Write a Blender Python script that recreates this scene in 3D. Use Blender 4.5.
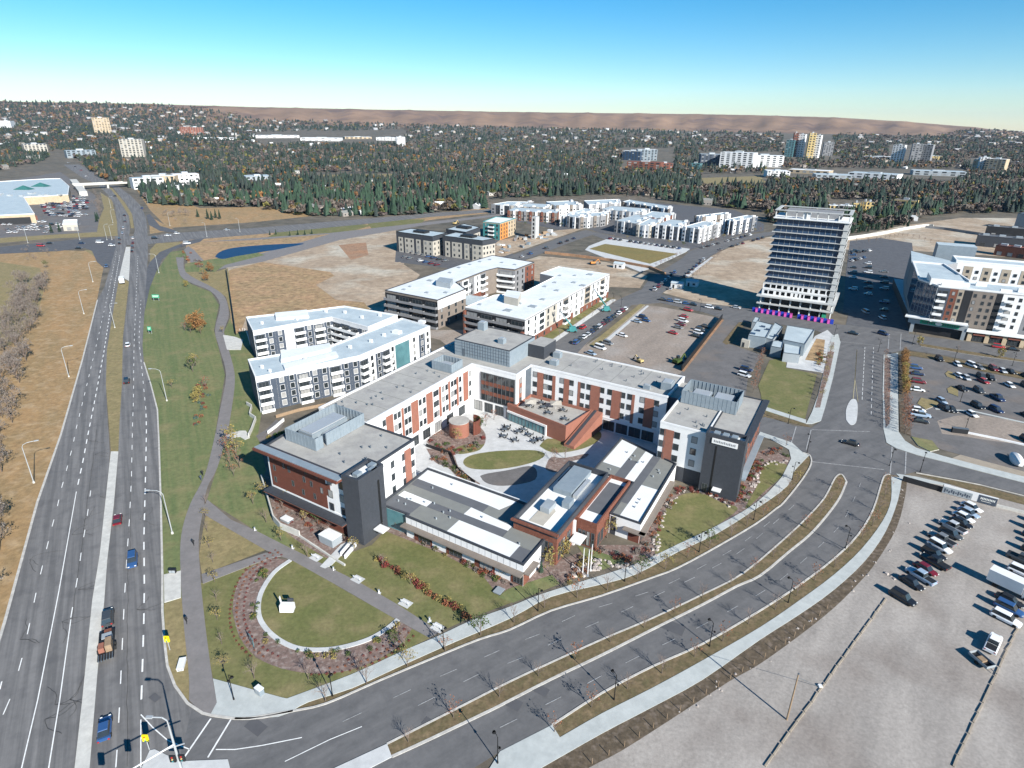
import bpy, bmesh, math, random
import numpy as np
from mathutils import Vector, Matrix
C = bpy.context
for o in list(bpy.data.objects): bpy.data.objects.remove(o)
sc = C.scene
R = math.radians
# ---------------------------------------------------------------- camera
CAMH = 85.0; FPX = 620.0; PITCH = R(22.9); ROLL = R(0.7)
cd = bpy.data.cameras.new('camera'); cam = bpy.data.objects.new('camera', cd)
sc.collection.objects.link(cam); sc.camera = cam
cd.sensor_width = 36; cd.lens = 36 * FPX / 1024; cd.clip_start = 0.5; cd.clip_end = 80000
cam.location = (0, 0, CAMH)
_m = Matrix.Rotation(math.pi/2 - PITCH, 4, 'X') @ Matrix.Rotation(ROLL, 4, 'Z')
cam.rotation_euler = _m.to_euler()
# ---------------------------------------------------------------- sky, sun, exposure
SUN_EL = R(29.3); SUN_AZ = R(-54.7)          # direction towards the sun, measured from +X
w = bpy.data.worlds.new('World'); sc.world = w; w.use_nodes = True
nt = w.node_tree; bg = nt.nodes['Background']
sky = nt.nodes.new('ShaderNodeTexSky'); sky.sky_type = 'NISHITA'; sky.sun_disc = False
sky.sun_elevation = SUN_EL; sky.sun_rotation = math.pi/2 - SUN_AZ
sky.altitude = 1100; sky.air_density = 1.0; sky.dust_density = 0.0; sky.ozone_density = 3.6
hs_ = nt.nodes.new('ShaderNodeHueSaturation'); hs_.inputs['Saturation'].default_value = 1.42; hs_.inputs['Hue'].default_value = .492
nt.links.new(sky.outputs[0], hs_.inputs['Color']); nt.links.new(hs_.outputs[0], bg.inputs[0]); bg.inputs[1].default_value = 0.07
sd = bpy.data.lights.new('sun', 'SUN'); sun = bpy.data.objects.new('sun', sd); sc.collection.objects.link(sun)
sd.energy = 4.8; sd.angle = R(0.53); sd.color = (1, 0.96, 0.89)
sv = Vector((math.cos(SUN_AZ)*math.cos(SUN_EL), math.sin(SUN_AZ)*math.cos(SUN_EL), math.sin(SUN_EL)))
sun.rotation_euler = sv.to_track_quat('Z', 'Y').to_euler(); sun.location = sv*300
sc.view_settings.view_transform = 'Standard'; sc.view_settings.look = 'None'
sc.view_settings.gamma = 1; sc.view_settings.exposure = 1.0
sc.render.resolution_x = 1024; sc.render.resolution_y = 768
sc.render.engine = 'CYCLES'
# ---------------------------------------------------------------- surveying: image point -> point on a level plane
_cp, _sp, _cr, _sr = math.cos(PITCH), math.sin(PITCH), math.cos(ROLL), math.sin(ROLL)
def ray(x, y):
    u = x - 512; v = y - 384
    a = (u*_cr + v*_sr)/FPX; b = (-u*_sr + v*_cr)/FPX
    return a, _cp - b*_sp, -_sp - b*_cp
def at(x, y, z=0.0):
    d = ray(x, y); t = (z - CAMH)/d[2]
    return Vector((d[0]*t, d[1]*t, z))
def P(*q): return [at(q[i], q[i+1]) for i in range(0, len(q), 2)]
def T(x0, y0, s, *q): return [at(x0+q[i]/s, y0+q[i+1]/s) for i in range(0, len(q), 2)]
_Ua, _Va = R(-31.7), R(60.5)
UU = Vector((math.cos(_Ua), math.sin(_Ua), 0)); VV = Vector((math.cos(_Va), math.sin(_Va), 0))
OO = Vector((-12.5, 180.4, 0))
def W(u, v, z=0.0): q = OO + UU*u + VV*v; q.z = z; return q      # campus grid
# ---------------------------------------------------------------- mesh builder
class MB:
    def __init__(s): s.v = []; s.f = []; s.m = []
    def face(s, pts, mi=0):
        b = len(s.v); s.v += [tuple(p) for p in pts]; s.f.append(tuple(range(b, b+len(pts)))); s.m.append(mi)
    def prism(s, pts, z0, z1, mi=0, top=None, bottom=False):
        n = len(pts); ar = sum(pts[i][0]*pts[(i+1)%n][1]-pts[(i+1)%n][0]*pts[i][1] for i in range(n))
        if ar < 0: pts = list(reversed(pts))
        b = len(s.v); s.v += [(p[0], p[1], z0) for p in pts] + [(p[0], p[1], z1) for p in pts]
        for i in range(n):
            j = (i+1) % n; s.f.append((b+i, b+j, b+n+j, b+n+i)); s.m.append(mi)
        s.f.append(tuple(range(b+n, b+2*n))); s.m.append(mi if top is None else top)
        if bottom: s.f.append(tuple(reversed(range(b, b+n)))); s.m.append(mi)
        return s
    def box(s, x0, x1, y0, y1, z0, z1, mi=0, top=None):
        s.prism([(x0, y0), (x1, y0), (x1, y1), (x0, y1)], z0, z1, mi, top, True); return s
    def hexa(s, q, mi=0):   # 8 points: bottom 4 ccw, top 4
        b = len(s.v); s.v += [tuple(p) for p in q]
        for f in ((3,2,1,0),(4,5,6,7),(0,1,5,4),(1,2,6,5),(2,3,7,6),(3,0,4,7)):
            s.f.append(tuple(b+i for i in f)); s.m.append(mi)
        return s
    def bar(s, a, b_, w_, h_, mi=0):     # box-section bar between two points
        a = Vector(a); b_ = Vector(b_); d = (b_-a).normalized()
        up = Vector((0,0,1)) if abs(d.z) < .9 else Vector((1,0,0))
        x = d.cross(up).normalized()*w_/2; y = x.cross(d).normalized()*h_/2
        return s.hexa([a-x-y, a+x-y, a+x+y, a-x+y, b_-x-y, b_+x-y, b_+x+y, b_-x+y], mi)
    def tube(s, a, b_, r0, r1, n=6, mi=0, cap=True):
        a = Vector(a); b_ = Vector(b_); d = (b_-a)
        if d.length < 1e-6: return s
        d.normalize(); up = Vector((0,0,1)) if abs(d.z) < .95 else Vector((1,0,0))
        x = d.cross(up).normalized(); y = x.cross(d).normalized(); k = len(s.v)
        for c, r in ((a, r0), (b_, r1)):
            for i in range(n):
                t = 2*math.pi*i/n; s.v.append(tuple(c + x*math.cos(t)*r + y*math.sin(t)*r))
        for i in range(n):
            j = (i+1) % n; s.f.append((k+j, k+i, k+n+i, k+n+j)); s.m.append(mi)
        if cap: s.f.append(tuple(k+n+i for i in reversed(range(n)))); s.m.append(mi)
        return s
    def path(s, pts, r, n=6, mi=0):
        for i in range(len(pts)-1): s.tube(pts[i], pts[i+1], r, r, n, mi)
        return s
    def build(s, name, mats, parent=None, world=False, smooth=False):
        me = bpy.data.meshes.new(name); v = s.v
        if parent is not None and world:
            L = parent.location; v = [(p[0]-L.x, p[1]-L.y, p[2]-L.z) for p in v]
        me.from_pydata([tuple(p) for p in v], [], s.f)
        if not isinstance(mats, (list, tuple)): mats = [mats]
        for m_ in mats: me.materials.append(m_)
        if len(mats) > 1: me.polygons.foreach_set('material_index', s.m)
        if smooth: me.polygons.foreach_set('use_smooth', [True]*len(s.f))
        me.update(); o = bpy.data.objects.new(name, me); sc.collection.objects.link(o)
        if parent is not None: o.parent = parent
        return o
def tag(o, label=None, cat=None, group=None, kind=None):
    if label: o['label'] = label
    if cat: o['category'] = cat
    if group: o['group'] = group
    if kind: o['kind'] = kind
    return o
def thing(name, label, cat, loc=(0,0,0), group=None, rz=0):
    o = bpy.data.objects.new(name, None); sc.collection.objects.link(o); o.empty_display_size = .5
    o.location = loc; o.rotation_euler = (0,0,rz); return tag(o, label, cat, group)
def dup(root, loc, rz=0, label=None, group=None, scale=1, color=None):
    r = root.copy(); sc.collection.objects.link(r); r.location = loc; r.rotation_euler = (0,0,rz); r.scale = (scale,)*3
    if label: r['label'] = label
    if group: r['group'] = group
    if color: r.color = color
    for ch in root.children:
        c = ch.copy(); sc.collection.objects.link(c); c.parent = r
        if color: c.color = color
        for g in ch.children:
            d = g.copy(); sc.collection.objects.link(d); d.parent = c
            if color: d.color = color
    return r
# ---------------------------------------------------------------- materials
def mat(name, c, c2=None, rough=.85, scale=.3, detail=6, spec=.3, metal=0, stops=(.35,.65), c3=None, scale3=3., amt3=.35, stretch=None, bump=0, grain=None):
    m = bpy.data.materials.new(name); m.use_nodes = True; N = m.node_tree.nodes; L = m.node_tree.links
    b = N['Principled BSDF']; b.inputs['Roughness'].default_value = rough; b.inputs['Metallic'].default_value = metal
    b.inputs['Specular IOR Level'].default_value = spec
    if c2 is None: c2 = tuple(min(1, x*.82) for x in c)
    g = N.new('ShaderNodeNewGeometry'); src = g.outputs['Position']
    if stretch:
        mp = N.new('ShaderNodeMapping'); mp.vector_type = 'TEXTURE'; mp.inputs['Rotation'].default_value = (0,0,stretch[0]); mp.inputs['Scale'].default_value = (stretch[1], stretch[2], 1)
        L.new(src, mp.inputs[0]); src = mp.outputs[0]
    n = N.new('ShaderNodeTexNoise'); n.inputs['Scale'].default_value = scale; n.inputs['Detail'].default_value = detail; n.inputs['Roughness'].default_value = .62
    L.new(src, n.inputs['Vector'])
    r = N.new('ShaderNodeValToRGB'); r.color_ramp.elements[0].position = stops[0]; r.color_ramp.elements[1].position = stops[1]
    r.color_ramp.elements[0].color = (*c, 1); r.color_ramp.elements[1].color = (*c2, 1)
    L.new(n.outputs['Fac'], r.inputs[0]); out = r.outputs[0]
    if c3 is not None:
        n3 = N.new('ShaderNodeTexNoise'); n3.inputs['Scale'].default_value = scale3; n3.inputs['Detail'].default_value = 5; L.new(g.outputs['Position'], n3.inputs['Vector'])
        r3 = N.new('ShaderNodeValToRGB'); r3.color_ramp.elements[0].position = .5; r3.color_ramp.elements[1].position = .68
        r3.color_ramp.elements[0].color = (0,0,0,1); r3.color_ramp.elements[1].color = (amt3,)*3+(1,)
        L.new(n3.outputs['Fac'], r3.inputs[0])
        mx = N.new('ShaderNodeMixRGB'); mx.inputs[2].default_value = (*c3, 1); L.new(r3.outputs[0], mx.inputs[0]); L.new(out, mx.inputs[1]); out = mx.outputs[0]
    if grain:
        n4 = N.new('ShaderNodeTexNoise'); n4.inputs['Scale'].default_value = grain[0]; n4.inputs['Detail'].default_value = 7; n4.inputs['Roughness'].default_value = .75; L.new(g.outputs['Position'], n4.inputs['Vector'])
        mr = N.new('ShaderNodeMapRange'); mr.inputs['From Min'].default_value = .3; mr.inputs['From Max'].default_value = .7; mr.inputs['To Min'].default_value = 1-grain[1]; mr.inputs['To Max'].default_value = 1+grain[1]; L.new(n4.outputs['Fac'], mr.inputs[0])
        vm = N.new('ShaderNodeVectorMath'); vm.operation = 'SCALE'; L.new(out, vm.inputs[0]); L.new(mr.outputs[0], vm.inputs['Scale']); out = vm.outputs[0]
    L.new(out, b.inputs['Base Color'])
    if bump:
        bp = N.new('ShaderNodeBump'); bp.inputs['Strength'].default_value = bump; bp.inputs['Distance'].default_value = .2
        L.new(n.outputs['Fac'], bp.inputs['Height']); L.new(bp.outputs[0], b.inputs['Normal'])
    return m
def objcol(name, rough=.35, spec=.5, metal=0.):      # colour comes from the object itself
    m = bpy.data.materials.new(name); m.use_nodes = True; N = m.node_tree.nodes; L = m.node_tree.links; b = N['Principled BSDF']
    oi = N.new('ShaderNodeObjectInfo'); L.new(oi.outputs['Color'], b.inputs['Base Color'])
    b.inputs['Roughness'].default_value = rough; b.inputs['Specular IOR Level'].default_value = spec; b.inputs['Metallic'].default_value = metal
    return m
def leafmat(name, cols, rough=.9):   # natural colour variation from leaf to leaf and plant to plant
    m = bpy.data.materials.new(name); m.use_nodes = True; N = m.node_tree.nodes; L = m.node_tree.links; b = N['Principled BSDF']
    g = N.new('ShaderNodeNewGeometry'); oi = N.new('ShaderNodeObjectInfo')
    a = N.new('ShaderNodeMath'); a.operation = 'MULTIPLY'; a.inputs[1].default_value = .55; L.new(g.outputs['Random Per Island'], a.inputs[0])
    a2 = N.new('ShaderNodeMath'); a2.operation = 'MULTIPLY_ADD'; a2.inputs[1].default_value = .45; L.new(oi.outputs['Random'], a2.inputs[0]); L.new(a.outputs[0], a2.inputs[2])
    r = N.new('ShaderNodeValToRGB'); e = r.color_ramp.elements
    e[0].color = (*cols[0], 1); e[1].color = (*cols[-1], 1)
    for i, c in enumerate(cols[1:-1]): q = e.new((i+1)/(len(cols)-1)); q.color = (*c, 1)
    L.new(a2.outputs[0], r.inputs[0]); L.new(r.outputs[0], b.inputs['Base Color']); b.inputs['Roughness'].default_value = rough
    b.inputs['Specular IOR Level'].default_value = .15
    return m
def tintmat(name, rough=.9):
    m = bpy.data.materials.new(name); m.use_nodes = True; N = m.node_tree.nodes; L = m.node_tree.links; b = N['Principled BSDF']
    a = N.new('ShaderNodeAttribute'); a.attribute_name = 'tint'; L.new(a.outputs['Color'], b.inputs['Base Color']); b.inputs['Roughness'].default_value = rough
    b.inputs['Specular IOR Level'].default_value = .15
    return m
def panelmat(name, c, c2, w_, h_, line=.04, rough=.5, metal=0., spec=.4):    # jointed cladding: panels w_ x h_ with dark joints, in wall coordinates along the campus grid
    m = mat(name, c, c2, rough=rough, metal=metal, spec=spec, scale=.8)
    return m
M = {}
GR = dict(gravel=(1.6,.22), gravel_brown=(1.,.28), dirt=(.22,.38), dirt_orange=(.3,.35), scrub=(.3,.5), ditch=(.6,.32), lawn=(1.1,.26), lawn_green=(.8,.26), lawn_dry=(.7,.32), verge=(1.2,.4), weeds=(1.2,.45), asphalt=(1.2,.1), asphalt_hw=(1.,.1), asphalt_dark=(.6,.14), asphalt_lot=(.8,.16), earth=(.09,.45), hillgrass=(.006,.35),
  mulch=(1.4,.4), path=(1.5,.08), walk=(1.,.08), plaza=(.8,.1), concrete=(.9,.12), gray_roof=(.9,.1), white_roof=(.5,.08), blue_roof=(.4,.1), roof_grey=(1.2,.1), roof_dark=(1.2,.1), roof_light=(.6,.07), park_lawn=(.4,.25), brick=(3,.2), brick_dark=(3,.2), terracotta=(3,.12), charcoal=(2,.1), white=(.7,.05), taupe=(2,.12), kerb=(1.5,.15))
def dm(k, *a, **kw): kw.setdefault('grain', GR.get(k)); M[k] = mat(k, *a, **kw)
dm('earth', (.15,.125,.095), (.10,.09,.07), scale=.012, c3=(.07,.07,.055), scale3=.08, amt3=.6)
dm('hillgrass', (.30,.19,.12), (.20,.13,.085), scale=.003, c3=(.10,.068,.062), scale3=.0035, amt3=.8, stops=(.3,.6))
dm('asphalt', (.140,.137,.137), (.105,.104,.105), scale=.35, stretch=(R(35),6.,1.), c3=(.055,.055,.06), scale3=.35, amt3=.3)
dm('asphalt_hw', (.178,.172,.168), (.118,.115,.114), scale=.75, stretch=(R(121),30.,1.), c3=(.06,.06,.065), scale3=.3, amt3=.3, stops=(.38,.6))
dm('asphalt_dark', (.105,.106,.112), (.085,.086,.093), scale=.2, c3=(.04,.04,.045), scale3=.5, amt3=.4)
dm('asphalt_lot', (.145,.138,.136), (.115,.11,.108), scale=.15, c3=(.19,.15,.12), scale3=.08, amt3=.5)
dm('path', (.20,.185,.18), (.165,.155,.15), scale=.4)
dm('patch', (.09,.09,.095), (.08,.08,.085), scale=.6)
dm('seal', (.045,.045,.047), (.06,.06,.06), scale=2)
dm('paint', (.72,.72,.70), (.5,.5,.5), scale=1.5, stops=(.45,.8))
dm('paint_faint', (.36,.36,.36), (.2,.2,.2), scale=1.5)
dm('paint_yellow', (.45,.38,.2), (.3,.27,.2), scale=1.5)
dm('concrete', (.52,.51,.47), (.43,.42,.39), scale=.5)
dm('kerb', (.50,.48,.44), (.38,.36,.33), scale=.8)
dm('walk', (.43,.45,.435), (.36,.38,.37), scale=.35)
dm('plaza', (.50,.505,.50), (.42,.425,.42), scale=.3)
dm('gravel', (.335,.305,.275), (.255,.232,.21), scale=.16, stretch=(R(52),4.,1.), c3=(.17,.14,.12), scale3=.07, amt3=.5, detail=10, stops=(.38,.62))
dm('gravel_brown', (.29,.24,.20), (.215,.18,.15), scale=.1, stretch=(R(58),3.,1.), c3=(.32,.3,.28), scale3=.06, amt3=.5, detail=9)
dm('dirt', (.38,.30,.22), (.28,.21,.145), scale=.05, c3=(.45,.42,.35), scale3=.03, amt3=.8, detail=9)
dm('dirt_orange', (.33,.18,.10), (.26,.17,.11), scale=.05, detail=9)
dm('scrub', (.34,.215,.12), (.25,.18,.095), scale=.06, c3=(.36,.25,.13), scale3=.25, amt3=.7, detail=9)
dm('ditch', (.32,.20,.095), (.24,.17,.085), scale=.1, c3=(.38,.28,.17), scale3=.25, amt3=.6, detail=10, stretch=(R(118),3.,1.))
dm('lawn', (.112,.122,.042), (.155,.145,.06), scale=.12, c3=(.24,.19,.10), scale3=.2, amt3=.5, detail=8)
dm('lawn_green', (.105,.135,.052), (.155,.162,.07), scale=.55, stretch=(R(119),25.,1.), c3=(.24,.19,.10), scale3=.12, amt3=.45, detail=7)
dm('lawn_dry', (.24,.19,.095), (.19,.16,.075), scale=.15, c3=(.26,.2,.1), scale3=.5, amt3=.5, detail=8)
dm('verge', (.145,.105,.058), (.105,.088,.043), scale=.5, c3=(.21,.15,.09), scale3=.7, amt3=.6, detail=8)
dm('weeds', (.11,.083,.055), (.08,.062,.042), scale=.4, c3=(.19,.15,.12), scale3=.9, amt3=.6, detail=8)
dm('mulch', (.20,.14,.12), (.14,.10,.085), scale=.8, c3=(.30,.26,.235), scale3=1.2, amt3=.7)
dm('park_lawn', (.21,.155,.055), (.155,.135,.05), scale=.05, stops=(.3,.7))
dm('water', (.006,.018,.06), (.01,.025,.075), rough=.4, spec=.25)
dm('white', (.68,.68,.67), (.63,.63,.63), scale=.3, rough=.7)
dm('white_roof', (.67,.69,.69), (.57,.60,.62), scale=.12, rough=.8, c3=(.6,.64,.68), scale3=.3, amt3=.25)
dm('gray_roof', (.36,.35,.325), (.31,.30,.28), scale=.25, rough=.9, c3=(.27,.26,.25), scale3=.3, amt3=.8)
dm('blue_roof', (.43,.49,.51), (.35,.41,.44), scale=.15, rough=.6)
dm('roof_light', (.70,.71,.70), (.63,.64,.64), scale=.3)
dm('roof_grey', (.20,.205,.19), (.175,.18,.17), scale=.6)
dm('roof_dark', (.115,.12,.13), (.10,.105,.115), scale=.6)
dm('brick', (.165,.062,.04), (.135,.05,.033), scale=.9, c3=(.28,.12,.08), scale3=2, amt3=.4)
dm('brick_dark', (.135,.045,.03), (.115,.04,.026), scale=.9)
dm('terracotta', (.27,.115,.08), (.235,.10,.07), scale=.5)
dm('charcoal', (.045,.05,.06), (.038,.042,.05), scale=1.5, rough=.6)
dm('charcoal_blue', (.06,.075,.10), (.05,.065,.09), scale=1., rough=.7)
dm('dark', (.02,.021,.024), (.015,.016,.018), rough=.6)
dm('black', (.012,.012,.013), (.01,.01,.01), rough=.5)
dm('metal_blue', (.225,.265,.295), (.19,.23,.26), rough=.45, scale=.7)
dm('metal_grey', (.30,.33,.35), (.25,.28,.30), rough=.5)
dm('metal_dark', (.10,.12,.14), (.08,.1,.12), rough=.5)
dm('galv', (.45,.47,.48), (.4,.42,.43), rough=.4, metal=.3)
dm('glass', (.02,.026,.03), (.03,.037,.042), rough=.08, spec=.8, scale=.4)
dm('glass_blue', (.02,.045,.09), (.03,.06,.11), rough=.08, spec=.8)
dm('glass_teal', (.10,.22,.24), (.07,.16,.18), rough=.15, spec=.8)
dm('blind', (.30,.30,.29), (.22,.22,.22), rough=.3, spec=.6)
dm('frame', (.10,.105,.11), (.08,.085,.09), rough=.5)
dm('beige', (.42,.39,.335), (.36,.335,.29), scale=.5)
dm('stone', (.33,.28,.22), (.27,.23,.18), scale=.6)
dm('tan', (.45,.36,.25), (.38,.3,.2), scale=.5)
dm('grey_wall', (.22,.225,.23), (.19,.19,.2), scale=.5)
dm('taupe', (.20,.17,.145), (.165,.14,.12), scale=.5)
dm('rawconcrete', (.42,.43,.42), (.36,.37,.37), scale=.4)
dm('orange', (.5,.22,.06), (.45,.18,.05), scale=.5)
dm('teal', (.05,.22,.22), (.04,.18,.19), scale=.5)
dm('magenta', (.38,.05,.25), (.33,.05,.22), scale=.5)
dm('royal', (.02,.06,.45), (.02,.05,.4), scale=.5)
dm('green_sign', (.03,.30,.17), (.025,.27,.15), scale=1)
dm('signal_yellow', (.80,.66,.01), (.75,.6,.01), rough=.5)
dm('yellow', (.5,.38,.17), (.45,.34,.15))
dm('red', (.45,.03,.03), (.4,.025,.025))
dm('rubber', (.018,.018,.018), (.022,.022,.022), rough=.8)
dm('bark', (.13,.10,.08), (.10,.08,.065), scale=4)
dm('twig', (.22,.17,.145), (.17,.13,.11), scale=2)
dm('wood', (.28,.20,.13), (.22,.155,.1), scale=2)
dm('lens', (.8,.8,.75), (.7,.7,.65), rough=.2)
dm('lens_red', (.4,.02,.015), (.35,.02,.015), rough=.3)
dm('teal_roof', (.03,.13,.125), (.025,.11,.105))
dm('red_brick_roof', (.20,.07,.05), (.17,.06,.04))
dm('rock', (.42,.38,.34), (.3,.26,.24), scale=1.5)
dm('track_light', (.415,.38,.34), (.335,.31,.28), scale=.3, grain=(1.6,.2)); dm('track_dark', (.33,.30,.27), (.27,.245,.22), scale=.3, grain=(1.6,.2))
M['paintcar'] = objcol('car_paint', .3, .6)
M['wallcol'] = objcol('house_wall', .85, .2); 
M['leaf_orange'] = leafmat('leaf_orange', [(.15,.075,.035),(.22,.11,.045),(.27,.145,.055),(.17,.12,.05)])
M['leaf_yellow'] = leafmat('leaf_yellow', [(.19,.16,.05),(.25,.20,.07),(.13,.12,.045)])
M['leaf_rust'] = leafmat('leaf_rust', [(.16,.06,.035),(.25,.10,.05),(.12,.055,.035)])
M['leaf_red'] = leafmat('leaf_red', [(.13,.03,.03),(.20,.05,.04),(.09,.03,.03)])
M['leaf_green'] = leafmat('leaf_green', [(.035,.06,.02),(.06,.09,.025),(.09,.11,.035)])
M['leaf_spruce'] = leafmat('leaf_spruce', [(.018,.035,.025),(.03,.055,.035),(.045,.075,.05)])
M['leaf_grey'] = leafmat('leaf_grey', [(.14,.12,.105),(.20,.175,.155),(.10,.085,.075)])
M['leaf_bluegreen'] = leafmat('leaf_bluegreen', [(.06,.10,.085),(.09,.14,.12)])
M['tint'] = tintmat('tinted')
# ---------------------------------------------------------------- ground helpers
_SH = []
def sheet(name, pts, z, m, kind='structure'):
    me = MB(); me.face([(p[0], p[1], z) for p in pts])
    n = len(pts); ar = sum(pts[i][0]*pts[(i+1)%n][1]-pts[(i+1)%n][0]*pts[i][1] for i in range(n))
    if ar < 0: me.f = [tuple(reversed(me.f[0]))]
    o = me.build(name, M[m]); _SH.append((z, len(_SH), o)); return tag(o, kind=kind)
def settle_sheets():      # every sheet gets a level of its own, 1 mm apart, in the order they lie
    q = sorted(t[:2]+(t[2].name,) for t in _SH if t[0] < .12)
    for i, (z, k, nm) in enumerate(q):
        o = _SH[k][2]; o.data.transform(Matrix.Translation((0,0,.012+.001*i-z)))
def slab(name, pts, z0, z1, m, edge=None):
    me = MB().prism(pts, z0, z1, 1 if edge else 0, 0)
    o = me.build(name, [M[m], M[edge]] if edge else M[m]); return tag(o, kind='structure')
def resample(pts, step):
    out = [pts[0].copy()]; acc = 0
    for i in range(len(pts)-1):
        a, b = pts[i], pts[i+1]; L = (b-a).length
        if L < 1e-6: continue
        t = step-acc
        while t <= L: out.append(a.lerp(b, t/L)); t += step
        acc = (acc+L) % step
    return out
def smooth(pts, n=5):       # Catmull-Rom through the surveyed points
    q = [pts[0]] + list(pts) + [pts[-1]]; out = []
    for i in range(1, len(q)-2):
        for k in range(n):
            t = k/n; p0, p1, p2, p3 = q[i-1], q[i], q[i+1], q[i+2]
            out.append(.5*((2*p1)+(p2-p0)*t+(2*p0-5*p1+4*p2-p3)*t*t+(3*p1-p0-3*p2+p3)*t**3))
    out.append(pts[-1]); return [Vector((p[0],p[1],0)) for p in out]
def offset(pts, d):
    out = []
    for i, p in enumerate(pts):
        a = pts[max(0,i-1)]; b = pts[min(len(pts)-1,i+1)]; t = (b-a).normalized(); out.append(p + Vector((-t.y, t.x, 0))*d)
    return out
def strip(me, pts, w_, z0, z1, mi=0):
    l = offset(pts, w_/2); r = offset(pts, -w_/2)
    for i in range(len(pts)-1):
        q = [r[i], r[i+1], l[i+1], l[i]]
        me.hexa([(p[0],p[1],z0) for p in q]+[(p[0],p[1],z1) for p in q], mi)
def flat(me, pts, w_, z, mi=0):
    l = offset(pts, w_/2); r = offset(pts, -w_/2)
    for i in range(len(pts)-1): me.face([(p[0],p[1],z) for p in (r[i], r[i+1], l[i+1], l[i])], mi)
def kerb(pts, w_=.35, h=.16, name='kerb', m='kerb'):
    me = MB(); strip(me, pts, w_, 0, h); return tag(me.build(name, M[m]), kind='structure')
def line(pts, w_=.15, dash=None, gap=6., z=.122, m='paint', name='road_marking'):
    me = MB()
    if dash is None: flat(me, pts, w_, z)
    else:
        L = sum((pts[i+1]-pts[i]).length for i in range(len(pts)-1)); s = 0
        cum = [0]
        for i in range(len(pts)-1): cum.append(cum[-1]+(pts[i+1]-pts[i]).length)
        def pt(d):
            for i in range(len(pts)-1):
                if d <= cum[i+1]: return pts[i].lerp(pts[i+1], (d-cum[i])/max(1e-6, cum[i+1]-cum[i]))
            return pts[-1]
        while s < L-dash:
            flat(me, [pt(s), pt(s+dash)], w_, z); s += dash+gap
    return tag(me.build(name, M[m]), kind='structure')
# ================================================================ terrain
RX = [-300,0,100,200,280,400,512,640,700,768,800,850,900,930,955,1000,1100,1400]
RY = [100,101.5,103.5,105,107.5,110,112,113.5,114.5,116.5,118,121.5,126,129.5,132.5,136,138,142]
FX = [-300,0,150,256,512,768,940,1024,1400]; FY = [121,122,122.5,125,127.5,133,136,137,138]
def horizon_slope(x, y): a, b, c = ray(x, y); return c/math.hypot(a, b)
_azs = np.linspace(-75, 75, 301)     # azimuth from +Y in degrees (positive to the right)
def _pxs(az):
    t = np.tan(np.radians(np.clip(az, -60, 60)))
    return 512 + FPX*t*0.93
_RZ = []; _FZ = []
for az in _azs:
    x = float(_pxs(az)); _RZ.append(max(8, CAMH + 6300*horizon_slope(x, float(np.interp(x, RX, RY))))); _FZ.append(max(4, CAMH + 4400*horizon_slope(x, float(np.interp(x, FX, FY)))))
_RZ = np.array(_RZ); _FZ = np.array(_FZ)
def terrain(X, Y):
    X = np.asarray(X, float); Y = np.asarray(Y, float); r = np.hypot(X, Y); az = np.degrees(np.arctan2(X, Y))
    rz = np.interp(az, _azs, _RZ); fz = np.interp(az, _azs, _FZ)
    front = np.clip((90-np.abs(az))/25, 0, 1); rz = rz*front; fz = fz*front
    t = np.clip((r-1500)/2900, 0, 1); z = fz*t*t*(3-2*t)
    t2 = np.clip((r-4400)/1900, 0, 1); s2 = t2*t2*(3-2*t2)
    gul = (np.sin(az*1.3+r*.0011)+.8*np.sin(az*2.9-r*.0016)+.5*np.sin(az*6.3+1+r*.002))*.5
    z = z + (rz-fz)*s2 + gul*np.where(rz > 60, 17, 0)*np.sin(np.pi*t2)
    t3 = np.clip((r-6500)/6000, 0, 1); z = z*(1-t3*t3*(3-2*t3))
    return z
def build_terrain():
    rr = np.concatenate([[0.5], np.linspace(60, 1500, 20), np.linspace(1620, 7000, 70), np.geomspace(7200, 16000, 16)])
    aa = np.concatenate([np.linspace(-68, 68, 300), np.linspace(70, 290, 70)]); na = len(aa); nr = len(rr)
    A, RR = np.meshgrid(np.radians(aa), rr); X = RR*np.sin(A); Y = RR*np.cos(A); Z = terrain(X, Y)
    v = np.stack([X, Y, Z], -1).reshape(-1, 3)
    f = []; hill = []
    for i in range(nr-1):
        for j in range(na):
            k = (j+1) % na; f.append((i*na+j, (i+1)*na+j, (i+1)*na+k, i*na+k)) if False else f.append((i*na+k, (i+1)*na+k, (i+1)*na+j, i*na+j))
            hill.append(1 if (rr[i] >= 4300 and rr[i] < 7500) and -62 < aa[j] < 36.8 else 0)
    me = bpy.data.meshes.new('ground'); me.from_pydata(v.tolist(), [], f)
    me.materials.append(M['earth']); me.materials.append(M['hillgrass']); me.polygons.foreach_set('material_index', hill)
    me.polygons.foreach_set('use_smooth', [True]*len(f)); me.update()
    o = bpy.data.objects.new('ground', me); sc.collection.objects.link(o); tag(o, kind='structure')
    n = me.polygons[0].normal.z if True else 0
    if me.polygons[500].normal.z < 0: me.flip_normals()
build_terrain()
def hit(x, y):       # where the view ray meets the terrain (for far things)
    d = ray(x, y); h = math.hypot(d[0], d[1]); s = d[2]/h
    r = np.geomspace(300, 9000, 900); X = r*d[0]/h; Y = r*d[1]/h; z = CAMH+s*r; t = terrain(X, Y)
    k = np.argmax(z <= t)
    if not (z[k] <= t[k]): return None
    return Vector((X[k], Y[k], float(t[k])))
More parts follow.
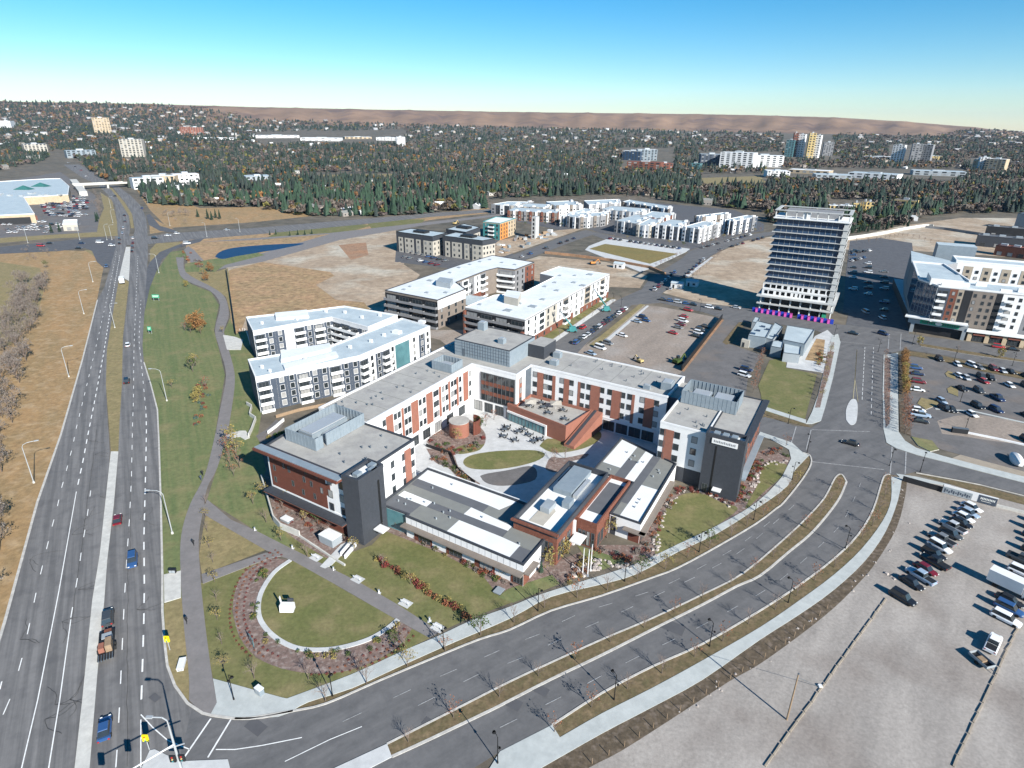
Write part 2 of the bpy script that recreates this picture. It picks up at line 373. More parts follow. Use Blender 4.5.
# ================================================================ ground surfaces
# broad fields first (lowest sheets)
sheet('dry_grass_field', P(-400,262, -60,248, 95,251, 104,265, 97,300, 82,360, 61,435, 37,502, 15,580, 5,622, -160,1100, -700,900), .02, 'ditch')
sheet('green_field', P(-400,300,-100,262,0,262,40,268,44,290,38,312,10,345,-60,360,-400,420), .03, 'lawn_dry')
sheet('dirt_field', P(226,268, 256,252, 310,240, 395,228, 405,262, 385,300, 380,340, 240,345, 232,330), .02, 'dirt')
sheet('dry_scrub_field', P(229,270, 262,262, 330,272, 362,300, 372,312, 246,318, 240,335, 231,330), .03, 'scrub')
sheet('orange_soil', T(256,80,4.,330,660,440,650,450,700,380,720), .035, 'dirt_orange')
sheet('pale_soil', P(316,285,350,268,400,262,420,275,405,292,372,303,336,300), .036, 'dirt')
sheet('mown_grass', P(188,268,214,272,228,268,233,300,240,335,230,330,231,315,226,297,212,287,190,281,181,270), .0295, 'lawn_dry')
sheet('roadside_grass', P(190,238.5, 256,231, 300,226, 430,214, 488,208, 498,212, 430,220, 300,246, 225,262, 200,252, 186,246), .028, 'scrub')
sheet('green_patch', P(285,228.5,318,224,352,222.5,372,225.5,345,233,300,236,262,240), .04, 'lawn')
sheet('green_patch', P(366,222,390,219,425,219.5,421,224,390,230,372,229), .04, 'lawn')
sheet('interchange_grass', P(150,234,175,230,158,221,149,216), .03, 'ditch')
sheet('interchange_grass', P(137,190,150,210,168,228,256,222,330,214,330,208,256,207,200,208,160,195,140,186), .03, 'ditch')
sheet('interchange_grass', P(100,192,112,200,117,222,118,236,60,238,0,243,0,236,70,233,98,222,104,208), .03, 'lawn_dry')
sheet('interchange_grass', P(150,262,160,252,176,246,192,241,156,243.5,150,250), .03, 'lawn_dry')
sheet('interchange_grass', P(84,250,97,250,113,252,113,262,104,262), .03, 'lawn_dry')
sheet('bank_grass', P(186,246,205,243,260,236,310,236,300,246,225,262,214,272,188,268), .035, 'scrub')
sheet('pond_surround', T(0,80,4., 740,735,860,715,1024,690,1060,700,900,740,860,768,740,768), .045, 'lawn_green')
pond = smooth(P(215,257,219,252.5,228,249,242,246.8,256,245.6,275,244.4,300,243.4,303,244.2,290,247,275,250,262,252,250,254,235,256.5,223,259,215,257), 4)
sheet('pond_water', pond, .05, 'water')
# strip of mown grass between highway and path
sheet('mown_grass', P(170,252, 184,250, 190,262,180,257,181,275,191,284,211,292,219,305,214,330,219,350,225,375,219,410,214,442,205,475,190,505,181,537,181,580,184,626,189,676,189,701,175,687,167,666,163,641,162,576,160,505,158,430,157,410,150,385,143,362,142,345,144,312,150,287,156,272), .03, 'lawn_green')
sheet('mown_grass', P(230,318,236,334,246,330,258,372,262,410,258,435,266,470,262,480,256,531,207,500,217,468,226,440,230,420,235,380,231,357,224,332), .03, 'lawn_green')
sheet('campus_lawn', P(201,583, 203,583, 269,558, 246,571, 236,589, 232,611, 239,637, 256,658, 282,669, 312,674, 343,672, 373,662, 398,647, 412,629, 430,638, 402,652, 352,675, 287,699, 282,698, 213,679, 206,639), .035, 'lawn')
sheet('campus_lawn', P(206,512, 213,520, 266,550, 202,575, 199,555), .035, 'lawn_dry')
sheet('campus_lawn', P(189,600,189,676,189,701,180,694,168,668,166,640,164,604,181,598), .036, 'lawn_dry')
half = P(300,561, 290,561)+smooth(P(290,561,274,573,262,592,259,612,266,629,281,641,302,648.5,332,648.5,363,641,383,632,397,620),4)+P(396,619,393,618,337,586)
sheet('half_round_lawn', half, .05, 'lawn')
sheet('planting_bed', smooth(P(290,560.6,269,559,246,571,236,588.6,233,611,239.7,637,256,657,281.6,668.6,312,673.6,342.5,672,373,662,398,647,412,629),3)+P(398,620,383,632,363,642,332,649.5,302,649.5,281.6,642,266,629,258.7,614,261,593.6,274,573,290.5,560.6), .045, 'mulch')
kerb(smooth(P(290.5,560.6,274,573,261,593.6,258.7,614,266,629,281.6,642,302,649.5,332,649.5,363,642,383,632,398,620),4), .9, .2, 'seat_wall', 'plaza')
sheet('big_lawn', P(231,520,256,531,262,470,268,520, 330,560, 372,545, 385,531, 443,554, 482,575, 494,590, 504,595, 512,602.5, 466,620, 440,632, 358,582, 282,544), .03, 'lawn')
sheet('bank_lawn', P(258,436,250,531,282,544,300,553,272,520,264,470), .034, 'lawn_green')
sheet('corner_lawn', smooth(P(655,548, 660,520, 677,497, 700,493, 722,503, 738,509, 716,526),3)+P(716,526,678,544,655,555), .036, 'lawn')
sheet('corner_lawn', smooth(P(745,508,752,495,759,482,762,467,772,461,788,466,780,478,764,492,748,508),3), .036, 'lawn')
sheet('shrub_bed', P(596,560,622,560,652,560,700,540,762,500,792,458,770,448,757,452,735,500,700,492,672,495,655,475,648,520,640,545,600,545,560,560,530,560,480,560,420,532,385,520,380,530,440,553,500,595,560,585), .027, 'mulch')
sheet('entry_lawn', P(577,545,583,555,596,566,603,570,627,561,612,556,598,552), .04, 'lawn_green')
sheet('entry_lawn', P(498,597,508,589,530,582,552,575,560,584,538,593,513,603), .04, 'lawn_green')
sheet('west_bed', P(262,474,266,480,276,524,296,540,326,558,345,556,352,541,300,510,270,478), .04, 'mulch')
sheet('verge', smooth(P(294,711,326,703,377,681.5,428,660,478,639.5,510,629.5,551,610.5,601,595.5,652,577.5,678,567.5,717,546.5,756,523.5,784,501.5,802,479,810,464,809,456),3)+list(reversed(smooth(P(294,709,308,702,352,688,402,665,453,642.5,510,618,551,596.5,602,584,637,573.5,678,552,717,533.5,756,509,787,486,803,454),3))), .032, 'verge')
# walks and path
slab('pavement', smooth(P(287,699,352,674.6,402,651.7,438,636.5,471,621,510,607,541,594.6,602,575.5,639,563,678,544.5,717,526,756,503,782,477,791,459,789,450.5),3)+list(reversed(smooth(P(290,713,308,702.5,352,688.5,402,665.7,453,643,510,618.7,551,597,602,584.4,637,574,678,552,717,533.7,756,509,787.5,486,795,469,803,454),3))), 0, .13, 'walk')
slab('plaza_paving', P(213,679,282,698,287,699,290,713,278,717,250,719,220,717,210,716,217,703), 0, .135, 'walk')
slab('lawn_path', smooth(P(176,257.5,180,275,190,282.5,210,291,220,305,215,330,220,350,226,375,220,410,214.5,438,205,475,190,505,181,537.5,181,580,184,626,189,676,189,700),4)+P(200,712,210,716,217,703)+list(reversed(smooth(P(184,257.5,186,272.5,212.5,287.5,225,297.5,229,315,224,332.5,231,357.5,235,380,230,420,226,438,217.5,467.5,207.5,487.5,203,512,199,537.5,200,570,205,622,212.5,678.5,217.5,703.5),4))), 0, .126, 'path')
slab('branch_path', P(207.5,500,231,520,256,531,281.6,544,358,582,396,604,440,632,429,638,393,618,337.5,586,292,560.6,266,550.5,213,520,200,512), 0, .129, 'path')
slab('branch_path', P(201.6,574.6,266,553,283,556,268,559,203,584), 0, .131, 'path')
slab('highway_pad', P(164,575,181,571,181,598,164.5,603), 0, .14, 'concrete')
slab('path_pad', P(223,335,235,337,243,340,241,350,227,350), 0, .134, 'concrete')
slab('path_pad', P(226,435,240,431,246,431,250,438,245,440,240,437,227,439), 0, .134, 'concrete')
slab('entry_steps', P(320,567,341,545,350,541,352,545,331,566,325,569), 0, .14, 'plaza')
# highway carriageways
HWL = P(-30,768,-200,1100,20,1100,70,800,75,768,82.5,701,92.5,601,100,555,109,470,110,452,108,425,106,385,107,350,114,307,119.5,277,125,250,130,232,129,215,122.5,202.5,112.5,191,110,184,95,172.5,75,162.5,60,156,50,156,67.5,167.5,82,177.5,98,185,108,195,115,205,117,222,118,240,111,265,104,288,97.5,300,82.5,360,61,435,37.5,502.5,5,622)
sheet('highway', P(-40,768,-260,1200)+HWL[2:], .05, 'asphalt_hw')
HWR = P(90,768,84,800,70,1100,260,1100,330,800,235,719,212.5,716,202.5,713.5,187.5,703.5,175,686,167.5,666,164.5,641,162.5,611,162.5,576,161,505,159,442,157.5,410,151,385,144,362.5,142.5,345,144.5,312.5,146,285,148,255,147.5,230,146,217.5,140,205,130,195,117.5,186,110,185,115,190,125,202.5,132.5,215,135,230,130,247,129,282,127.5,300,123,337.5,122,385,119.5,425,118,452,114,505,107.5,560,104.5,601,97.5,676)
sheet('highway', HWR, .051, 'asphalt_hw')
sheet('road', P(97,262,104,268,111,268,118,240,100,237,80,239,0,247,-200,256,-200,263,0,254,60,251,85,248,92,251), .046, 'asphalt_dark')
sheet('road', P(115,236,150,236,175,233,256,228,320,222.5,356,219.5,431,213,500,208.5,500,211.5,431,217,356,225,256,234.5,190,240,150,244,115,246), .047, 'asphalt_hw')
sheet('ramp_road', P(142.5,345,144.5,312.5,150,287.5,156,272.5,162,260,173,250,186,245.5,200,242,205,238,190,240.5,175,246,160,252,150,262,146,270,143,300,141,330), .048, 'asphalt_dark')
sheet('ramp_road', P(146,215,150,214,160,226,175,230,176,233,160,231,149,225), .048, 'asphalt_dark')
sheet('service_road', P(200,242,256,238,330,233,420,223,500,214,500,216,420,226,340,240,262,262,225,268,212,271,190,262,184,250,188,246,194,250,205,262,225,262,256,255,330,234,256,240), .042, 'path')
slab('median', P(118.5,452,117,470,114,505,107.5,560,104.5,601,97.5,676,90,768,84,800,70,1100,24,1100,70,800,75,768,82.5,701,92.5,601,100,555,109,470,111,452), 0, .2, 'concrete')
slab('median_grass', P(109,425,111,452,118.5,452,119.5,425,122,385,123,337.5,127,300,129,282,119.5,277,114,307,107,350,106,385), 0, .14, 'lawn_dry', 'kerb')
slab('median', P(119.5,276,129,281,130.5,247,126,247), 0, .13, 'concrete')
slab('median_grass', P(131,228,134,228,132,214,125,203,114,190,108,184.5,110,188,121,203,129,216), 0, .13, 'lawn_dry')
kerb(P(37.5,502.5,61,435,82.5,360,97.5,300), .5, .16)
kerb(P(-40,768,5,622,37.5,502.5), .5, .16)
kerb(P(144,362.5,151,385,157.5,410,159,442,161,505,162.5,576,162.5,611,164.5,641,167.5,666)+P(175,686,187.5,703.5,202.5,713.5,212.5,716,235,719,250,718.5,293,711.4), .4, .17)
# boulevard
UE = smooth(P(212,716,235,719,262,718,293,711.4,326,704,377,682,428,660.6,478.5,640,510,630,551,611,601.6,596,652,578,678,568,717,547,756,524,776,509,784,502.5,802,480,811,464.5,809.7,455.5,803,453), 3)
sheet('boulevard', P(193,706,205,714)+UE+P(840,452,889,452,889.7,474.6,884.6,476,881,484.7,873,510,858,535,834,559,799,585.5,760,611,703,644,652,667,601.6,693.6,552,725.4,500,752,440,790,330,880,250,1100,90,1100), .054, 'asphalt')
NTH = P(794.5,426,812,427.6,821,421,825,406,832.6,378,840,342.5,846,324,852,300,905,310,909,330,908.5,350,896,352,883,355,882,391,883,429,886,444,896,449,916,455.5,942,462,980,472,1024,483.5,1150,512,1150,532,1024,495,980,484,952,478.4,916,472,900,476,889.7,474.6,884.6,477,840,480,811,464.5,809.7,455.5,803,453,792,443,764,434,752,430,754,418,764,416)
sheet('road', NTH, .058, 'asphalt')
nose = P(336,768,387,744.4)
UM = smooth(P(387,744.4,453,711,510,682,551,663,601.6,640,652,618.7,703,594.6,744,573,789,535,809.7,515,825,497.4,835,478.4,841.5,474.6,846.5,482), 3)
LM = smooth(P(392,757,428,740.6,478.5,716.5,500,706,551,679.7,601.6,655.5,652,630,703,604.7,737,586.4,760,576,789,552,809.7,535,827.5,515,840,497.4,846.5,482), 3)
slab('median_grass', UM+list(reversed(LM)), 0, .13, 'verge')
slab('median', P(300,786,336,768,387,744.4,392,757.5,360,774,310,800,260,840), 0, .17, 'plaza')
kerb(UM, .35, .17); kerb(LM, .45, .17)
LE = smooth(P(552,725.4,601.6,693.6,652,667,703,644,760,611,799,585.5,834,559,858,535,873,510,881,484.7,884.6,476,889.7,474.6), 3)
SU = smooth(P(559.7,738,601.6,714,652,688.5,703,660.6,760,627.6,799,601,834,575,861.7,549,882.7,521,891,500,891,477), 3)
SL = smooth(P(542,768,601.6,734,652,707.6,703,679.7,760,640,799,615,834,590,865,561,886,531,898,500,902,478), 3)
BL = smooth(P(560,790,589,768,622,750.7,678,715,728.5,682,760,664,799,636,834,608,858,584,875.7,563,896.6,528,905,497,907,480), 3)
sheet('verge', LE+list(reversed(SU)), .06, 'verge')
kerb(LE, .35, .17)
kerb(UE[3:], .35, .17)
slab('pavement', SU+list(reversed(SL)), 0, .14, 'walk')
slab('driveway_apron', P(500,752,552,725.4,560,738,542,768,520,800,470,800), 0, .138, 'walk')
sheet('weedy_strip', SL+list(reversed(BL)), .05, 'weeds')
sheet('gravel_lot', BL+P(915,480,952,485,975,492,1024,505,1150,536,1700,760,1500,1400,300,1400,440,900,500,830), .04, 'gravel')
slab('pavement', P(896,474,916,477,950,485,952,487,915,481,902,480), 0, .138, 'walk')
kerb(P(916,473,952,479.5,980,485,1024,496,1150,533), .3, .16)
sheet('verge', P(916,474,952,480.5,980,486,1024,498,1150,535,1150,543,1024,505,975,492,950,484), .057, 'verge')
# north road markings, pavements, lots
slab('traffic_island', smooth(P(846,420,846,410,850,401,855,399.5,857.5,405,857,418,855,424,850,425,846,420),3), 0, .16, 'plaza')
slab('pavement', P(840.5,342.5,833,378,825.6,406,821,421,812,424,806,424,812,412,818,395,824,370,829,345,832,336,838,334), 0, .13, 'walk')
sheet('planting_bed', P(828,352,834,352,830,372,824,390,820,408,815,408,822,380), .16, 'mulch')
sheet('park_lawn', T(560,330,3.938, 825,120, 870,110, 890,115, 890,150, 1012,175, 975,310, 965,350, 880,350, 800,325, 790,250, 780,220), .06, 'lawn')
sheet('side_verge', P(760,420,764,417,812,428,806,424,764,411,758,408), .062, 'verge')
slab('pavement', P(757,409,763,410,806,424,806,420,790,415,762,406), 0, .138, 'walk')
slab('pavement', P(803,453,809,455.5,795,470,787,486,782,477,791,459,789,450,770,439,758,436,760,432,792,443), 0, .131, 'walk')
slab('pavement', P(883.5,355,898,353,898,400,898.5,432,905,441,916,448,942,456,980,466,1024,477,1150,512,1150,518,1024,483,980,471.5,942,461.5,916,455,896,448.5,886.5,443,883.3,429,882.5,391), 0, .135, 'walk')
sheet('kerb_bed', P(884.5,358,890.5,358,890,391,889.5,424,885.5,428,884,391), .16, 'mulch')
sheet('kerb_bed', P(898.5,356,907,357,908,396,899,399), .143, 'weeds')
sheet('kerb_bed', P(899,402,908,402,911,436,900,432), .144, 'weeds')
sheet('parking_lot', P(908,356,935,360,983,372,1024,380,1200,412,1200,530,1024,472,942,450,911,436,908,400), .052, 'asphalt_lot')
sheet('muddy_ground', P(937,421,955,416,980,415,1010,420,1024,424,1024,445,985,440,960,436,942,434), .056, 'gravel_brown')
slab('planted_edge', P(911,437,932,441,939,450,930,452,918,446), 0, .2, 'lawn_green', 'kerb')
for q in ((945,374,948,371,955,374,955.5,380,947,377),(947,389,952,386,958,391,958,397,948,393),(921,398,938,402,938,405,926,410,917,404)):
    slab('parking_island', P(*q), 0, .2, 'lawn_dry', 'kerb')
kerb(P(935,409,975,412,1024,423,1200,462), .9, .2, 'lot_kerb', 'walk')
slab('lot_wall_walk', P(960,455,1024,472,1200,521,1200,529,1024,478,985,468,948,460), 0, .125, 'stone')
sheet('verge', P(908,447,948,461,985,470,1024,480,1200,530,1200,533,1024,483,980,471,942,461), .061, 'verge')
# road beyond the second intersection
sheet('road', P(905,333,921,336,977,343,1024,350,1200,372,1200,396,1024,372.5,983.5,363.7,946,356,908,350), .0585, 'asphalt')
slab('median_grass', P(918.5,343.5,971,352,1024,360.5,1200,384,1200,387,1024,362.5,971,355,921,346.5), 0, .16, 'verge', 'kerb')
sheet('verge', P(908,351,946,357,983,365,1024,373.5,1200,398,1200,410,1024,379,983,371.5,935,359.5,908,355), .06, 'verge')
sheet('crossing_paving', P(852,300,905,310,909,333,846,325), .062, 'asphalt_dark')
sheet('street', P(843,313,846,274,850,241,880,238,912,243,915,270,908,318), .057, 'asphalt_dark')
sheet('street', P(659,294,702,303.5,750.5,309,788.5,318,819,323,846,325,842,340,814,330,755.5,321,737.8,323,702,312,661,303,632,305,585,345,560,372,530,372,550,345,617.5,300,640,290), .056, 'asphalt')
sheet('street', P(650,277.5,680,260,690,251,714,242.5,740,236,764,232.5,800,228,812,229,774,235,745,240,722.5,250,711,256,684,275,659,296,640,292), .0565, 'asphalt')
sheet('street', P(500,262,510,256,571,234,586,230,611,236,642.5,240,690,247,690,252,642.5,246,607.5,240.5,592.5,235,580,239,527.5,259,510,266), .0567, 'asphalt')
sheet('dirt_lot', P(520,262,540,256,606,262,647.5,276,640,288,610,287,600,300,560,300,530,290), .03, 'dirt')
sheet('lot_ground', P(490,330,560,310,617,300,600,330,560,372,480,372,440,340,400,330), .025, 'gravel_brown')
slab('park_walk', P(611,237.5,690,249,686,252,652,268,640,272,585,250,589,246), 0, .128, 'plaza')
sheet('park_lawn', P(605,244,677.5,254,650,264,589,249), .15, 'park_lawn')
sheet('gravel_lot', P(659,306.6,720,318,680.6,374,660,376,560,360,579,350,645,306), .045, 'gravel_brown')
sheet('parking_lot', P(725,318,738,323,722.5,342,762,355,748,378,745,400,670,390,680,374), .046, 'asphalt_lot')
sheet('dirt_bank', P(718,319,724,320,684,372,680,370), .05, 'dirt_orange')
slab('grass_strip', P(640,304,645,305,597,346,588,346), 0, .12, 'lawn_dry', 'kerb')
slab('pavement', P(647,305.5,649,306,602,347,598,346), 0, .13, 'plaza')
slab('pavement', P(612,299,616,300,550,346,545,345), 0, .13, 'plaza')
sheet('grass_strip', P(604,297,611,299,544,345,530,338), .05, 'lawn')
sheet('vacant_lot', P(686,276,711,256.5,722,251,745,241,775,236,812,232,830,250,815,300,750,308.5,702,303,663,293), .03, 'dirt')
slab('pavement', P(684,276,711,257,713,257.5,688,277), 0, .128, 'plaza')
sheet('plant_bank', T(640,280,8., 790,340,850,335,740,500,690,520,660,500), .06, 'verge')
sheet('concrete_yard', T(740,280,8., 600,450,700,400,790,490,740,768,640,740,370,700,380,640,470,630), .061, 'plaza')
sheet('planting_bed', T(740,280,8., 610,470,680,480,660,660,520,640,560,560), .075, 'scrub')
sheet('far_field', P(815,245,850,238,900,226,960,218,1024,218,1200,225,1200,262,1024,258,900,250,850,250), .03, 'dirt')
sheet('far_field', P(296,178,396,178,396,174,296,175), .05, 'lawn_dry')
sheet('far_field', P(700,178,760,176,768,184,730,186,705,186), .05, 'lawn_dry')
sheet('mall_parking', P(-200,190,0,182,60,172,95,195,100,215,97,232,0,238,-200,250), .03, 'asphalt_lot')
sheet('building_yard', P(470,262,500,240,560,230,585,228,505,256), .031, 'dirt')
sheet('building_yard', P(488,215,500,208,560,206,620,200,680,205,735,210,764,224,764,231,740,235,690,250,640,240,600,233,586,228,560,230,520,222), .0285, 'asphalt_dark')
sheet('building_yard', P(395,262,480,272,520,262,500,240,396,250), .029, 'asphalt_dark')
sheet('courtyard_paving', [W(-.5,-48), W(0,0), W(16.3,0), W(16.3,9.4), W(63,9.4), W(63,-8), W(51,-2), W(51,-24), W(46,-26), W(46,-44), W(15.5,-44)], .06, 'plaza')
sheet('courtyard_lawn', smooth(T(410,390,8.,425,585,440,550,520,515,700,490,960,482,1060,500,1075,530,1000,575,850,615,680,638,520,635,450,615,425,585),3), .08, 'lawn')
sheet('courtyard_bed', smooth(T(410,390,8.,130,420,200,330,330,240,480,240,590,330,605,400,580,460,500,500,400,515,340,500,200,460,130,420),3), .078, 'mulch')
sheet('courtyard_lawn', smooth(T(410,390,8.,345,500,380,460,470,435,570,440,595,430,560,480,480,505,400,515,345,500),3), .086, 'lawn')
sheet('courtyard_bed', smooth(T(410,390,8.,130,470,330,500,400,640,560,750,500,760,380,700,300,620,200,580,130,470),3), .079, 'mulch')
sheet('courtyard_lawn', smooth(T(510,390,8.,235,450,300,390,440,410,560,430,700,330,730,380,640,450,480,495,330,500,235,450),3), .08, 'lawn')
sheet('patio', smooth(T(410,390,8.,560,690,620,670,800,640,950,610,1010,640,1000,720,850,760,700,768,600,740,560,690),3), .082, 'asphalt_lot')
sheet('courtyard_bed', smooth(T(510,390,8.,290,600,330,540,440,545,620,510,600,545,480,580,380,660,290,640,290,600),3), .083, 'mulch')
# ---- markings
def X(*q): return smooth(P(*q), 4)
line(P(0,690,2,682), .2)
line(P(-20,768,10,700,21,664,29,628,36.5,592,42,569,47.5,546,53,524,57.5,507,61.5,489,66,473,69.5,459,73,446,75.5,432,87,385,100,330,110,285,117,250), .16, 3., 6.)
line(P(10,810,22,768,38,700,59,592,76.5,492), .16)
line(P(44,800,49,768,60,700,71,620), .16); line(P(71,618,74,600,79,570,82,548,86,525,89,505,91,490), .16, 3, 6.)
line(P(78,485,83,462,88,435,95,400,104,352,112,300,120,255), .25, 3, 3.)
line(P(116,768,118,740,120,700,122,655,124.5,600,126,575,127.5,550,129.5,520,131.5,480,132.5,430,133.5,400,134,350,136,300,138,255), .16, 3, 5)
line(P(141,768,141,720), .16); line(P(141.5,700,143,655,144,620,144.5,585,144,540,145,500,146,460,146.5,430,146,410), .25, 3, 3.); line(P(146,410,142,370,139,340,141,300), .16,3,5)
line(P(141,715,153,728,168,741,190,750), .16); line(P(216,750,235,750,262,746,302,738), .16)
line(P(211,719,185,757), .25); line(P(231,720,208,758), .25)
mid1 = X(262,768,325,742,362,728,412,697,442,681,480,657,513,641,560,626,620,609,672,590,712,568)
line(P(285,762,330,740,362,727), .14)
line(X(343,722,361,713.5,393,698.5,426,683,457,669.5,490,655,523,640.6,535,637,561,622.5,586,611.5,611,604,660,588,700,568,740,545,775,518), .14, 3., 5.2, m='paint_faint')
line(X(418,706,436,697,480,674,518,660,545,647,590,626,620,613,660,594,700,575,740,552,770,527,800,500), .14, 3., 5.2, m='paint_faint')
line(X(500,728,540,708,587,684,630,661,688,633,733,609,775,584,810,555,838,528,850,508,862,480), .14, 3., 5.2, m='paint_faint')
line(P(851,423,852,410,855,378,857,350), .2, m='paint_yellow'); line(P(852,423,857,350.5), .01)
line(P(858,402,855,380,857,350), .14, m='paint_yellow')
line(P(862,400,865,345), .14, 3, 1.5); line(P(871,415,873.5,345), .14, 3, 3)
line(P(890,400,891,401), .01)
for q in ((812,430,870,432),(812,462,884,470),(791,444,796,427),(806,450,811,430),(892,447,890,474),(906,452,905,474)): line(P(*q), .3, m='paint_faint')
for q in ((833,341,880,346),(889,336,888,349),(901,334,900,350)): line(P(*q), .3, m='paint_faint')
# tar-sealed cracks and patches in the asphalt
rnd = random.Random(5); me = MB()
for p0, d in ((P(127,767)[0], P(128,560)[0]), (P(130,560)[0], P(131,470)[0]), (P(97,430)[0], P(72,620)[0])):
    n = 26; pts = [p0.lerp(d, i/n)+Vector((rnd.uniform(-.12,.12),0,0)) for i in range(n+1)]; flat(me, pts, .07, .119)
for (x, y) in ((88,441),(84,520),(72,535),(55,705),(70,700),(62,622),(100,497),(30,560),(140,520),(137,610),(20,640),(45,720),(78,590),(95,455)):
    a = at(x, y)
    for k in range(3):
        q = a.copy(); ang = rnd.uniform(-.6,.6)+(0 if k else 1.5); pts = [q.copy()]
        for i in range(rnd.randint(5,9)): ang += rnd.uniform(-.5,.5); q = q+Vector((math.cos(ang),math.sin(ang),0))*.7; pts.append(q.copy())
        flat(me, pts, .07, .1195)
tag(me.build('crack_sealing', M['seal']), kind='structure')
for x, y, s in ((256,727,1.6),(292,0,0),(430,724,1.2),(458,0,0),(672,627,2.2),(512,703,1.6),(540,690,1.4),(155,698,.9),(700,700,0),(605,690,0)):
    if s:
        c = at(x, y); e = UU*s; g = VV*s*.6; sheet('asphalt_patch', [c-e-g, c+e-g, c+e+g, c-e+g], .0999, 'patch')

# ================================================================ building helpers
class Wl:      # a wall line from a to b, outside on the right-hand side
    def __init__(s, a, b):
        s.a = Vector((a[0], a[1], 0)); d = Vector((b[0], b[1], 0))-s.a; s.L = d.length; s.d = d.normalized(); s.n = Vector((s.d.y, -s.d.x, 0)); s.rz = math.atan2(s.d.y, s.d.x)
    def pt(s, t, o=0., z=0.): q = s.a+s.d*t+s.n*o; q.z = z; return q
    def box(s, me, s0, s1, z0, z1, d0, d1, mi=0):
        q = [s.pt(s0,d1,z0), s.pt(s1,d1,z0), s.pt(s1,d0,z0), s.pt(s0,d0,z0), s.pt(s0,d1,z1), s.pt(s1,d1,z1), s.pt(s1,d0,z1), s.pt(s0,d0,z1)]
        me.hexa(q, mi)
    def sx(s, x, z=13.):     # wall coordinate of a surveyed image column
        lo, hi = 0., s.L
        xa = proj(s.pt(0,0,z)); xb = proj(s.pt(s.L,0,z))
        sg = 1 if xb > xa else -1
        for _ in range(30):
            m_ = (lo+hi)/2
            if (proj(s.pt(m_,0,z))-x)*sg < 0: lo = m_
            else: hi = m_
        return (lo+hi)/2
def proj(p):
    X, Y, Z = p[0], p[1], p[2]-CAMH; dep = Y*_cp-Z*_sp; a = X/dep; b = (-Y*_sp-Z*_cp)/dep
    return 512+FPX*(a*_cr-b*_sr)
_wm = {}
def winmesh(w_, h_, fr='frame', gl='glass', mull=0, trans=0):
    fr = 'frame' if fr == 'dk' else fr
    k = (round(w_,2), round(h_,2), fr, gl, mull, trans)
    if k in _wm: return _wm[k]
    me = MB(); t = .09
    me.box(-w_/2, w_/2, -.03, .02, 0, h_, 1)
    me.box(-w_/2, w_/2, -.08, .0, 0, t, 0); me.box(-w_/2, w_/2, -.08, .0, h_-t, h_, 0)
    me.box(-w_/2, -w_/2+t, -.078, .0, t, h_-t, 0); me.box(w_/2-t, w_/2, -.078, .0, t, h_-t, 0)
    for i in range(mull):
        x = -w_/2+w_*(i+1)/(mull+1); me.box(x-t/2, x+t/2, -.07, .0, t, h_-t, 0)
    for i in range(trans):
        z = h_*(i+1)/(trans+1); me.box(-w_/2+t, w_/2-t, -.066, .0, z-t/2, z+t/2, 0)
    o = me.build('window', [M[fr], M[gl]]); ms = o.data; bpy.data.objects.remove(o); _wm[k] = ms; return ms
_wr = random.Random(6)
def window(par, wl, s, z, w_, h_, fr='frame', gl='glass', mull=0, trans=0, off=0., name='window'):
    if gl == 'glass' and _wr.random() < .22: gl = 'blind'
    o = bpy.data.objects.new(name, winmesh(w_, h_, fr, gl, mull, trans)); sc.collection.objects.link(o)
    o.parent = par; o.location = wl.pt(s, off+.01, z)-par.location; o.rotation_euler = (0,0,wl.rz); return o
def part(par, name, me, mats): return me.build(name, mats if isinstance(mats, (list,tuple)) and not isinstance(mats[0], str) else ([M[k] for k in mats] if isinstance(mats,(list,tuple)) else M[mats]), par, world=True)
def Bd(name, label, cat, loc, group=None): return thing(name, label, cat, Vector((loc[0],loc[1],0)), group)
def uvp(*q): return [W(q[i],q[i+1]) for i in range(0,len(q),2)]
def parapet(par, pts, z0, h, t, m, name='parapet', closed=True):
    me = MB(); n = len(pts); ar = sum(pts[i][0]*pts[(i+1)%n][1]-pts[(i+1)%n][0]*pts[i][1] for i in range(n))
    if ar < 0: pts = list(reversed(pts))
    ins = []
    for i in range(n):
        a, b, c = pts[i-1], pts[i], pts[(i+1)%n]
        d1 = (b-a).normalized(); d2 = (c-b).normalized(); n1 = Vector((-d1.y,d1.x,0)); n2 = Vector((-d2.y,d2.x,0)); k = (n1+n2); k = k/max(.3, (1+n1.dot(n2)))
        ins.append(b+k*t)
    outp = [pts[i]-(ins[i]-pts[i])*.15 for i in range(n)]
    for i in range(n if closed else n-1):
        j = (i+1)%n
        me.hexa([(p[0],p[1],z0) for p in (outp[i],outp[j],ins[j],ins[i])]+[(p[0],p[1],z0+h) for p in (outp[i],outp[j],ins[j],ins[i])])
    return part(par, name, me, m)
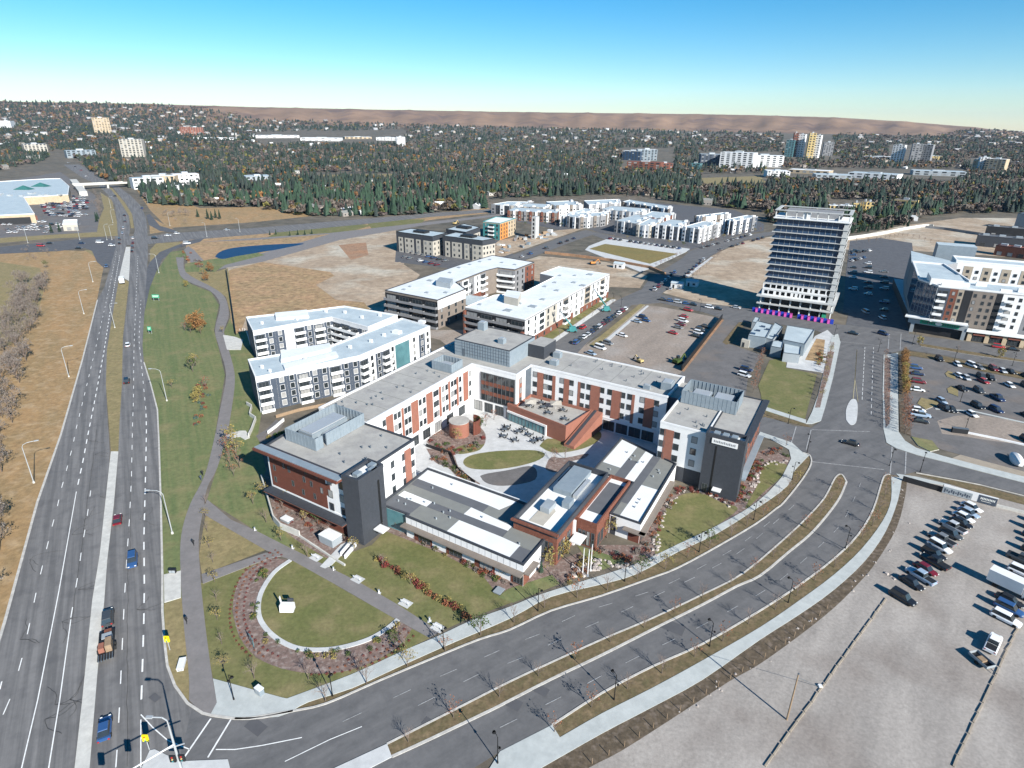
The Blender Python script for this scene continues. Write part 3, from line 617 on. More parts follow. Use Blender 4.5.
# ================================================================ main four-storey health campus building
HB = Bd('health_centre', 'long four-storey white health centre with terracotta strips and dark stair towers round a courtyard', 'building', W(0,0))
me = MB(); foot = uvp(-17,-48.2, 0,-48.2, 0,0, 16.3,0, 16.3,9.4, 60,9.4, 60,26.7, -17,26.7)
me.prism(foot, 0, 15.1, 0, 1); part(HB, 'wing', me, ('white','gray_roof')); parapet(HB, foot, 15.0, .5, .45, 'white')
me = MB(); f2 = uvp(-12.2,-69.2, 13.6,-69.2, 13.6,-62, 15.5,-62, 15.5,-48.25, -15,-48.25); me.prism(f2, 0, 15.12, 0, 1)
part(HB, 'west_block', me, ('white','gray_roof')); parapet(HB, f2, 15.05, .45, .4, 'charcoal')
me = MB(); f3 = uvp(63,-6.6, 83.5,-6.6, 83.5,22, 63,22); me.prism(f3, 0, 15.12, 0, 1); part(HB, 'east_block', me, ('white','gray_roof'))
parapet(HB, uvp(63,-6.6, 75,-6.6, 75,22, 63,22), 15.05, .45, .35, 'white'); parapet(HB, uvp(75.1,-6.5, 83.6,-6.5, 83.6,22.1, 75.1,22.1), 15.06, .35, .35, 'charcoal')
me = MB(); me.prism(uvp(60.02,11.5, 62.98,11.5, 62.98,24, 60.02,24), 0, 14.6, 0, 1); part(HB, 'link', me, ('charcoal_blue','gray_roof'))
# dark outer cladding on the long outer faces
me = MB()
for a, b in ((W(-17,26.7), W(-17,-48.2)), (W(60,26.7), W(-17,26.7))):
    wl = Wl(a, b); wl.box(me, 0, wl.L, 0, 15.55, 0.0, .12)
part(HB, 'outer_cladding', me, 'charcoal')
# roof seams and small roof vents
rnd = random.Random(2)
for v0 in range(-46, 24, 7): part(HB, 'roof_seam', MB().prism([W(-16.4,v0),W(-.6,v0),W(-.6,v0+.12),W(-16.4,v0+.12)], 15.1, 15.14), 'roof_grey')
for u0 in range(18, 58, 8): part(HB, 'roof_seam', MB().prism([W(u0,10),W(u0+.12,10),W(u0+.12,26),W(u0,26)], 15.1, 15.14), 'roof_grey')
for k in range(48):
    u, v = (rnd.uniform(-15,-2), rnd.uniform(-45,-12)) if k < 18 else ((rnd.uniform(18,58), rnd.uniform(12,25)) if k < 33 else ((rnd.uniform(2,13), rnd.uniform(-66,-50)) if k < 41 else (rnd.uniform(65,74), rnd.uniform(-5,6))))
    me = MB(); me.tube(W(u,v,15.1), W(u,v,15.75), .16, .16, 6); part(HB, 'roof_vent', me, 'metal_dark')
def panel(wl, s0, s1, z0, z1, m, d=.05, name='cladding_panel'):
    me = MB(); wl.box(me, s0, s1, z0, z1, -.02, d); return part(HB, name, me, m)
WZ = (5.2, 8.5, 11.8)       # sill heights of the three upper floors
# left wing, courtyard face (from the corner outwards)
wl = Wl(W(0,-48.2), W(0,0))
for xa, xb in ((386,393),(401.3,403.6),(411,418),(426,432.5),(438.8,441),(448,450),(456.3,458.3),(463,468)):
    s0, s1 = sorted((wl.sx(xa), wl.sx(xb))); panel(wl, s0, s1, 4.4, 14.0, 'terracotta')
for x in (384,395.2,399,405.5,409,420,424,434.5,437,443,446.4,452,455,460,469.8):
    s = wl.sx(x)
    for z in WZ: window(HB, wl, s, z, 1.25, 1.75)
for x0 in (392,402,413,425,437,449,461):
    window(HB, wl, wl.sx(x0), .4, 3.4, 3.0, mull=2)
# centre face: large glazed bay with brick spandrels, ground floor openings
wl = Wl(W(0,0), W(16.3,0)); s0, s1 = wl.sx(481.5), wl.sx(514.6)
me = MB(); wl.box(me, s0-.25, s1+.25, 4.2, 13.6, 0, .12); part(HB, 'bay_frame', me, 'frame')
me = MB(); wl.box(me, s0, s1, 4.5, 13.4, .12, .2); g = part(HB, 'curtain_wall', me, 'glass')
me = MB()
for z in (6.4, 9.6): wl.box(me, s0, s1, z, z+1.3, .2, .26)
part(HB, 'spandrel', me, 'brick')
me = MB()
for k in range(9): s = s0+(s1-s0)*k/8; wl.box(me, s-.05, s+.05, 4.5, 13.4, .2, .33)
part(HB, 'mullion', me, 'frame')
for k in range(4): window(HB, wl, 2.2+k*4., .3, 3.1, 3.2, mull=2)
wl = Wl(W(16.3,0), W(16.3,9.4)); panel(wl, 1.6, 3.4, 4.2, 13.4, 'terracotta')
for z in WZ: window(HB, wl, 2.5, z, 1.3, 1.9, off=.05)
panel(wl, 5.6, 9.3, 5.7, 15.45, 'metal_dark', .06)
# right wing courtyard face
wl = Wl(W(16.3,9.4), W(60,9.4))
for xa, xb in ((537.5,543.8),(552.5,555.7),(564,569.5),(578,581),(590.5,600.5),(612,621.5),(632,635),(645,654.5)):
    panel(wl, max(.1,wl.sx(xa)), wl.sx(xb), 4.5, 13.6, 'terracotta')
for x in (535.3,545.8,550.6,562,571.7,582.8,589,602.3,610,623.2,630,642.6,656.8):
    for z in WZ: window(HB, wl, wl.sx(x), z, 1.45, 1.75)
for x in (596,609,622,635,648): window(HB, wl, wl.sx(x,4), .3, 3.6, 3.1, mull=1)
panel(wl, 0.0, wl.L-.05, 3.95, 4.35, 'white', .1, 'band')
wl = Wl(W(60,9.4), W(60,12)); panel(wl, 0, wl.L, 0, 15, 'charcoal_blue', .05)
# west block: white end, dark stair tower, brick front with canopy
wl = Wl(W(15.5,-62), W(15.5,-48.25))
s0, s1 = wl.sx(404.3), wl.sx(410.6); panel(wl, s0, s1, 4.3, 14.0, 'terracotta')
for x in (392.3,405.2-1.8,412.2):
    for z in WZ: window(HB, wl, wl.sx(x), z, 1.2, 1.75)
me = MB(); t = uvp(13.6,-70.3, 18,-69.9, 18,-62.1, 13.6,-62.1); me.prism(t, 0, 15.6, 0, 1); part(HB, 'stair_tower', me, ('charcoal','roof_light')); parapet(HB, t, 15.6, .9, .5, 'charcoal')
wl = Wl(W(18,-69.9), W(18,-62.1)); me = MB(); wl.box(me, 5.6, 6.2, 1, 13.4, 0, .06); part(HB, 'slot_window', me, 'black')
wl2 = Wl(W(18,-69.9), W(18,-62.1)); window(HB, wl2, 5.6, .1, 1.4, 2.2, mull=1, name='door')
me = MB(); me.box(0,0,0,0,0,0); me = MB(); me.prism(uvp(18.3,-67,21,-67,21,-64.8,18.3,-64.8), 2.4, 2.65, 0); part(HB, 'door_canopy', me, 'white')
for k,(u,v) in enumerate(((15,-68.5),(16.6,-65.5),(15.2,-64))):
    me = MB(); me.prism(uvp(u,v,u+1.4,v,u+1.4,v+1.6,u,v+1.6), 15.6, 16.5); part(HB, 'rooftop_unit', me, 'metal_blue')
wl = Wl(W(-12.2,-69.2), W(13.6,-69.2))
panel(wl, .6, 19.2, 5.0, 14.2, 'brick_dark', .08); panel(wl, 19.22, 20.6, 8.6, 11.6, 'brick_dark', .075); panel(wl, 0.05, 25.7, 0, 4.2, 'brick_dark', .06)
panel(wl, .55, 25.7, 4.55, 5.0, 'white', .12, 'band')
rnd = random.Random(4)
for s, z in ((2,6.2),(2.2,9.4),(2,12.3),(5.6,11.0),(7.4,10.6),(8.2,7.2),(11.5,6.0),(12.3,9.6),(13.2,12),(14.6,9.2),(15.3,6.2),(16.6,12.2),(17.8,8.6)):
    window(HB, wl, s, z, .75, 1.5, off=.08)
for s in (20.6, 24.2):
    for z in WZ: window(HB, wl, s, z, 1.35, 1.9, off=.08)
me = MB(); wl.box(me, -1.2, 25.8, 14.95, 15.5, .12, 2.7); part(HB, 'roof_overhang', me, 'brick_dark')
me = MB(); wl.box(me, -1.0, 25.8, 15.5, 15.7, .4, 2.3); part(HB, 'eaves_flashing', me, 'metal_blue')
me = MB(); wl.box(me, -.1, 25.8, 4.1, 4.5, .12, 2.3); part(HB, 'canopy', me, 'charcoal'); me = MB(); wl.box(me, -.15, 25.85, 3.95, 4.1, .12, 2.35); part(HB, 'canopy_soffit', me, 'brick')
pass
wl = Wl(W(-15,-48.25), W(-12.2,-69.2)); panel(wl, 0, wl.L, 0, 15, 'charcoal_blue', .05)
for z in WZ:
    for s in (5, 12): window(HB, wl, s, z, 1.2, 1.7, off=.05)
# east block: white face with terracotta strip, dark tower with sign, brick gable
wl = Wl(W(63,-6.6), W(75,-6.6)); panel(wl, wl.sx(664.5), wl.sx(674), 4.3, 13.7, 'terracotta')
for x in (661.8, 677.3, 694.6):
    for z in WZ: window(HB, wl, max(.9, wl.sx(x)), z, 1.5, 1.8)
panel(wl, .1, 11.9, 0, 4.2, 'charcoal', .04)
me = MB(); t = uvp(75,-8.6, 84.3,-8.6, 84.3,-4.9, 75,-4.9); me.prism(t, 0, 15.7, 0, 1); part(HB, 'stair_tower', me, ('charcoal','roof_light')); parapet(HB, t, 15.7, .9, .4, 'charcoal')
wl = Wl(W(75,-8.6), W(84.3,-8.6))
me = MB(); wl.box(me, 2.6, 3.0, .2, 13.6, 0, .05); part(HB, 'slot_window', me, 'black'); window(HB, wl, 1.4, .1, 1.4, 2.6, mull=1, name='door')
me = MB(); wl.box(me, 1.6, 7.6, 14.3, 15.6, 0, .25); sg = part(HB, 'sign_panel', me, 'white'); sg['label'] = 'white rounded sign board high on the dark stair tower'
me = MB()
for k in range(13): s = 2.1+k*.4; wl.box(me, s, s+.22, 14.7, 15.2+.12*(k%3==0), .25, .28)
me2 = me.build('lettering', M['grey_wall'], None); me2.parent = sg; me2.location = -HB.location
for k in range(3):
    me = MB(); me.prism(uvp(76.5+k*2.1,-7.4,77.9+k*2.1,-7.4,77.9+k*2.1,-5.8,76.5+k*2.1,-5.8), 15.7, 16.4); part(HB, 'rooftop_unit', me, 'metal_blue')
wl = Wl(W(83.5,-4.9), W(83.5,22)); panel(wl, .2, 26.8, 4.6, 14.3, 'brick', .08); panel(wl, 0, 4.5, 5, 14.2, 'white', .13); panel(wl, 0, 26.8, 0, 4.4, 'brick_dark', .06)
me = MB(); wl.box(me, -.5, 27.4, 14.9, 15.4, .1, 1.4); part(HB, 'roof_overhang', me, 'charcoal'); me = MB(); wl.box(me, 0, 27, 4.2, 4.6, .1, 1.7); part(HB, 'canopy', me, 'metal_blue')
for s in (7,10,14,17,21,24):
    for z in WZ: window(HB, wl, s, z, 1.0, 1.7, off=.08)
me = MB(); me.prism(uvp(78.5,-10.5,80.6,-10.5,80.6,-8.7,78.5,-8.7), 2.4, 2.6); part(HB, 'door_canopy', me, 'white')
# rooftop plant room over the corner
me = MB(); f = uvp(-10,4.7, 11,4.7, 11,21.2, -10,21.2); me.prism(f, 15.1, 20.3, 0, 1); part(HB, 'plant_room', me, ('metal_blue','gray_roof')); parapet(HB, f, 20.3, .25, .25, 'charcoal')
wl = Wl(W(-10,4.7), W(11,4.7)); me = MB()
for k in range(3, 21): wl.box(me, k, k+.07, 15.4, 20.2, 0, .09)
for k in range(4): wl.box(me, 0, 21, 16.4+k*1.05, 16.46+k*1.05, 0, .07)
wl.box(me, 3.2, 3.9, 15.2, 17.8, 0, .06); part(HB, 'louvre_rib', me, 'metal_dark')
me = MB(); me.prism(uvp(11.3,16.5,17,16.5,17,25,11.3,25), 15.1, 19.4, 0, 1); part(HB, 'stair_head', me, ('charcoal','gray_roof'))
def screen(u0, u1, v0, v1, z0, z1, gapu=None, m='metal_blue'):
    me = MB(); t = .14
    segs = [((u0,v0),(u1,v0)),((u1,v0),(u1,v1)),((u1,v1),(u0,v1)),((u0,v1),(u0,v0))]
    for i,(a,b) in enumerate(segs):
        wl = Wl(W(*a), W(*b))
        if gapu and i == 1: wl.box(me, 0, gapu, z0, z1, -t, 0); wl.box(me, gapu+1.1, wl.L, z0, z1, -t, 0)
        else: wl.box(me, 0, wl.L, z0, z1, -t, 0)
        k = 0
        while k < wl.L: wl.box(me, k, k+.12, z0, z1-.05, -t-.12, -t); wl.box(me, k, k+.06, z0, z1, 0, .05); k += 1.1
    part(HB, 'equipment_screen', me, m)
screen(-10.4, -.2, -64.6, -48.6, 15.2, 18.3, 2.2); screen(64, 78.6, 8.2, 17.4, 15.2, 18.8, 1.2); screen(-8.6,-1.2,-9.5,-3.6,15.2,17.9)
for (u0,u1,v0,v1,h) in ((-8.3,-3.6,-62.5,-51,2.3),(-3.2,-1.6,-60,-55,1.7),(66,71,10,15,2.2),(72,77,10,15,2.5),(-7,-3,-8,-5,1.5),(4,6,9,11,1.6),(-9,-6.5,17,19.5,2.6),(20.5,23,13.5,15.5,1.5),(18.5,21,20,22,1.7),(56.5,59.5,14,17.5,2.2),(52,54,11.6,12.8,1.2)):
    z = 20.3 if (-10 < u0 < 11 and 4.7 < v0 < 21) else 15.1
    me = MB(); me.prism(uvp(u0,v0,u1,v0,u1,v1,u0,v1), z, z+h); me.prism(uvp(u0+.3,v0+.3,u1-.3,v0+.3,u1-.3,v1-.3,u0+.3,v1-.3), z+h, z+h+.25, 1); part(HB, 'rooftop_unit', me, ('metal_blue','galv'))
# ---------------------------------------------------------------- low front pavilions
def roofpanels(par, z, items, name='roof_panel'):
    for i, (m, q) in enumerate(items):
        me = MB(); me.prism(uvp(*q), z, z+.035+.004*i); part(par, name, me, m)
PW = Bd('clinic_pavilion', 'low west pavilion with striped white, grey and charcoal flat roof beside the big front lawn', 'building', W(30,-55))
f = uvp(16,-62, 23.8,-61.6, 23.8,-62.3, 53.9,-62.3, 53.9,-51.5, 46,-51.5, 46,-50, 44.3,-43.8, 15.6,-43.8)
me = MB(); me.prism(f, 0, 5.1, 0, 1); part(PW, 'wall', me, ('white','roof_grey')); parapet(PW, f, 5.1, .4, .35, 'charcoal')
roofpanels(PW, 5.1, [('roof_light',(16,-44.2,42,-44.2,40,-49,16.3,-48.7)),('roof_dark',(16.3,-48.7,37.3,-48.8,37.3,-51.6,16.6,-51.6)),('roof_grey',(37.3,-48.8,40,-49,45,-50.5,45,-52.4,37.3,-51.6)),
 ('roof_grey',(16.6,-51.6,34.2,-51.6,34.2,-54.6,17,-54.6)),('roof_light',(34.2,-51.6,45.6,-52.6,45.6,-54.5,34.2,-54.6)),('roof_light',(17,-54.6,25.4,-54.7,25.4,-56.8,17,-56.8)),('roof_dark',(25.4,-54.7,45.6,-54.5,45.6,-56.8,25.4,-56.8)),
 ('roof_dark',(16.5,-56.8,24,-57,24,-61.3,16.5,-61.4)),('roof_grey',(24,-57,34.6,-57,34.6,-61.8,24,-61.8)),('roof_light',(34.6,-57,50.3,-57,50.3,-61.8,34.6,-61.8)),('roof_dark',(50.3,-57.6,53.4,-57.6,53.4,-61.8,50.3,-61.8)),('roof_grey',(45.7,-52.2,53.4,-52.2,53.4,-57.5,45.7,-57))])
wl = Wl(W(23.8,-62.3), W(53.9,-62.3))
me = MB(); wl.box(me, -.4, 30.4, 3.25, 3.5, 0, 1.6); part(PW, 'canopy', me, 'taupe')
for a, b in ((2.2,7.2),(11,15.2),(18.4,23.4),(27.2,30)):
    me = MB(); wl.box(me, a, b, 0, 3.2, -.05, .05); part(PW, 'brick_panel', me, 'brick_dark'); window(PW, wl, (a+b)/2+.4, .3, min(3.2,b-a-.6), 2.4, mull=2, off=.05)
me = MB()
for k in range(1, 20): wl.box(me, k*1.5, k*1.5+.05, 3.6, 5.1, 0, .03)
part(PW, 'wall_joint', me, 'grey_wall')
wl = Wl(W(53.9,-62.3), W(53.9,-51.5)); me = MB(); wl.box(me, .05, 2.6, 0, 3.1, -.05, .06); part(PW, 'brick_panel', me, 'brick'); me = MB(); wl.box(me, -.2, 4.2, 3.25, 3.5, 0, 1.4); part(PW, 'canopy', me, 'taupe')
me = MB(); wl.box(me, 7.6, 10.6, 0, 5.0, 0, .06); part(PW, 'dark_panel', me, 'charcoal')
wl = Wl(W(16,-62), W(23.8,-61.6)); me = MB(); wl.box(me, 0, 7.7, 0, 5.0, 0, .06); part(PW, 'dark_panel', me, 'glass_teal')
me = MB(); me.prism(uvp(15.6,-43.6,42.9,-43.6,44.2,-43.7,44.2,-43.4,15.6,-43.3), 5.5, 5.6); part(PW, 'fascia', me, 'roof_light')
rnd = random.Random(8)
for k in range(14): u, v = rnd.uniform(18,50), rnd.uniform(-60,-46 if k < 5 else -55); (v < -52 or u < 42) and part(PW, 'roof_vent', MB().tube(W(u,v,5.1), W(u,v,5.6), .18, .18, 6), 'metal_grey')
BP = Bd('brick_entrance_pavilion', 'brown brick entrance pavilion with sunken white roof, between the two low striped pavilions', 'building', W(51,-40))
f = uvp(46.2,-53.1, 56.7,-53.1, 56.7,-25.3, 46.2,-25.3); me = MB(); me.prism(f, 0, 6.6, 0, 1); part(BP, 'wall', me, ('brick','roof_light')); parapet(BP, f, 6.6, 1.4, .3, 'charcoal')
for (u0,u1,v0,v1,h,m) in ((48.2,52.8,-38,-26.5,1.3,'metal_blue'),(49.2,51.4,-46.5,-43,1.4,'metal_grey'),(52.6,54.4,-42.5,-40,1.6,'metal_blue'),(53.2,54.2,-38,-30,1.0,'galv')):
    me = MB(); me.prism(uvp(u0,v0,u1,v0,u1,v1,u0,v1), 6.6, 6.6+h); part(BP, 'rooftop_unit', me, m)
me = MB(); me.tube(W(47.6,-34,7.2), W(47.6,-26,7.2), .18, .18, 6); part(BP, 'pipe', me, 'metal_dark')
me = MB(); me.prism(uvp(48.7,-50.7,52.2,-50.7,52.2,-44.6,48.7,-41), 6.6, 6.68); part(BP, 'roof_panel', me, 'beige')
wl = Wl(W(46.2,-53.1), W(56.7,-53.1))
for s in (6.1,7.1,8.1,9.2): window(BP, wl, s, .6, .8, 4.6, trans=2)
me = MB(); wl.box(me, -.3, 10.9, 7.5, 7.9, 0, .7); part(BP, 'cornice', me, 'brick')
wl = Wl(W(56.7,-53.1), W(56.7,-44)); 
for s in (1.2,2.3,3.4,5.4,6.3): window(BP, wl, s, .6, .8, 4.4, trans=2)
me = MB(); wl.box(me, 7.9, 8.5, 0, 6.3, 0, .5); part(BP, 'portal', me, 'white')
f = uvp(56.75,-44, 61.8,-44, 61.8,-23.4, 56.75,-23.4); me = MB(); me.prism(f, 0, 5.6, 0, 1); part(BP, 'wall', me, ('brick','roof_light')); parapet(BP, f, 5.6, .9, .3, 'brick')
me = MB(); me.prism(uvp(57.3,-39,61.3,-39,61.3,-25.5,57.3,-25.5), 5.6, 5.66); part(BP, 'roof_panel', me, 'roof_dark')
wl = Wl(W(56.75,-44), W(61.8,-44))
for s in (1.2,2.2,3.2,4.3): window(BP, wl, s, .4, .75, 3.6, trans=1)
wl = Wl(W(61.8,-44), W(61.8,-37))
for s in (1.5,3.4): window(BP, wl, s, .3, 1.4, 3.2, mull=1)
me = MB(); me.prism(uvp(57.2,-48,59.8,-48,59.8,-44.4,57.2,-44.4), 2.9, 3.15); part(BP, 'door_canopy', me, 'white')
PE = Bd('clinic_pavilion', 'low east pavilion with striped roof, between the brick entrance pavilion and corner lawn', 'building', W(60,-20))
f = uvp(51.4,-1.9, 68.6,-7.5, 69.2,-36.8, 62,-36.8, 62,-22, 51.4,-22); me = MB(); me.prism(f, 0, 5.0, 0, 1); part(PE, 'wall', me, ('white','roof_grey')); parapet(PE, f, 5.0, .4, .3, 'charcoal')
roofpanels(PE, 5.0, [('roof_light',(51.9,-2.4,56.9,-4.2,56.9,-16.8,51.9,-16.5)),('roof_grey',(51.9,-16.5,56.9,-16.8,56.9,-21.6,51.9,-21.6)),('roof_grey',(56.9,-4.2,59.6,-5.2,59.6,-11.6,56.9,-11.7)),('roof_dark',(56.9,-11.7,59.6,-11.6,59.6,-21.5,56.9,-21.6)),
 ('roof_light',(59.6,-5.2,62,-6,62,-21.5,59.6,-21.5)),('roof_dark',(62,-6,64.1,-6.6,64.1,-31,62.3,-31)),('roof_grey',(64.1,-6.6,68.2,-7.8,68.3,-21.6,64.1,-21.6)),('roof_light',(64.1,-21.6,68.3,-21.6,68.7,-36.3,64.1,-36.3)),('roof_grey',(62.4,-31,64.1,-31,64.1,-36.3,62.4,-36.3))])
wl = Wl(W(62,-36.8), W(69.2,-36.8)); me = MB(); wl.box(me, .3, 1.6, 0, 4.7, 0, .05); part(PE, 'dark_panel', me, 'charcoal'); me = MB(); wl.box(me, 4.6, 7.15, 0, 2.9, 0, .06); part(PE, 'brick_panel', me, 'brick_dark')
me = MB(); wl.box(me, 3.6, 8.6, 3.0, 3.25, 0, 1.4); part(PE, 'canopy', me, 'taupe')
wl = Wl(W(69.2,-36.8), W(68.6,-7.5)); me = MB(); wl.box(me, -1.2, 24, 3.0, 3.25, 0, 1.4); part(PE, 'canopy', me, 'taupe')
for a, b in ((.1,4),(8,12),(16,20)):
    me = MB(); wl.box(me, a, b, 0, 2.9, 0, .06); part(PE, 'brick_panel', me, 'brick'); window(PE, wl, (a+b)/2, .3, 3, 2.3, mull=2, off=.06)
for k in range(9): u, v = rnd.uniform(53,67), rnd.uniform(-20,-8); part(PE, 'roof_vent', MB().tube(W(u,v,5.), W(u,v,5.5), .18, .18, 6), 'metal_grey')
for v in (-28,-29.6,-31.5): part(PE, 'roof_vent', MB().tube(W(66,v,5.), W(66,v,5.5), .18, .18, 6), 'metal_grey')
# terrace pavilion with roof deck
TP = Bd('roof_terrace_pavilion', 'brick single-storey pavilion with furnished roof terrace, inside the courtyard', 'building', W(25,3))
f = uvp(13.6,-.8, 35.6,-4.7, 37.6,9.2, 16.4,9.2, 16.4,-.1, 13.7,-.1); me = MB(); me.prism(f, 0, 4.8, 0, 1); part(TP, 'wall', me, ('terracotta','gray_roof')); parapet(TP, f, 4.8, .9, .25, 'terracotta')
wl = Wl(W(13.6,-.8), W(35.6,-4.7)); me = MB(); wl.box(me, .1, 15.6, 2.9, 3.5, 0, .35); wl.box(me, 15.1, 15.6, 0, 2.9, 0, .35); part(TP, 'white_frame', me, 'white'); me = MB(); wl.box(me, .1, 15.1, .2, 2.9, 0, .08); part(TP, 'glazing', me, 'glass_teal')
me = MB()
for k in range(11): wl.box(me, .5+k*1.4, .6+k*1.4, .2, 2.9, .08, .16)
part(TP, 'mullion', me, 'frame')
a, b, c_, d_ = W(36.0,-6.4), W(39.3,-6.6), W(41.3,9.1), W(37.9,9.1)
me = MB(); me.hexa([Vector((p.x,p.y,0)) for p in (a,b,c_,d_)]+[Vector((a.x,a.y,1.0)),Vector((b.x,b.y,1.0)),Vector((c_.x,c_.y,5.8)),Vector((d_.x,d_.y,5.8))]); part(TP, 'stair_wall', me, 'terracotta')
me = MB(); a, b, c_, d_ = W(36.6,-6.5), W(37.6,-6.55), W(39.4,9.05), W(38.5,9.05); me.hexa([Vector((a.x,a.y,1.0)),Vector((b.x,b.y,1.0)),Vector((c_.x,c_.y,5.8)),Vector((d_.x,d_.y,5.8)),Vector((a.x,a.y,1.1)),Vector((b.x,b.y,1.1)),Vector((c_.x,c_.y,5.9)),Vector((d_.x,d_.y,5.9))]); part(TP, 'stair', me, 'charcoal')
RT = Bd('rotunda', 'round terracotta drum with grey roof in the courtyard garden', 'building', W(6.5,-16.8))
c0 = W(6.4,-16.8); me = MB(); me.tube(c0, c0+Vector((0,0,4.6)), 2.9, 2.9, 32, 0); part(RT, 'drum', me, 'terracotta'); me = MB(); me.tube(c0+Vector((0,0,4.55)), c0+Vector((0,0,4.75)), 3.0, 3.0, 32); part(RT, 'roof', me, 'gray_roof')
cc = W(8.4,-13.3); me = MB()
for k in range(9): t0 = -1.3+k*.3; pa = cc+Vector((math.cos(t0)*2.5,math.sin(t0)*2.5,0)); pb = cc+Vector((math.cos(t0+.3)*2.5,math.sin(t0+.3)*2.5,0)); wl = Wl(pa,pb); wl.box(me,0,wl.L,0,4.4,0,.3)
part(RT, 'curved_screen_wall', me, 'brick_dark')
# ================================================================ neighbouring buildings
def facade(par, wl, z0, h, floors, bays, count, base=None, wsize=(1.5,1.9), fr='frame'):
    tot = sum(b[0] for b in bays); s = 0; fh = (h-z0)/floors
    for wgt, typ, mt in bays:
        L = wl.L*wgt/tot
        if mt: me = MB(); wl.box(me, s+.02, s+L-.02, z0, h-(.0 if mt != 'up' else fh), -.02, .09); part(par, 'cladding_panel', me, mt)
        off = .09 if mt else 0
        for f in range(floors):
            z = z0+f*fh
            if typ == 'w' and count[0] > 0: window(par, wl, s+L/2, z+.28*fh, min(wsize[0], L*.7), wsize[1], off=off, fr=fr); count[0] -= 1
            if typ == 'ww' and count[0] > 0:
                window(par, wl, s+L/2, z+.25*fh, L*.7, wsize[1], off=off, mull=1, fr=fr); count[0] -= 1
            if typ == 'b':
                if count[0] > 0: window(par, wl, s+L/2, z+.1*fh, L*.72, fh*.7, off=off+.07, mull=2, fr='frame'); count[0] -= 1
                me = MB(); wl.box(me, s+.1, s+L-.1, z-.12, z+.06, 0, 1.5); wl.box(me, s+.1, s+L-.1, z+.06, z+1.0, 1.42, 1.5)
                wl.box(me, s+.1, s+.18, z+.06, z+1.0, .1, 1.42); wl.box(me, s+L-.18, s+L-.1, z+.06, z+1.0, .1, 1.42)
                part(par, 'balcony', me, 'roof_light' if fr != 'dk' else 'grey_wall')
                if fr == 'white': me = MB(); wl.box(me, s+.12, s+L-.12, z+.08, z+fh*.9, off-.02, off+.06); part(par, 'balcony_recess_shade', me, 'charcoal_blue')  # flat dark panel: shade of a recessed balcony put into its colour
        s += L
def atp(z, *q): return [at(q[i], q[i+1], z) for i in range(0, len(q), 2)]
def centroid(p): return sum((Vector((q[0],q[1],0)) for q in p), Vector())/len(p)
def block(name, label, foot, h, wall='white', roof='blue_roof', group=None, par=('white',.5,.3), cat='building'):
    b = Bd(name, label, cat, centroid(foot), group); me = MB(); me.prism(foot, 0, h, 0, 1); part(b, 'wall', me, (wall, roof))
    if par: parapet(b, foot, h, par[1], par[2], par[0])
    return b
# white and blue bent apartment blocks
S = block('apartment_building', 'white and slate-blue bent apartment block with stacked balconies, directly behind the grey-roofed wing', atp(11.6, 248,360.5, 255.4,378.5, 359,357, 430,327, 402,319, 330,347), 11.6, 'white', 'blue_roof')
fp = atp(11.6, 255.4,378.5, 359,357, 430,327)
cnt = [60]; facade(S, Wl(fp[0], fp[1]), 0, 10.4, 4, [(1.2,'b',None),(.5,'p','charcoal_blue'),(.9,'w','charcoal_blue'),(.9,'w','charcoal_blue'),(1.2,'b',None),(.9,'w','charcoal_blue'),(.9,'w','charcoal_blue'),(1.2,'b',None),(.9,'w','charcoal_blue'),(.9,'w','charcoal_blue')], cnt, fr='white')
cnt = [40]; facade(S, Wl(fp[1], fp[2]), 0, 10.2, 4, [(1.2,'b',None),(1,'w',None),(.9,'w','charcoal_blue'),(1.2,'b',None),(.8,'w',None),(2.2,'p','glass_teal'),(1.6,'w',None),(1,'w','charcoal_blue'),(1,'w',None)], cnt, fr='white')
wl = Wl(at(248,360.5,11.6), at(255.4,378.5,11.6)); part(S, 'dark_gable', (lambda me: (wl.box(me,0,wl.L,0,11.4,0,.08), me)[1])(MB()), 'charcoal_blue')
for q, z in (((281,362,281.5,352.5,330,345,331,350),12.8),((283,365,336,352,338,356,285,370),12.3)):
    me = MB(); me.prism(atp(12, *q), 11.6, z); part(S, 'raised_roof', me, 'white_roof')
def roofgear(par, z, q, m='metal_grey', h=1.):
    for x, y, s in q:
        a = at(x, y, z); me = MB(); me.prism([a-UU*s-VV*s*.7, a+UU*s-VV*s*.7, a+UU*s+VV*s*.7, a-UU*s+VV*s*.7], z, z+h); part(par, 'rooftop_unit', me, m)
roofgear(S, 11.6, ((397,333,1.6),(422,323,1.3),(371,342,.6),(305,360,.5),(262,368,.5),(350,348,.6),(384,336,.6),(270,372,.4)), 'white')
N = block('apartment_building', 'white and slate-blue apartment block with bent rear wing, beside the dry scrub field', atp(11.6, 246,318, 253,332, 332,318, 368,328, 397.5,315.8, 344.7,306.8, 308.7,311.3), 11.6, 'white', 'blue_roof')
fp = atp(11.6, 253,332, 332,318, 368,328)
cnt = [52]; facade(N, Wl(fp[0], fp[1]), 0, 10.4, 4, [(1.1,'b',None),(.9,'w','charcoal_blue'),(.9,'w','charcoal_blue'),(.9,'p',None),(1.1,'b',None),(.9,'w','charcoal_blue'),(1.1,'b',None),(.9,'w','charcoal_blue')], cnt, fr='white')
cnt = [30]; facade(N, Wl(fp[1], fp[2]), 0, 10.4, 4, [(1,'b',None),(1,'b','charcoal_blue'),(1,'b',None),(1,'w','charcoal_blue')], cnt, fr='white')
wl = Wl(at(246,318,11.6), at(253,332,11.6)); part(N, 'dark_gable', (lambda me: (wl.box(me,0,wl.L,0,11.4,0,.08), me)[1])(MB()), 'charcoal_blue')
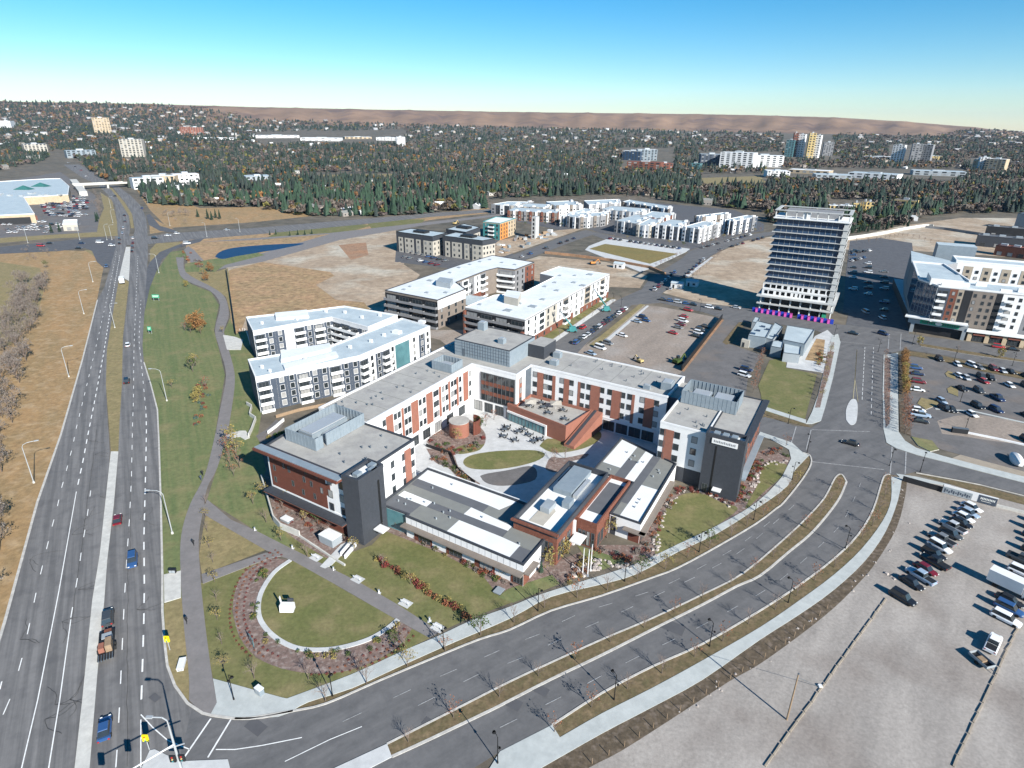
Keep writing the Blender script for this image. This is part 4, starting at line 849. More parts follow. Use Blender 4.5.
me = MB(); me.prism(atp(12, 276,319.5,275,314,307,311,309,317), 11.6, 12.6); part(N, 'raised_roof', me, 'white_roof')
roofgear(N, 11.6, ((262,324,.5),(326,312,.6),(345,313,.6),(362,318,.6),(380,316,.6),(297,320,.5)), 'white')
# large white-roofed complexes
W1 = block('apartment_complex', 'white-roofed four-storey apartment block with dark eaves and taupe balconies at its near end', atp(13, 385,290.6, 437.5,300.6, 465.6,289.4, 456,282.5, 485.6,271, 497.5,268, 515,270, 534.4,262.5, 492.5,255.6, 460,265), 13, 'taupe', 'white_roof', par=('charcoal',.35,.2))
fp = atp(13, 385,290.6, 437.5,300.6, 465.6,289.4, 456,282.5, 485.6,271, 497.5,268, 515,270, 534.4,262.5)
cnt = [30]; facade(W1, Wl(fp[0], fp[1]), 0, 12.2, 4, [(1,'b','dark')]*4, cnt, fr='dk')
cnt = [60]
wl = Wl(fp[1], fp[2]); me = MB(); wl.box(me, 0, wl.L, 8.8, 12.8, 0, .08); part(W1, 'upper_cladding', me, 'white')
facade(W1, wl, 0, 12.4, 4, [(1,'w',None)]*4, cnt)
facade(W1, Wl(fp[3], fp[4]), 0, 12.4, 4, [(1,'w','grey_wall'),(1,'b','white'),(1,'w','grey_wall'),(1,'w','white'),(1,'b','grey_wall')], cnt)
facade(W1, Wl(fp[5], fp[6]), 0, 12.4, 4, [(1,'b','grey_wall')], cnt)
facade(W1, Wl(fp[6], fp[7]), 0, 12.4, 4, [(1,'w','grey_wall'),(1,'w','grey_wall'),(1,'w','brick'),(1,'w','brick')], cnt)
wl = Wl(fp[3], fp[4]); me = MB(); wl.box(me, wl.L*.5, wl.L*.98, 0, 3.4, .1, .2); part(W1, 'brick_base', me, 'brick')
me = MB(); me.prism(atp(14.5, 436,283,450,285.5,453,281,440,279), 13, 15.5); part(W1, 'roof_stair_head', me, 'metal_grey')
roofgear(W1, 13, ((404,290,.9),(427,293,.9),(446,293,1.),(450,273,.9),(459,268,.9),(470,265,.9),(480,262,.9),(490,260,.9),(502,263,.9),(515,265,.9),(430,281,1.3),(410,287,.7)), 'metal_grey', .5)
me = MB(); me.prism(atp(5, 449,302,480,307,500,299,470,295), 0, 5, 0, 1); part(W1, 'link_building', me, ('taupe','blue_roof'))
W2 = block('apartment_complex', 'white-roofed U-shaped apartment block with brick base, under construction beside the parked-up street', atp(12, 465,307.5, 525,320, 574,293, 609.4,274.4, 558.8,266.9, 540,273.8, 554.4,277, 523.8,292.5, 493.8,295.6), 12, 'grey_wall', 'white_roof', par=('roof_light',.3,.2))
fp = atp(12, 465,307.5, 525,320, 574,293, 609.4,274.4)
cnt = [20]; facade(W2, Wl(fp[0], fp[1]), 0, 11.2, 4, [(1,'b','dark')]*4, cnt, fr='dk')
me = MB(); wl = Wl(fp[0], fp[1]); wl.box(me, 0, .8, 0, 11, .1, 1.5); wl.box(me, wl.L-1.2, wl.L, 0, 7, .1, 1.5); part(W2, 'brick_pier', me, 'brick')
cnt = [75]
facade(W2, Wl(fp[1], fp[2]), 0, 11.4, 4, [(1,'w','white'),(1,'w','white'),(1,'ww','white'),(1,'w','beige'),(1,'w','beige'),(1,'w','white'),(1,'b','taupe'),(1,'w','white')], cnt)
facade(W2, Wl(fp[2], fp[3]), 0, 11.4, 4, [(1,'w','white'),(1,'w','white'),(1.2,'ww','stone'),(1,'w','white'),(1,'w','white'),(1,'b','stone'),(1,'w','white')], cnt)
for i in (1, 2):
    wl = Wl(fp[i], fp[i+1]); me = MB(); wl.box(me, .2 if i == 1 else 8, wl.L-.2, 0, 2.9, .1, .2); part(W2, 'brick_base', me, 'brick')
    for k in range(7): window(W2, wl, wl.L*(k+.7)/7.4, .6, 1.5, 1.7, off=.2)
roofgear(W2, 12, ((508,311,1.6),(533,307,1.6),(520,304,.7),(543,300,1),(557,291,1),(574,283,1),(590,275,1.4),(583,286,1.3),(560,276,.7),(545,287,.8),(575,276,.7),(480,305,.7),(555,283,.8)), 'metal_grey', .6)
me = MB(); me.prism(atp(13.5, 504,300,518,303,521,296,507,294), 12, 15.4, 0, 1); part(W2, 'roof_stair_head', me, ('beige','white_roof'))
# black and beige trio
for k, (q, lab) in enumerate((((396,231.9, 432.5,236.9, 447,233, 411,228.75), 'dark-roofed beige and black four-storey block nearest the dirt field'),
          ((442.5,236, 482.5,241, 495,238.75, 456,232.5), 'dark-roofed beige and black four-storey block at the front, nearest the white complex'),
          ((446,229.4, 466,232.5, 480,227.5, 464,224), 'dark-roofed beige and black block at the back, nearest the orange and teal building'))):
    fp = atp(13.5, *q); b = block('apartment_building', lab, fp, 13.5, 'charcoal', 'blue_roof', par=('dark',.4,.2), group='beige and black apartment blocks')
    cnt = [60]; facade(b, Wl(fp[0], fp[1]), 0, 10.4, 3, [(.5,'p',None),(1,'w','beige'),(.4,'p',None),(1,'w','beige'),(1,'w','beige'),(.5,'p',None),(1,'w','beige'),(.6,'w',None),(1,'w','beige'),(1,'w','beige')], cnt, wsize=(1.3,1.6))
    facade(b, Wl(fp[1], fp[2]), 0, 10.4, 3, [(1,'w','beige')]*4, cnt, wsize=(1.3,1.6))
    c = centroid(fp); me = MB(); me.prism([c+UU*a_+VV*b_ for a_, b_ in ((-5,-3),(5,-3),(5,3),(-5,3))], 13.5, 15, 0); part(b, 'roof_screen', me, 'dark')
# orange and teal building under construction
fp = atp(12.5, 483,222, 500,223.75, 515.6,218.75, 496,217)
b = block('apartment_building', 'half-clad four-storey building in teal sheathing and orange boards', fp, 12.5, 'tan', 'roof_light', par=('teal',.5,.3)); cnt = [60]
facade(b, Wl(fp[0], fp[1]), 0, 12, 4, [(1,'w','teal'),(1,'b','teal'),(1,'w','teal')], cnt); facade(b, Wl(fp[1], fp[2]), 0, 12, 4, [(1,'w','orange'),(1,'w','orange'),(1,'w','orange'),(1,'w','tan'),(1,'w','tan'),(1,'w','tan')], cnt)
c = at(535, 238.5); b = Bd('lift_shaft', 'lone grey concrete lift shaft with a column of openings on the building site', 'structure', c)
me = MB(); me.prism([c+UU*x+VV*y for x, y in ((-1.8,-3),(1.8,-3),(1.8,3),(-1.8,3))], 0, 17); part(b, 'shaft', me, 'rawconcrete'); wl = Wl(c-UU*1.8-VV*3, c+UU*1.8-VV*3)
for k in range(5): me = MB(); wl.box(me, 1.1, 2.5, 1+k*3.2, 3+k*3.2, 0, .05); part(b, 'opening', me, 'dark')
# townhouse rows
def townrow(label, z, fr, bk, n, wallm, accent, roofm='blue_roof', end='white'):
    z = z-.8; a, b_ = at(fr[0],fr[1],z), at(fr[2],fr[3],z); c, d = at(bk[0],bk[1],z), at(bk[2],bk[3],z); foot = [a, b_, d, c]
    t = Bd('townhouse_row', label, 'townhouses', centroid(foot), 'modern townhouse rows'); me = MB(); me.prism(foot, 0, z, 0, 1); part(t, 'wall', me, ('grey_wall' if wallm == 'white' and n % 2 else wallm, 'blue_roof')); parapet(t, foot, z, .35, .25, 'grey_wall' if n % 3 == 0 else end)
    for wl, nn in ((Wl(a, b_), n), (Wl(b_, d), max(1, int((b_-d).length/9)))):
        for k in range(nn):
            L = wl.L/nn; s = k*L; me = MB(); wl.box(me, s+.3, s+L*.45, 0, z+.7, 0, .9); part(t, 'bay', me, accent if k % 2 == 0 else ('white','grey_wall','roof_light')[k//2 % 3])
            if k % 2 == 1: me = MB(); wl.box(me, s+L*.35, s+L*.8, z, z+1.5, -3.4, -1.2); part(t, 'roof_room', me, 'white')
            for f in range(int(z/3.2)):
                window(t, wl, s+L*.25, .9+f*3., L*.22, 1.4, off=.9); window(t, wl, s+L*.72, .9+f*3., L*.24, 1.5)
    return t
for r in (('dark-ended row of grey townhouses at the far left of the estate',9.5,(491.5,204.5,509,206),(508,201.8,534,202),2,'charcoal','grey_wall'),
          ('long brown and white banded townhouse row facing the building site',9,(507.5,211,557.5,213.5),(514,207.5,560,210),9,'taupe','brick'),
          ('pale townhouse row just behind the brown banded one',9,(511,206.5,549,208),(520,203,552,204.5),6,'grey_wall','beige'),
          ('white townhouse row at the back, left of centre in the estate',9.5,(556,206,583,205),(546,202,572.5,200.8),4,'white','taupe'),
          ('white townhouse row at the very back by the trees',9.5,(588.8,205,620,203),(584,200.8,619,199.4),5,'grey_wall','white'),
          ('dark gabled townhouse row near the street bend',10,(567.5,216.5,579,218.2),(570,212,592,213),2,'charcoal','grey_wall'),
          ('grey townhouse row with brown bays right of the dark gabled one',10,(580,218,606,215.5),(592,213,610,211.5),4,'grey_wall','taupe'),
          ('long dark-roofed row on the far side of the estate, by the wood',9,(622,202,668,209.5),(630,200,673,207),8,'charcoal_blue','taupe'),
          ('white townhouse row stepping back behind the parked cars',10,(615,221,636,224),(636,214.5,652,217),3,'white','grey_wall'),
          ('white townhouse row whose end wall is in deep shade',10,(637,225,649,226.5),(650,218.5,664,221),2,'white','beige'),
          ('blue-glazed corner row of townhouses facing the brown park',11,(656,225,678,227.5),(671,219.5,690,221.5),3,'charcoal_blue','white'),
          ('corner row of townhouses with a red roof band at the street crossing',11.5,(683,227,699,229.5),(703,221.5,722,223),2,'grey_wall','white'),
          ('white and grey townhouse row lining the far side of the diagonal street',12,(723.75,220,733,221.5),(747.5,215.3,758,217),2,'charcoal_blue','white'),
          ('low white row behind the corner townhouses',9.5,(695,216,702,217.5),(725,212.6,731,214),2,'white','taupe'),
          ('white row in the middle of the estate, left of the long dark-roofed one',9.5,(600,209.5,640,213),(612,206,650,209),6,'white','grey_wall'),
          ('pale row in the middle of the estate behind the brown bays',9.5,(560,216,566,216.5),(585,208.5,596,210),2,'grey_wall','white'),
          ('white row directly in front of the long dark-roofed one',9.5,(640,217,664,219),(652,211.5,676,214),4,'white','brick')):
    townrow(*r)
for fr, bk, z in (((700,229.3),(722,223),11.5),((733,221.2),(758,216.8),12)):      # street-side bays of the two long rows
    pass
# ---------------------------------------------------------------- concrete tower
TB = Bd('tower_block', 'unfinished fourteen-storey concrete and dark glass tower with open slab edges', 'tower', (136,292))
a, b_ = Vector((121.8,297.8,0)), Vector((149.3,282.2,0)); D1 = (b_-a).normalized(); D2 = Vector((-D1.y, D1.x, 0)); 
def tq(s0, s1, d0, d1): return [a+D1*s0+D2*d0, a+D1*s1+D2*d0, a+D1*s1+D2*d1, a+D1*s0+D2*d1]
LT = (b_-a).length; DP = 19.
me = MB(); me.prism(tq(-1.5, LT+1, -1.5, DP+6), 4.2, 4.7); part(TB, 'floor_slab', me, 'rawconcrete'); me = MB(); me.prism(tq(-2, LT+1.5, -2, DP+6), 7.9, 8.5); part(TB, 'podium_roof', me, 'rawconcrete')
me = MB(); me.prism(tq(1.5, LT-2, 1.5, DP+3), 0, 7.9); part(TB, 'podium_core', me, 'dark')
for k in range(8):
    s = k*LT/7; part(TB, 'column', MB().bar(a+D1*s+D2*.2, a+D1*s+D2*.2+Vector((0,0,8)), .6, .6), 'rawconcrete')
NF = 12; z0 = 8.5; fh = 3.05
wl = Wl(a+D2*.8, b_+D2*.8)
for f in range(NF):
    z = z0+f*fh
    me = MB(); me.prism(tq(1.2, LT-2.0, 1.2, DP-1), z, z+fh); part(TB, 'glazing', me, 'glass_blue' if f > 1 else 'dark')
    me = MB(); me.prism(tq(0 if f < 2 else -.2, LT+.2, -.1, DP), z+fh-.24, z+fh); part(TB, 'floor_slab', me, 'rawconcrete')
    if f < 2:
        wf = Wl(tq(0,LT-3,0,1)[0], tq(0,LT-3,0,1)[1]); me = MB(); s = .0; rnd = random.Random(f)
        wf.box(me, 0, wf.L, z, z+.7, -.3, 0); wf.box(me, 0, wf.L, z+2.5, z+fh-.02, -.3, .05)
        while s < wf.L: wf.box(me, s, min(wf.L, s+rnd.choice((.5,.9,1.2))), z+.7, z+2.5, -.3, 0); s += rnd.choice((1.9,2.6,3.2))
        part(TB, 'facade_frame', me, 'white')
    else:
        me = MB()
        for k in range(1, 12): s = 1.2+(LT-3.2)*k/12; q = a+D1*s+D2*1.14; me.bar(q+Vector((0,0,z)), q+Vector((0,0,z+fh-.24)), .1, .1)
        part(TB, 'mullion', me, 'metal_grey')
    me = MB(); wr = Wl(b_+D2*0, b_+D2*DP)
    for k in range(7): s = .6+k*(DP-1.2)/6; wr.box(me, s-.35, s+.35, z, z+fh-.24, -2.0, -.2)
    part(TB, 'side_pier', me, 'rawconcrete')
    me = MB(); wr.box(me, 0.1, DP-.1, z, z+1.05, .12, .2); wr.box(me, .1, .6, z, z+1.05, -2.2, .2); part(TB, 'balcony', me, 'rawconcrete')
zt = z0+NF*fh
me = MB(); me.prism(tq(-.4, LT+.4, -.4, DP+.3), zt, zt+.5); part(TB, 'main_roof', me, 'roof_light')
for k in range(8): s = .3+k*(LT-.6)/7; part(TB, 'crown_column', MB().bar(a+D1*s+D2*.3+Vector((0,0,zt+.5)), a+D1*s+D2*.3+Vector((0,0,zt+3.6)), .4, .4), 'rawconcrete')
me = MB(); me.prism(tq(12, 15, .5, 3), zt+.5, zt+3.6); part(TB, 'lift_housing', me, 'white'); me = MB(); me.prism(tq(4, LT-4, 7, DP-2), zt+.5, zt+3.4); part(TB, 'crown_room', me, 'grey_wall')
me = MB()
for q in (tq(-.3, LT+.3, -.4, 1.2), tq(-.3, LT+.3, DP-1.2, DP+.4), tq(-.3, 1.2, 1.2, DP-1.2), tq(LT-1.2, LT+.3, 1.2, DP-1.2)): me.prism(q, zt+3.6, zt+3.9)
part(TB, 'crown_frame', me, 'rawconcrete')
me = MB(); wl = Wl(a, b_); wl.box(me, LT-3.4, LT-1.6, .3, 3.4, .3, .5); part(TB, 'green_sheeting', me, 'green_sign')
# site hoarding, magenta and blue
def hoarding(pa, pb, lab, n):
    t = Bd('site_hoarding', lab, 'hoarding', (pa+pb)/2); wl = Wl(pa, pb)
    for k in range(n):
        me = MB(); wl.box(me, wl.L*k/n+.02, wl.L*(k+1)/n-.02, 0, 2.3, 0, .2); part(t, 'board', me, 'royal' if k % 2 == 0 else 'magenta')
        if k % 2 == 1: me = MB(); q = wl.pt(wl.L*(k+.5)/n, .2, 1.2); me.box(q.x-.6,q.x+.6,q.y-.3,q.y+.3,.1,1.7); part(t, 'barrier_block', me, 'magenta')
hoarding(at(752,311.5), at(792,318), 'magenta and blue site hoarding in front of the tower, longer left-hand run', 14)
hoarding(at(797,318.5), at(833,324.5), 'magenta and blue site hoarding in front of the tower, right-hand run by the crossing', 11)
# show-suite pavilion
SP = Bd('sales_pavilion', 'cluster of low grey metal pavilions with pale flat roofs beside the small corner park', 'building', (76,118))
for q, z, m in (((748.5,335.5, 766,338, 773,325,757,321),5,'metal_blue'),((783,340,805,344.5,814.5,330,787,325.5),5,'metal_blue'),((771,346.5,782,348.5,784,341,773,341),4,'metal_blue'),((783.5,353,800,355,801.5,344.5,784,342),3.6,'metal_grey'),((766,338.5,773,340,783,327,775,322.5),4.4,'metal_grey'),((752,322,758,323,760,318,755,317),3,'metal_grey')):
    fp = atp(z, *q); me = MB(); me.prism(fp, 0, z, 0, 1); part(SP, 'volume', me, (m,'blue_roof')); parapet(SP, fp, z, .25, .2, 'metal_dark', 'roof_edge')
for x, y in ((758,331),(763,327),(753,334),(768,330),(776,336)): roofgear(SP, 5, ((x,y,.9),), 'glass_blue', .5)
c = at(745,346.5); t = Bd('site_cabin', 'cream cube-shaped cabin beside the grey pavilions', 'cabin', c); me = MB(); me.prism([c+UU*x+VV*y for x,y in ((-1.6,-1.4),(1.6,-1.4),(1.6,1.4),(-1.6,1.4))], 0, 3.2); part(t, 'body', me, 'beige'); wl = Wl(c-UU*1.6-VV*1.4, c+UU*1.6-VV*1.4); window(t, wl, 1, 0.1, .9, 2, name='door')
# ---------------------------------------------------------------- large mixed-use complex on the right
RB = Bd('mixed_use_complex', 'large six-storey mixed-use block with curved glass corner, shopfronts and a brick stripe', 'building', (210,270))
HR = 21.5
q = [at(912,255,HR), at(914.8,268.8,HR), at(918.5,280,HR), at(938.5,287,HR)]; e = at(1024,295.6,HR); dE = (e-q[3]).normalized(); q5 = q[3]+dE*120; nE = Vector((-dE.y,dE.x,0))
q[0] = at(912,262,HR)
foot = q+[q5, q5+nE*18, q[3]+nE*18+dE*14, q[0]+dE*14]
me = MB(); me.prism(foot, 4.8, HR, 0, 1); part(RB, 'front_wing', me, ('grey_wall','blue_roof')); parapet(RB, foot, HR, .7, .6, 'white')
pod = [at(909.5,331), at(963,340), at(963,340)+dE*135, at(963,340)+dE*135+nE*95, q[0]+nE*40-dE*2]
pod = [Vector((p.x,p.y,0)) for p in pod]; me = MB(); me.prism(pod, 0, 4.4, 0, 1); part(RB, 'podium', me, ('dark','blue_roof'))
wlp = Wl(pod[0], pod[1]); me = MB(); wlp.box(me, -1.5, wlp.L+.5, 4.2, 6.8, 0, 1.2); part(RB, 'shop_canopy', me, 'metal_grey'); me = MB(); wlp.box(me, -3, wlp.L, 6.8, 7.3, -1, 3); part(RB, 'canopy_roof', me, 'roof_light')
me = MB(); wlp.box(me, 3, 17.5, 4.6, 6.4, 1.2, 1.35); sg = part(RB, 'shop_sign', me, 'green_sign'); sg['label'] = 'long green shop sign with white oval above the dark entrance'
me = MB()
for k in range(16): s = 3.8+k*.85; (8.8 < s < 11.2) or wlp.box(me, s, s+.5, 5.1, 5.9, 1.35, 1.4)
o = part(RB, 'lettering', me, 'leaf_bluegreen'); me = MB(); cc = wlp.pt(10, 1.35, 5.5)
me.face([cc+wlp.d*1.3*math.cos(t*math.pi/8)+Vector((0,0,.75*math.sin(t*math.pi/8)))+wlp.n*.04 for t in range(16)]); part(RB, 'sign_oval', me, 'lens')
for s in (0.5, wlp.L-.5): me = MB(); wlp.box(me, s-.7, s+.7, 0, 4.2, 0, 1.2); part(RB, 'pillar', me, 'metal_grey')
wl2 = Wl(pod[1], pod[2])
me = MB(); wl2.box(me, 0, wl2.L, 4.2, 5.4, 0, 1.5); part(RB, 'canopy_roof', me, 'roof_light')
for k in range(18):
    me = MB(); wl2.box(me, k*6.2+1, k*6.2+2.6, 0, 4.2, 0, .5); part(RB, 'pillar', me, 'tan'); 
    me = MB(); wl2.box(me, k*6.2+2.8, k*6.2+7, 2.9, 3.8, 0, .8); part(RB, 'awning', me, 'brick_dark' if k%2 else 'red_brick_roof'); window(RB, wl2, k*6.2+4.9, .3, 3.6, 2.5, mull=2)
wg = Wl(q[2], q[3]); me = MB(); wg.box(me, 0, wg.L, 7.5, 21, 0, .15); part(RB, 'curtain_wall', me, 'glass_blue')
me = MB()
for k in range(7): wg.box(me, wg.L*k/6-.08, wg.L*k/6+.08, 7.5, 21, .15, .3)
for f in range(6): wg.box(me, 0, wg.L, 8+f*2.6, 8.12+f*2.6, .15, .28)
part(RB, 'mullion', me, 'metal_grey')
wg = Wl(q[1], q[2]); me = MB(); wg.box(me, 0, wg.L, 7.5, 21, 0, .15); part(RB, 'curtain_wall', me, 'glass_blue')
wf = Wl(q[3], q5); cnt = [50]
for s0, s1, m in ((0,4.5,'charcoal_blue'),(4.6,7.4,'brick'),(7.5,9.6,'stone'),(9.7,12.6,'dark'),(12.7,21,'taupe'),(21.1,23.2,'dark'),(23.3,32,'white'),(32.1,40,'grey_wall'),(40.1,50,'taupe'),(50,60,'grey_wall')):
    me = MB(); wf.box(me, s0, s1, 4.9 if s0 > 2 else 7, 21.2, 0, .12); part(RB, 'cladding_panel', me, m)
for f in range(5):
    z = 7+f*2.9
    for s in (1,3.0,6,8.5,13.8,17,19.5,26.2,29.5,34,37.5,42,45,48): window(RB, wf, s, z, 1.1 if s not in (26.2,3.0) else 2.2, 1.6, off=.12) if cnt[0] > -20 else None
    for s in (1.8, 25.6): me = MB(); wf.box(me, s-1.7, s+1.7, z-.5, z-.3, .1, 1.7); wf.box(me, s-1.7, s+1.7, z-.3, z+.6, 1.6, 1.7); part(RB, 'balcony', me, 'white')
# rear wing round the courtyard
r0 = at(912,251,HR); r1 = at(1024,260.6,HR); dR = dE; back = r0-nE*0
rw = [at(957,283-21,HR)+nE*2, at(957,283-21,HR)+nE*2+dE*110, at(957,283-21,HR)+nE*16+dE*110, at(957,283-21,HR)+nE*16]
me = MB(); me.prism(rw, 0, HR, 0, 1); part(RB, 'rear_wing', me, ('white','blue_roof')); parapet(RB, rw, HR, .7, .5, 'white')
wr = Wl(rw[0], rw[1]); 
for k in range(8): me = MB(); wr.box(me, 4+k*8, 8+k*8, 5, 19.5, 0, .12); part(RB, 'cladding_panel', me, 'stone' if k < 4 else 'grey_wall')
for k in range(12):
    for f in range(4): window(RB, wr, 2+k*4, 6.8+f*3.1, 1.4, 1.6, off=.12)
lw = [q[0]-dE*0, q[0]+dE*14, rw[3]+dE*2, rw[3]-dE*14+nE*2]
me = MB(); me.prism([q[0]+nE*.5, q[0]+dE*13, rw[0]+dE*1, r0+nE*4], 0, HR-.6, 0, 1); part(RB, 'side_wing', me, ('grey_wall','blue_roof'))
for k in range(14):
    s = 3+k*7; c = q[3]+dE*s+nE*(1.5+(k%3)*5); me = MB(); me.prism([c+dE*x+nE*y for x,y in ((-2,-.8),(2,-.8),(2,.8),(-2,.8))], HR, HR+1.5); part(RB, 'rooftop_unit', me, 'roof_light')
c = q[3]+nE*9; me = MB(); me.prism([c+dE*x+nE*y for x,y in ((-3,-6),(9,-6),(9,7),(-3,7))], HR, HR+3, 0, 1); part(RB, 'penthouse', me, ('white','blue_roof'))
c = r0+dE*22+nE*8; me = MB(); me.prism([c+dE*x+nE*y for x,y in ((-10,-4),(8,-4),(8,6),(-10,6))], 0, HR+4, 0, 1); part(RB, 'plant_room', me, ('metal_blue','blue_roof'))
# dark industrial buildings behind it
for i, (x0,y0,x1,y1,h,d,wm,rm,lab) in enumerate(((975,238,1060,246,8,14,'charcoal','roof_dark','low black-roofed industrial building behind the right-hand complex, nearest it'),(985,228,1080,236,8,12,'dark','roof_dark','long black shed with skylights beyond the right-hand complex'),(1013,221,1080,229,14,16,'metal_blue','metal_blue','tall blue metal industrial hall at the right edge'),(993,247,1060,256,7,10,'brick','red_brick_roof','red-roofed low building beside the black sheds'))):
    a1, b1 = at(x0,y0+8), at(x1,y1+8); n1 = (b1-a1).normalized(); n2 = Vector((-n1.y,n1.x,0)); fp = [a1,b1,b1+n2*d,a1+n2*d]; b = block('industrial_building', lab, fp, h, wm, rm, par=('dark',.3,.3))
    for k in range(5): c = a1.lerp(b1,(k+.5)/5)+n2*d*.5; me = MB(); me.prism([c+n1*x+n2*y for x,y in ((-2,-1.5),(2,-1.5),(2,1.5),(-2,1.5))], h, h+1.2); part(b, 'roof_light', me, 'galv')
    wl = Wl(a1,b1)
    for k in range(6): window(b, wl, wl.L*(k+.5)/6, .5, 3, 2.6)
# curving sound wall and hedge behind the vacant land
me = MB(); strip(me, smooth(P(836,241,850,239.5,880,235,905,230,925,227,933,227.5),4), .6, 0, 2.6); o = me.build('retaining_wall', M['concrete']); tag(o, 'long pale concrete wall curving below the dark evergreen hedge', 'wall')
me = MB(); strip(me, smooth(P(925,228,945,230,965,233,985,236),4), .6, 0, 2.2); o = me.build('retaining_wall', M['grey_wall']); tag(o, 'grey wall running on behind the right-hand complex', 'wall')
me = MB(); wl = Wl(at(681,371), at(721.5,319)); wl.box(me, 0, wl.L, 0, 2.4, 0, .3); o = me.build('lot_fence', M['black']); tag(o, 'tall black screen fence along the reddish bank of the gravel lot', 'fence')
me = MB()
strip(me, P(226.5,271,231,300,236,335), .25, 0, 1.8); tag(me.build('silt_fence', M['black']), 'thin black fence between the mown strip and the dry scrub field', 'fence')
me = MB(); strip(me, P(545,253.5,570,256,610,261,650,268.5,665,275), 1.2, 0, 1.6); tag(me.build('trench_shoring', M['dirt_orange']), 'rust-coloured trench shoring across the excavation behind the white complex', 'shoring')
for x, y, lab in ((619,268,'white flat-roofed site cabin on the excavated plot'),(677,288,'small white gabled cabin nearest the street crossing, in the tower shadow'),(692,286,'small white gabled cabin with dark door in the tower shadow')):
    c = at(x, y); t = Bd('site_cabin', lab, 'cabin', c); me = MB(); me.prism([c+UU*x_+VV*y_ for x_,y_ in ((-3.2,-2),(3.2,-2),(3.2,2),(-3.2,2))], 0, 3); part(t, 'body', me, 'white')
    me = MB(); A = [c+UU*x_+VV*y_ for x_,y_ in ((-3.4,-2.2),(3.4,-2.2),(3.4,2.2),(-3.4,2.2))]; rd = [c-UU*3.4+Vector((0,0,4)), c+UU*3.4+Vector((0,0,4))]; A = [Vector((p.x,p.y,3)) for p in A]
    me.face([A[0],A[1],rd[1],rd[0]]); me.face([A[2],A[3],rd[0],rd[1]]); me.face([A[1],A[2],rd[1]]); me.face([A[3],A[0],rd[0]]); part(t, 'roof', me, 'blue_roof'); wl = Wl(c-UU*3.2-VV*2, c+UU*3.2-VV*2); window(t, wl, 1.6, .05, 1, 2.1, name='door'); window(t, wl, 4.6, 1, 1.4, 1.1)
# shopping centre at the far left
ML = Bd('shopping_centre', 'sprawling white-roofed shopping centre with teal gabled skylights at the left edge', 'building', at(20,205))
for q, h in (((-60,186, 0,184, 45,181, 62,180.5, 71,189, 70,198, 45,200, 26,201, 37,219, 0,221, -60,222),7.5),):
    fp = [at(q[i],q[i+1]+4) for i in range(0,len(q),2)]; me = MB(); me.prism(fp, 0, h, 0, 1); part(ML, 'wall', me, ('tan','blue_roof')); parapet(ML, fp, h, .6, .6, 'white')
    for i in range(len(fp)):
        a1, b1 = fp[i], fp[(i+1)%len(fp)]
        if (b1-a1).length > 15:
            wl = Wl(b1, a1) if False else Wl(a1, b1)
for x, y in ((24,189),(41,186)):
    c = at(x, y, 8); s = 9; z = 7.6; base = [c+Vector((-s,-s*.6,z-c.z)), c+Vector((s,-s*.6,z-c.z)), c+Vector((s,s*.6,z-c.z)), c+Vector((-s,s*.6,z-c.z))]; top = Vector((c.x,c.y,z+4.5)); me = MB()
    for i in range(4): me.face([base[i], base[(i+1)%4], top])
    part(ML, 'teal_skylight', me, 'teal_roof')
for (xa,ya,xb,yb,m) in ((0,225,32,223.5,'dark'),(33,223,38,222,'terracotta'),(27,204.5,33,204,'dark'),(34,204,42,203.5,'dark'),(43,203.5,52,202,'brick'),(54,202,60,201,'dark'),(61,201,69,200,'terracotta')):
    wl = Wl(at(xa,ya), at(xb,yb)); me = MB(); wl.box(me, 0, wl.L, 0, 5.5, 0, .6); part(ML, 'storefront', me, m)
rnd = random.Random(3)
for k in range(26): c = at(rnd.uniform(-20,60), rnd.uniform(193,197) if k < 12 else rnd.uniform(200,216), 8); (c.x > at(30,200).x and k >= 12) or part(ML, 'rooftop_unit', MB().prism([c+Vector((-2,-1.5,0)),c+Vector((2,-1.5,0)),c+Vector((2,1.5,0)),c+Vector((-2,1.5,0))], 7.5, 9), 'galv')
fp = P(64,231,79,230.5,79,226,65,226.5); b = block('shop_building', 'small cream building at the corner of the shopping-centre car park', fp, 5, 'beige', 'roof_light')
window(b, Wl(fp[0],fp[1]), 4, .4, 3, 2.4, mull=2); window(b, Wl(fp[0],fp[1]), 9, .4, 3, 2.4, mull=2)
# overpass
ov = Bd('overpass', 'pale road bridge crossing the highway at the far interchange', 'bridge', at(108,187)); wl = Wl(at(84,189.5), at(134,187)); me = MB(); wl.box(me, -10, wl.L+10, 4.6, 6.0, -10, 0); part(ov, 'deck', me, 'kerb'); me = MB(); wl.box(me, -10, wl.L+10, 6, 7, -.4, 0); wl.box(me, -10, wl.L+10, 6, 7, -10, -9.6); part(ov, 'parapet', me, 'concrete')
for s in (0, wl.L*.48, wl.L): me = MB(); wl.box(me, s-1, s+1, 0, 4.6, -9.5, -.5); part(ov, 'pier', me, 'concrete')
me = MB(); strip(me, [at(74,183), at(84,196)], 8, 0, 5); tag(me.build('ramp_wall', M['concrete']), 'sloping concrete abutment wall left of the road bridge', 'wall')
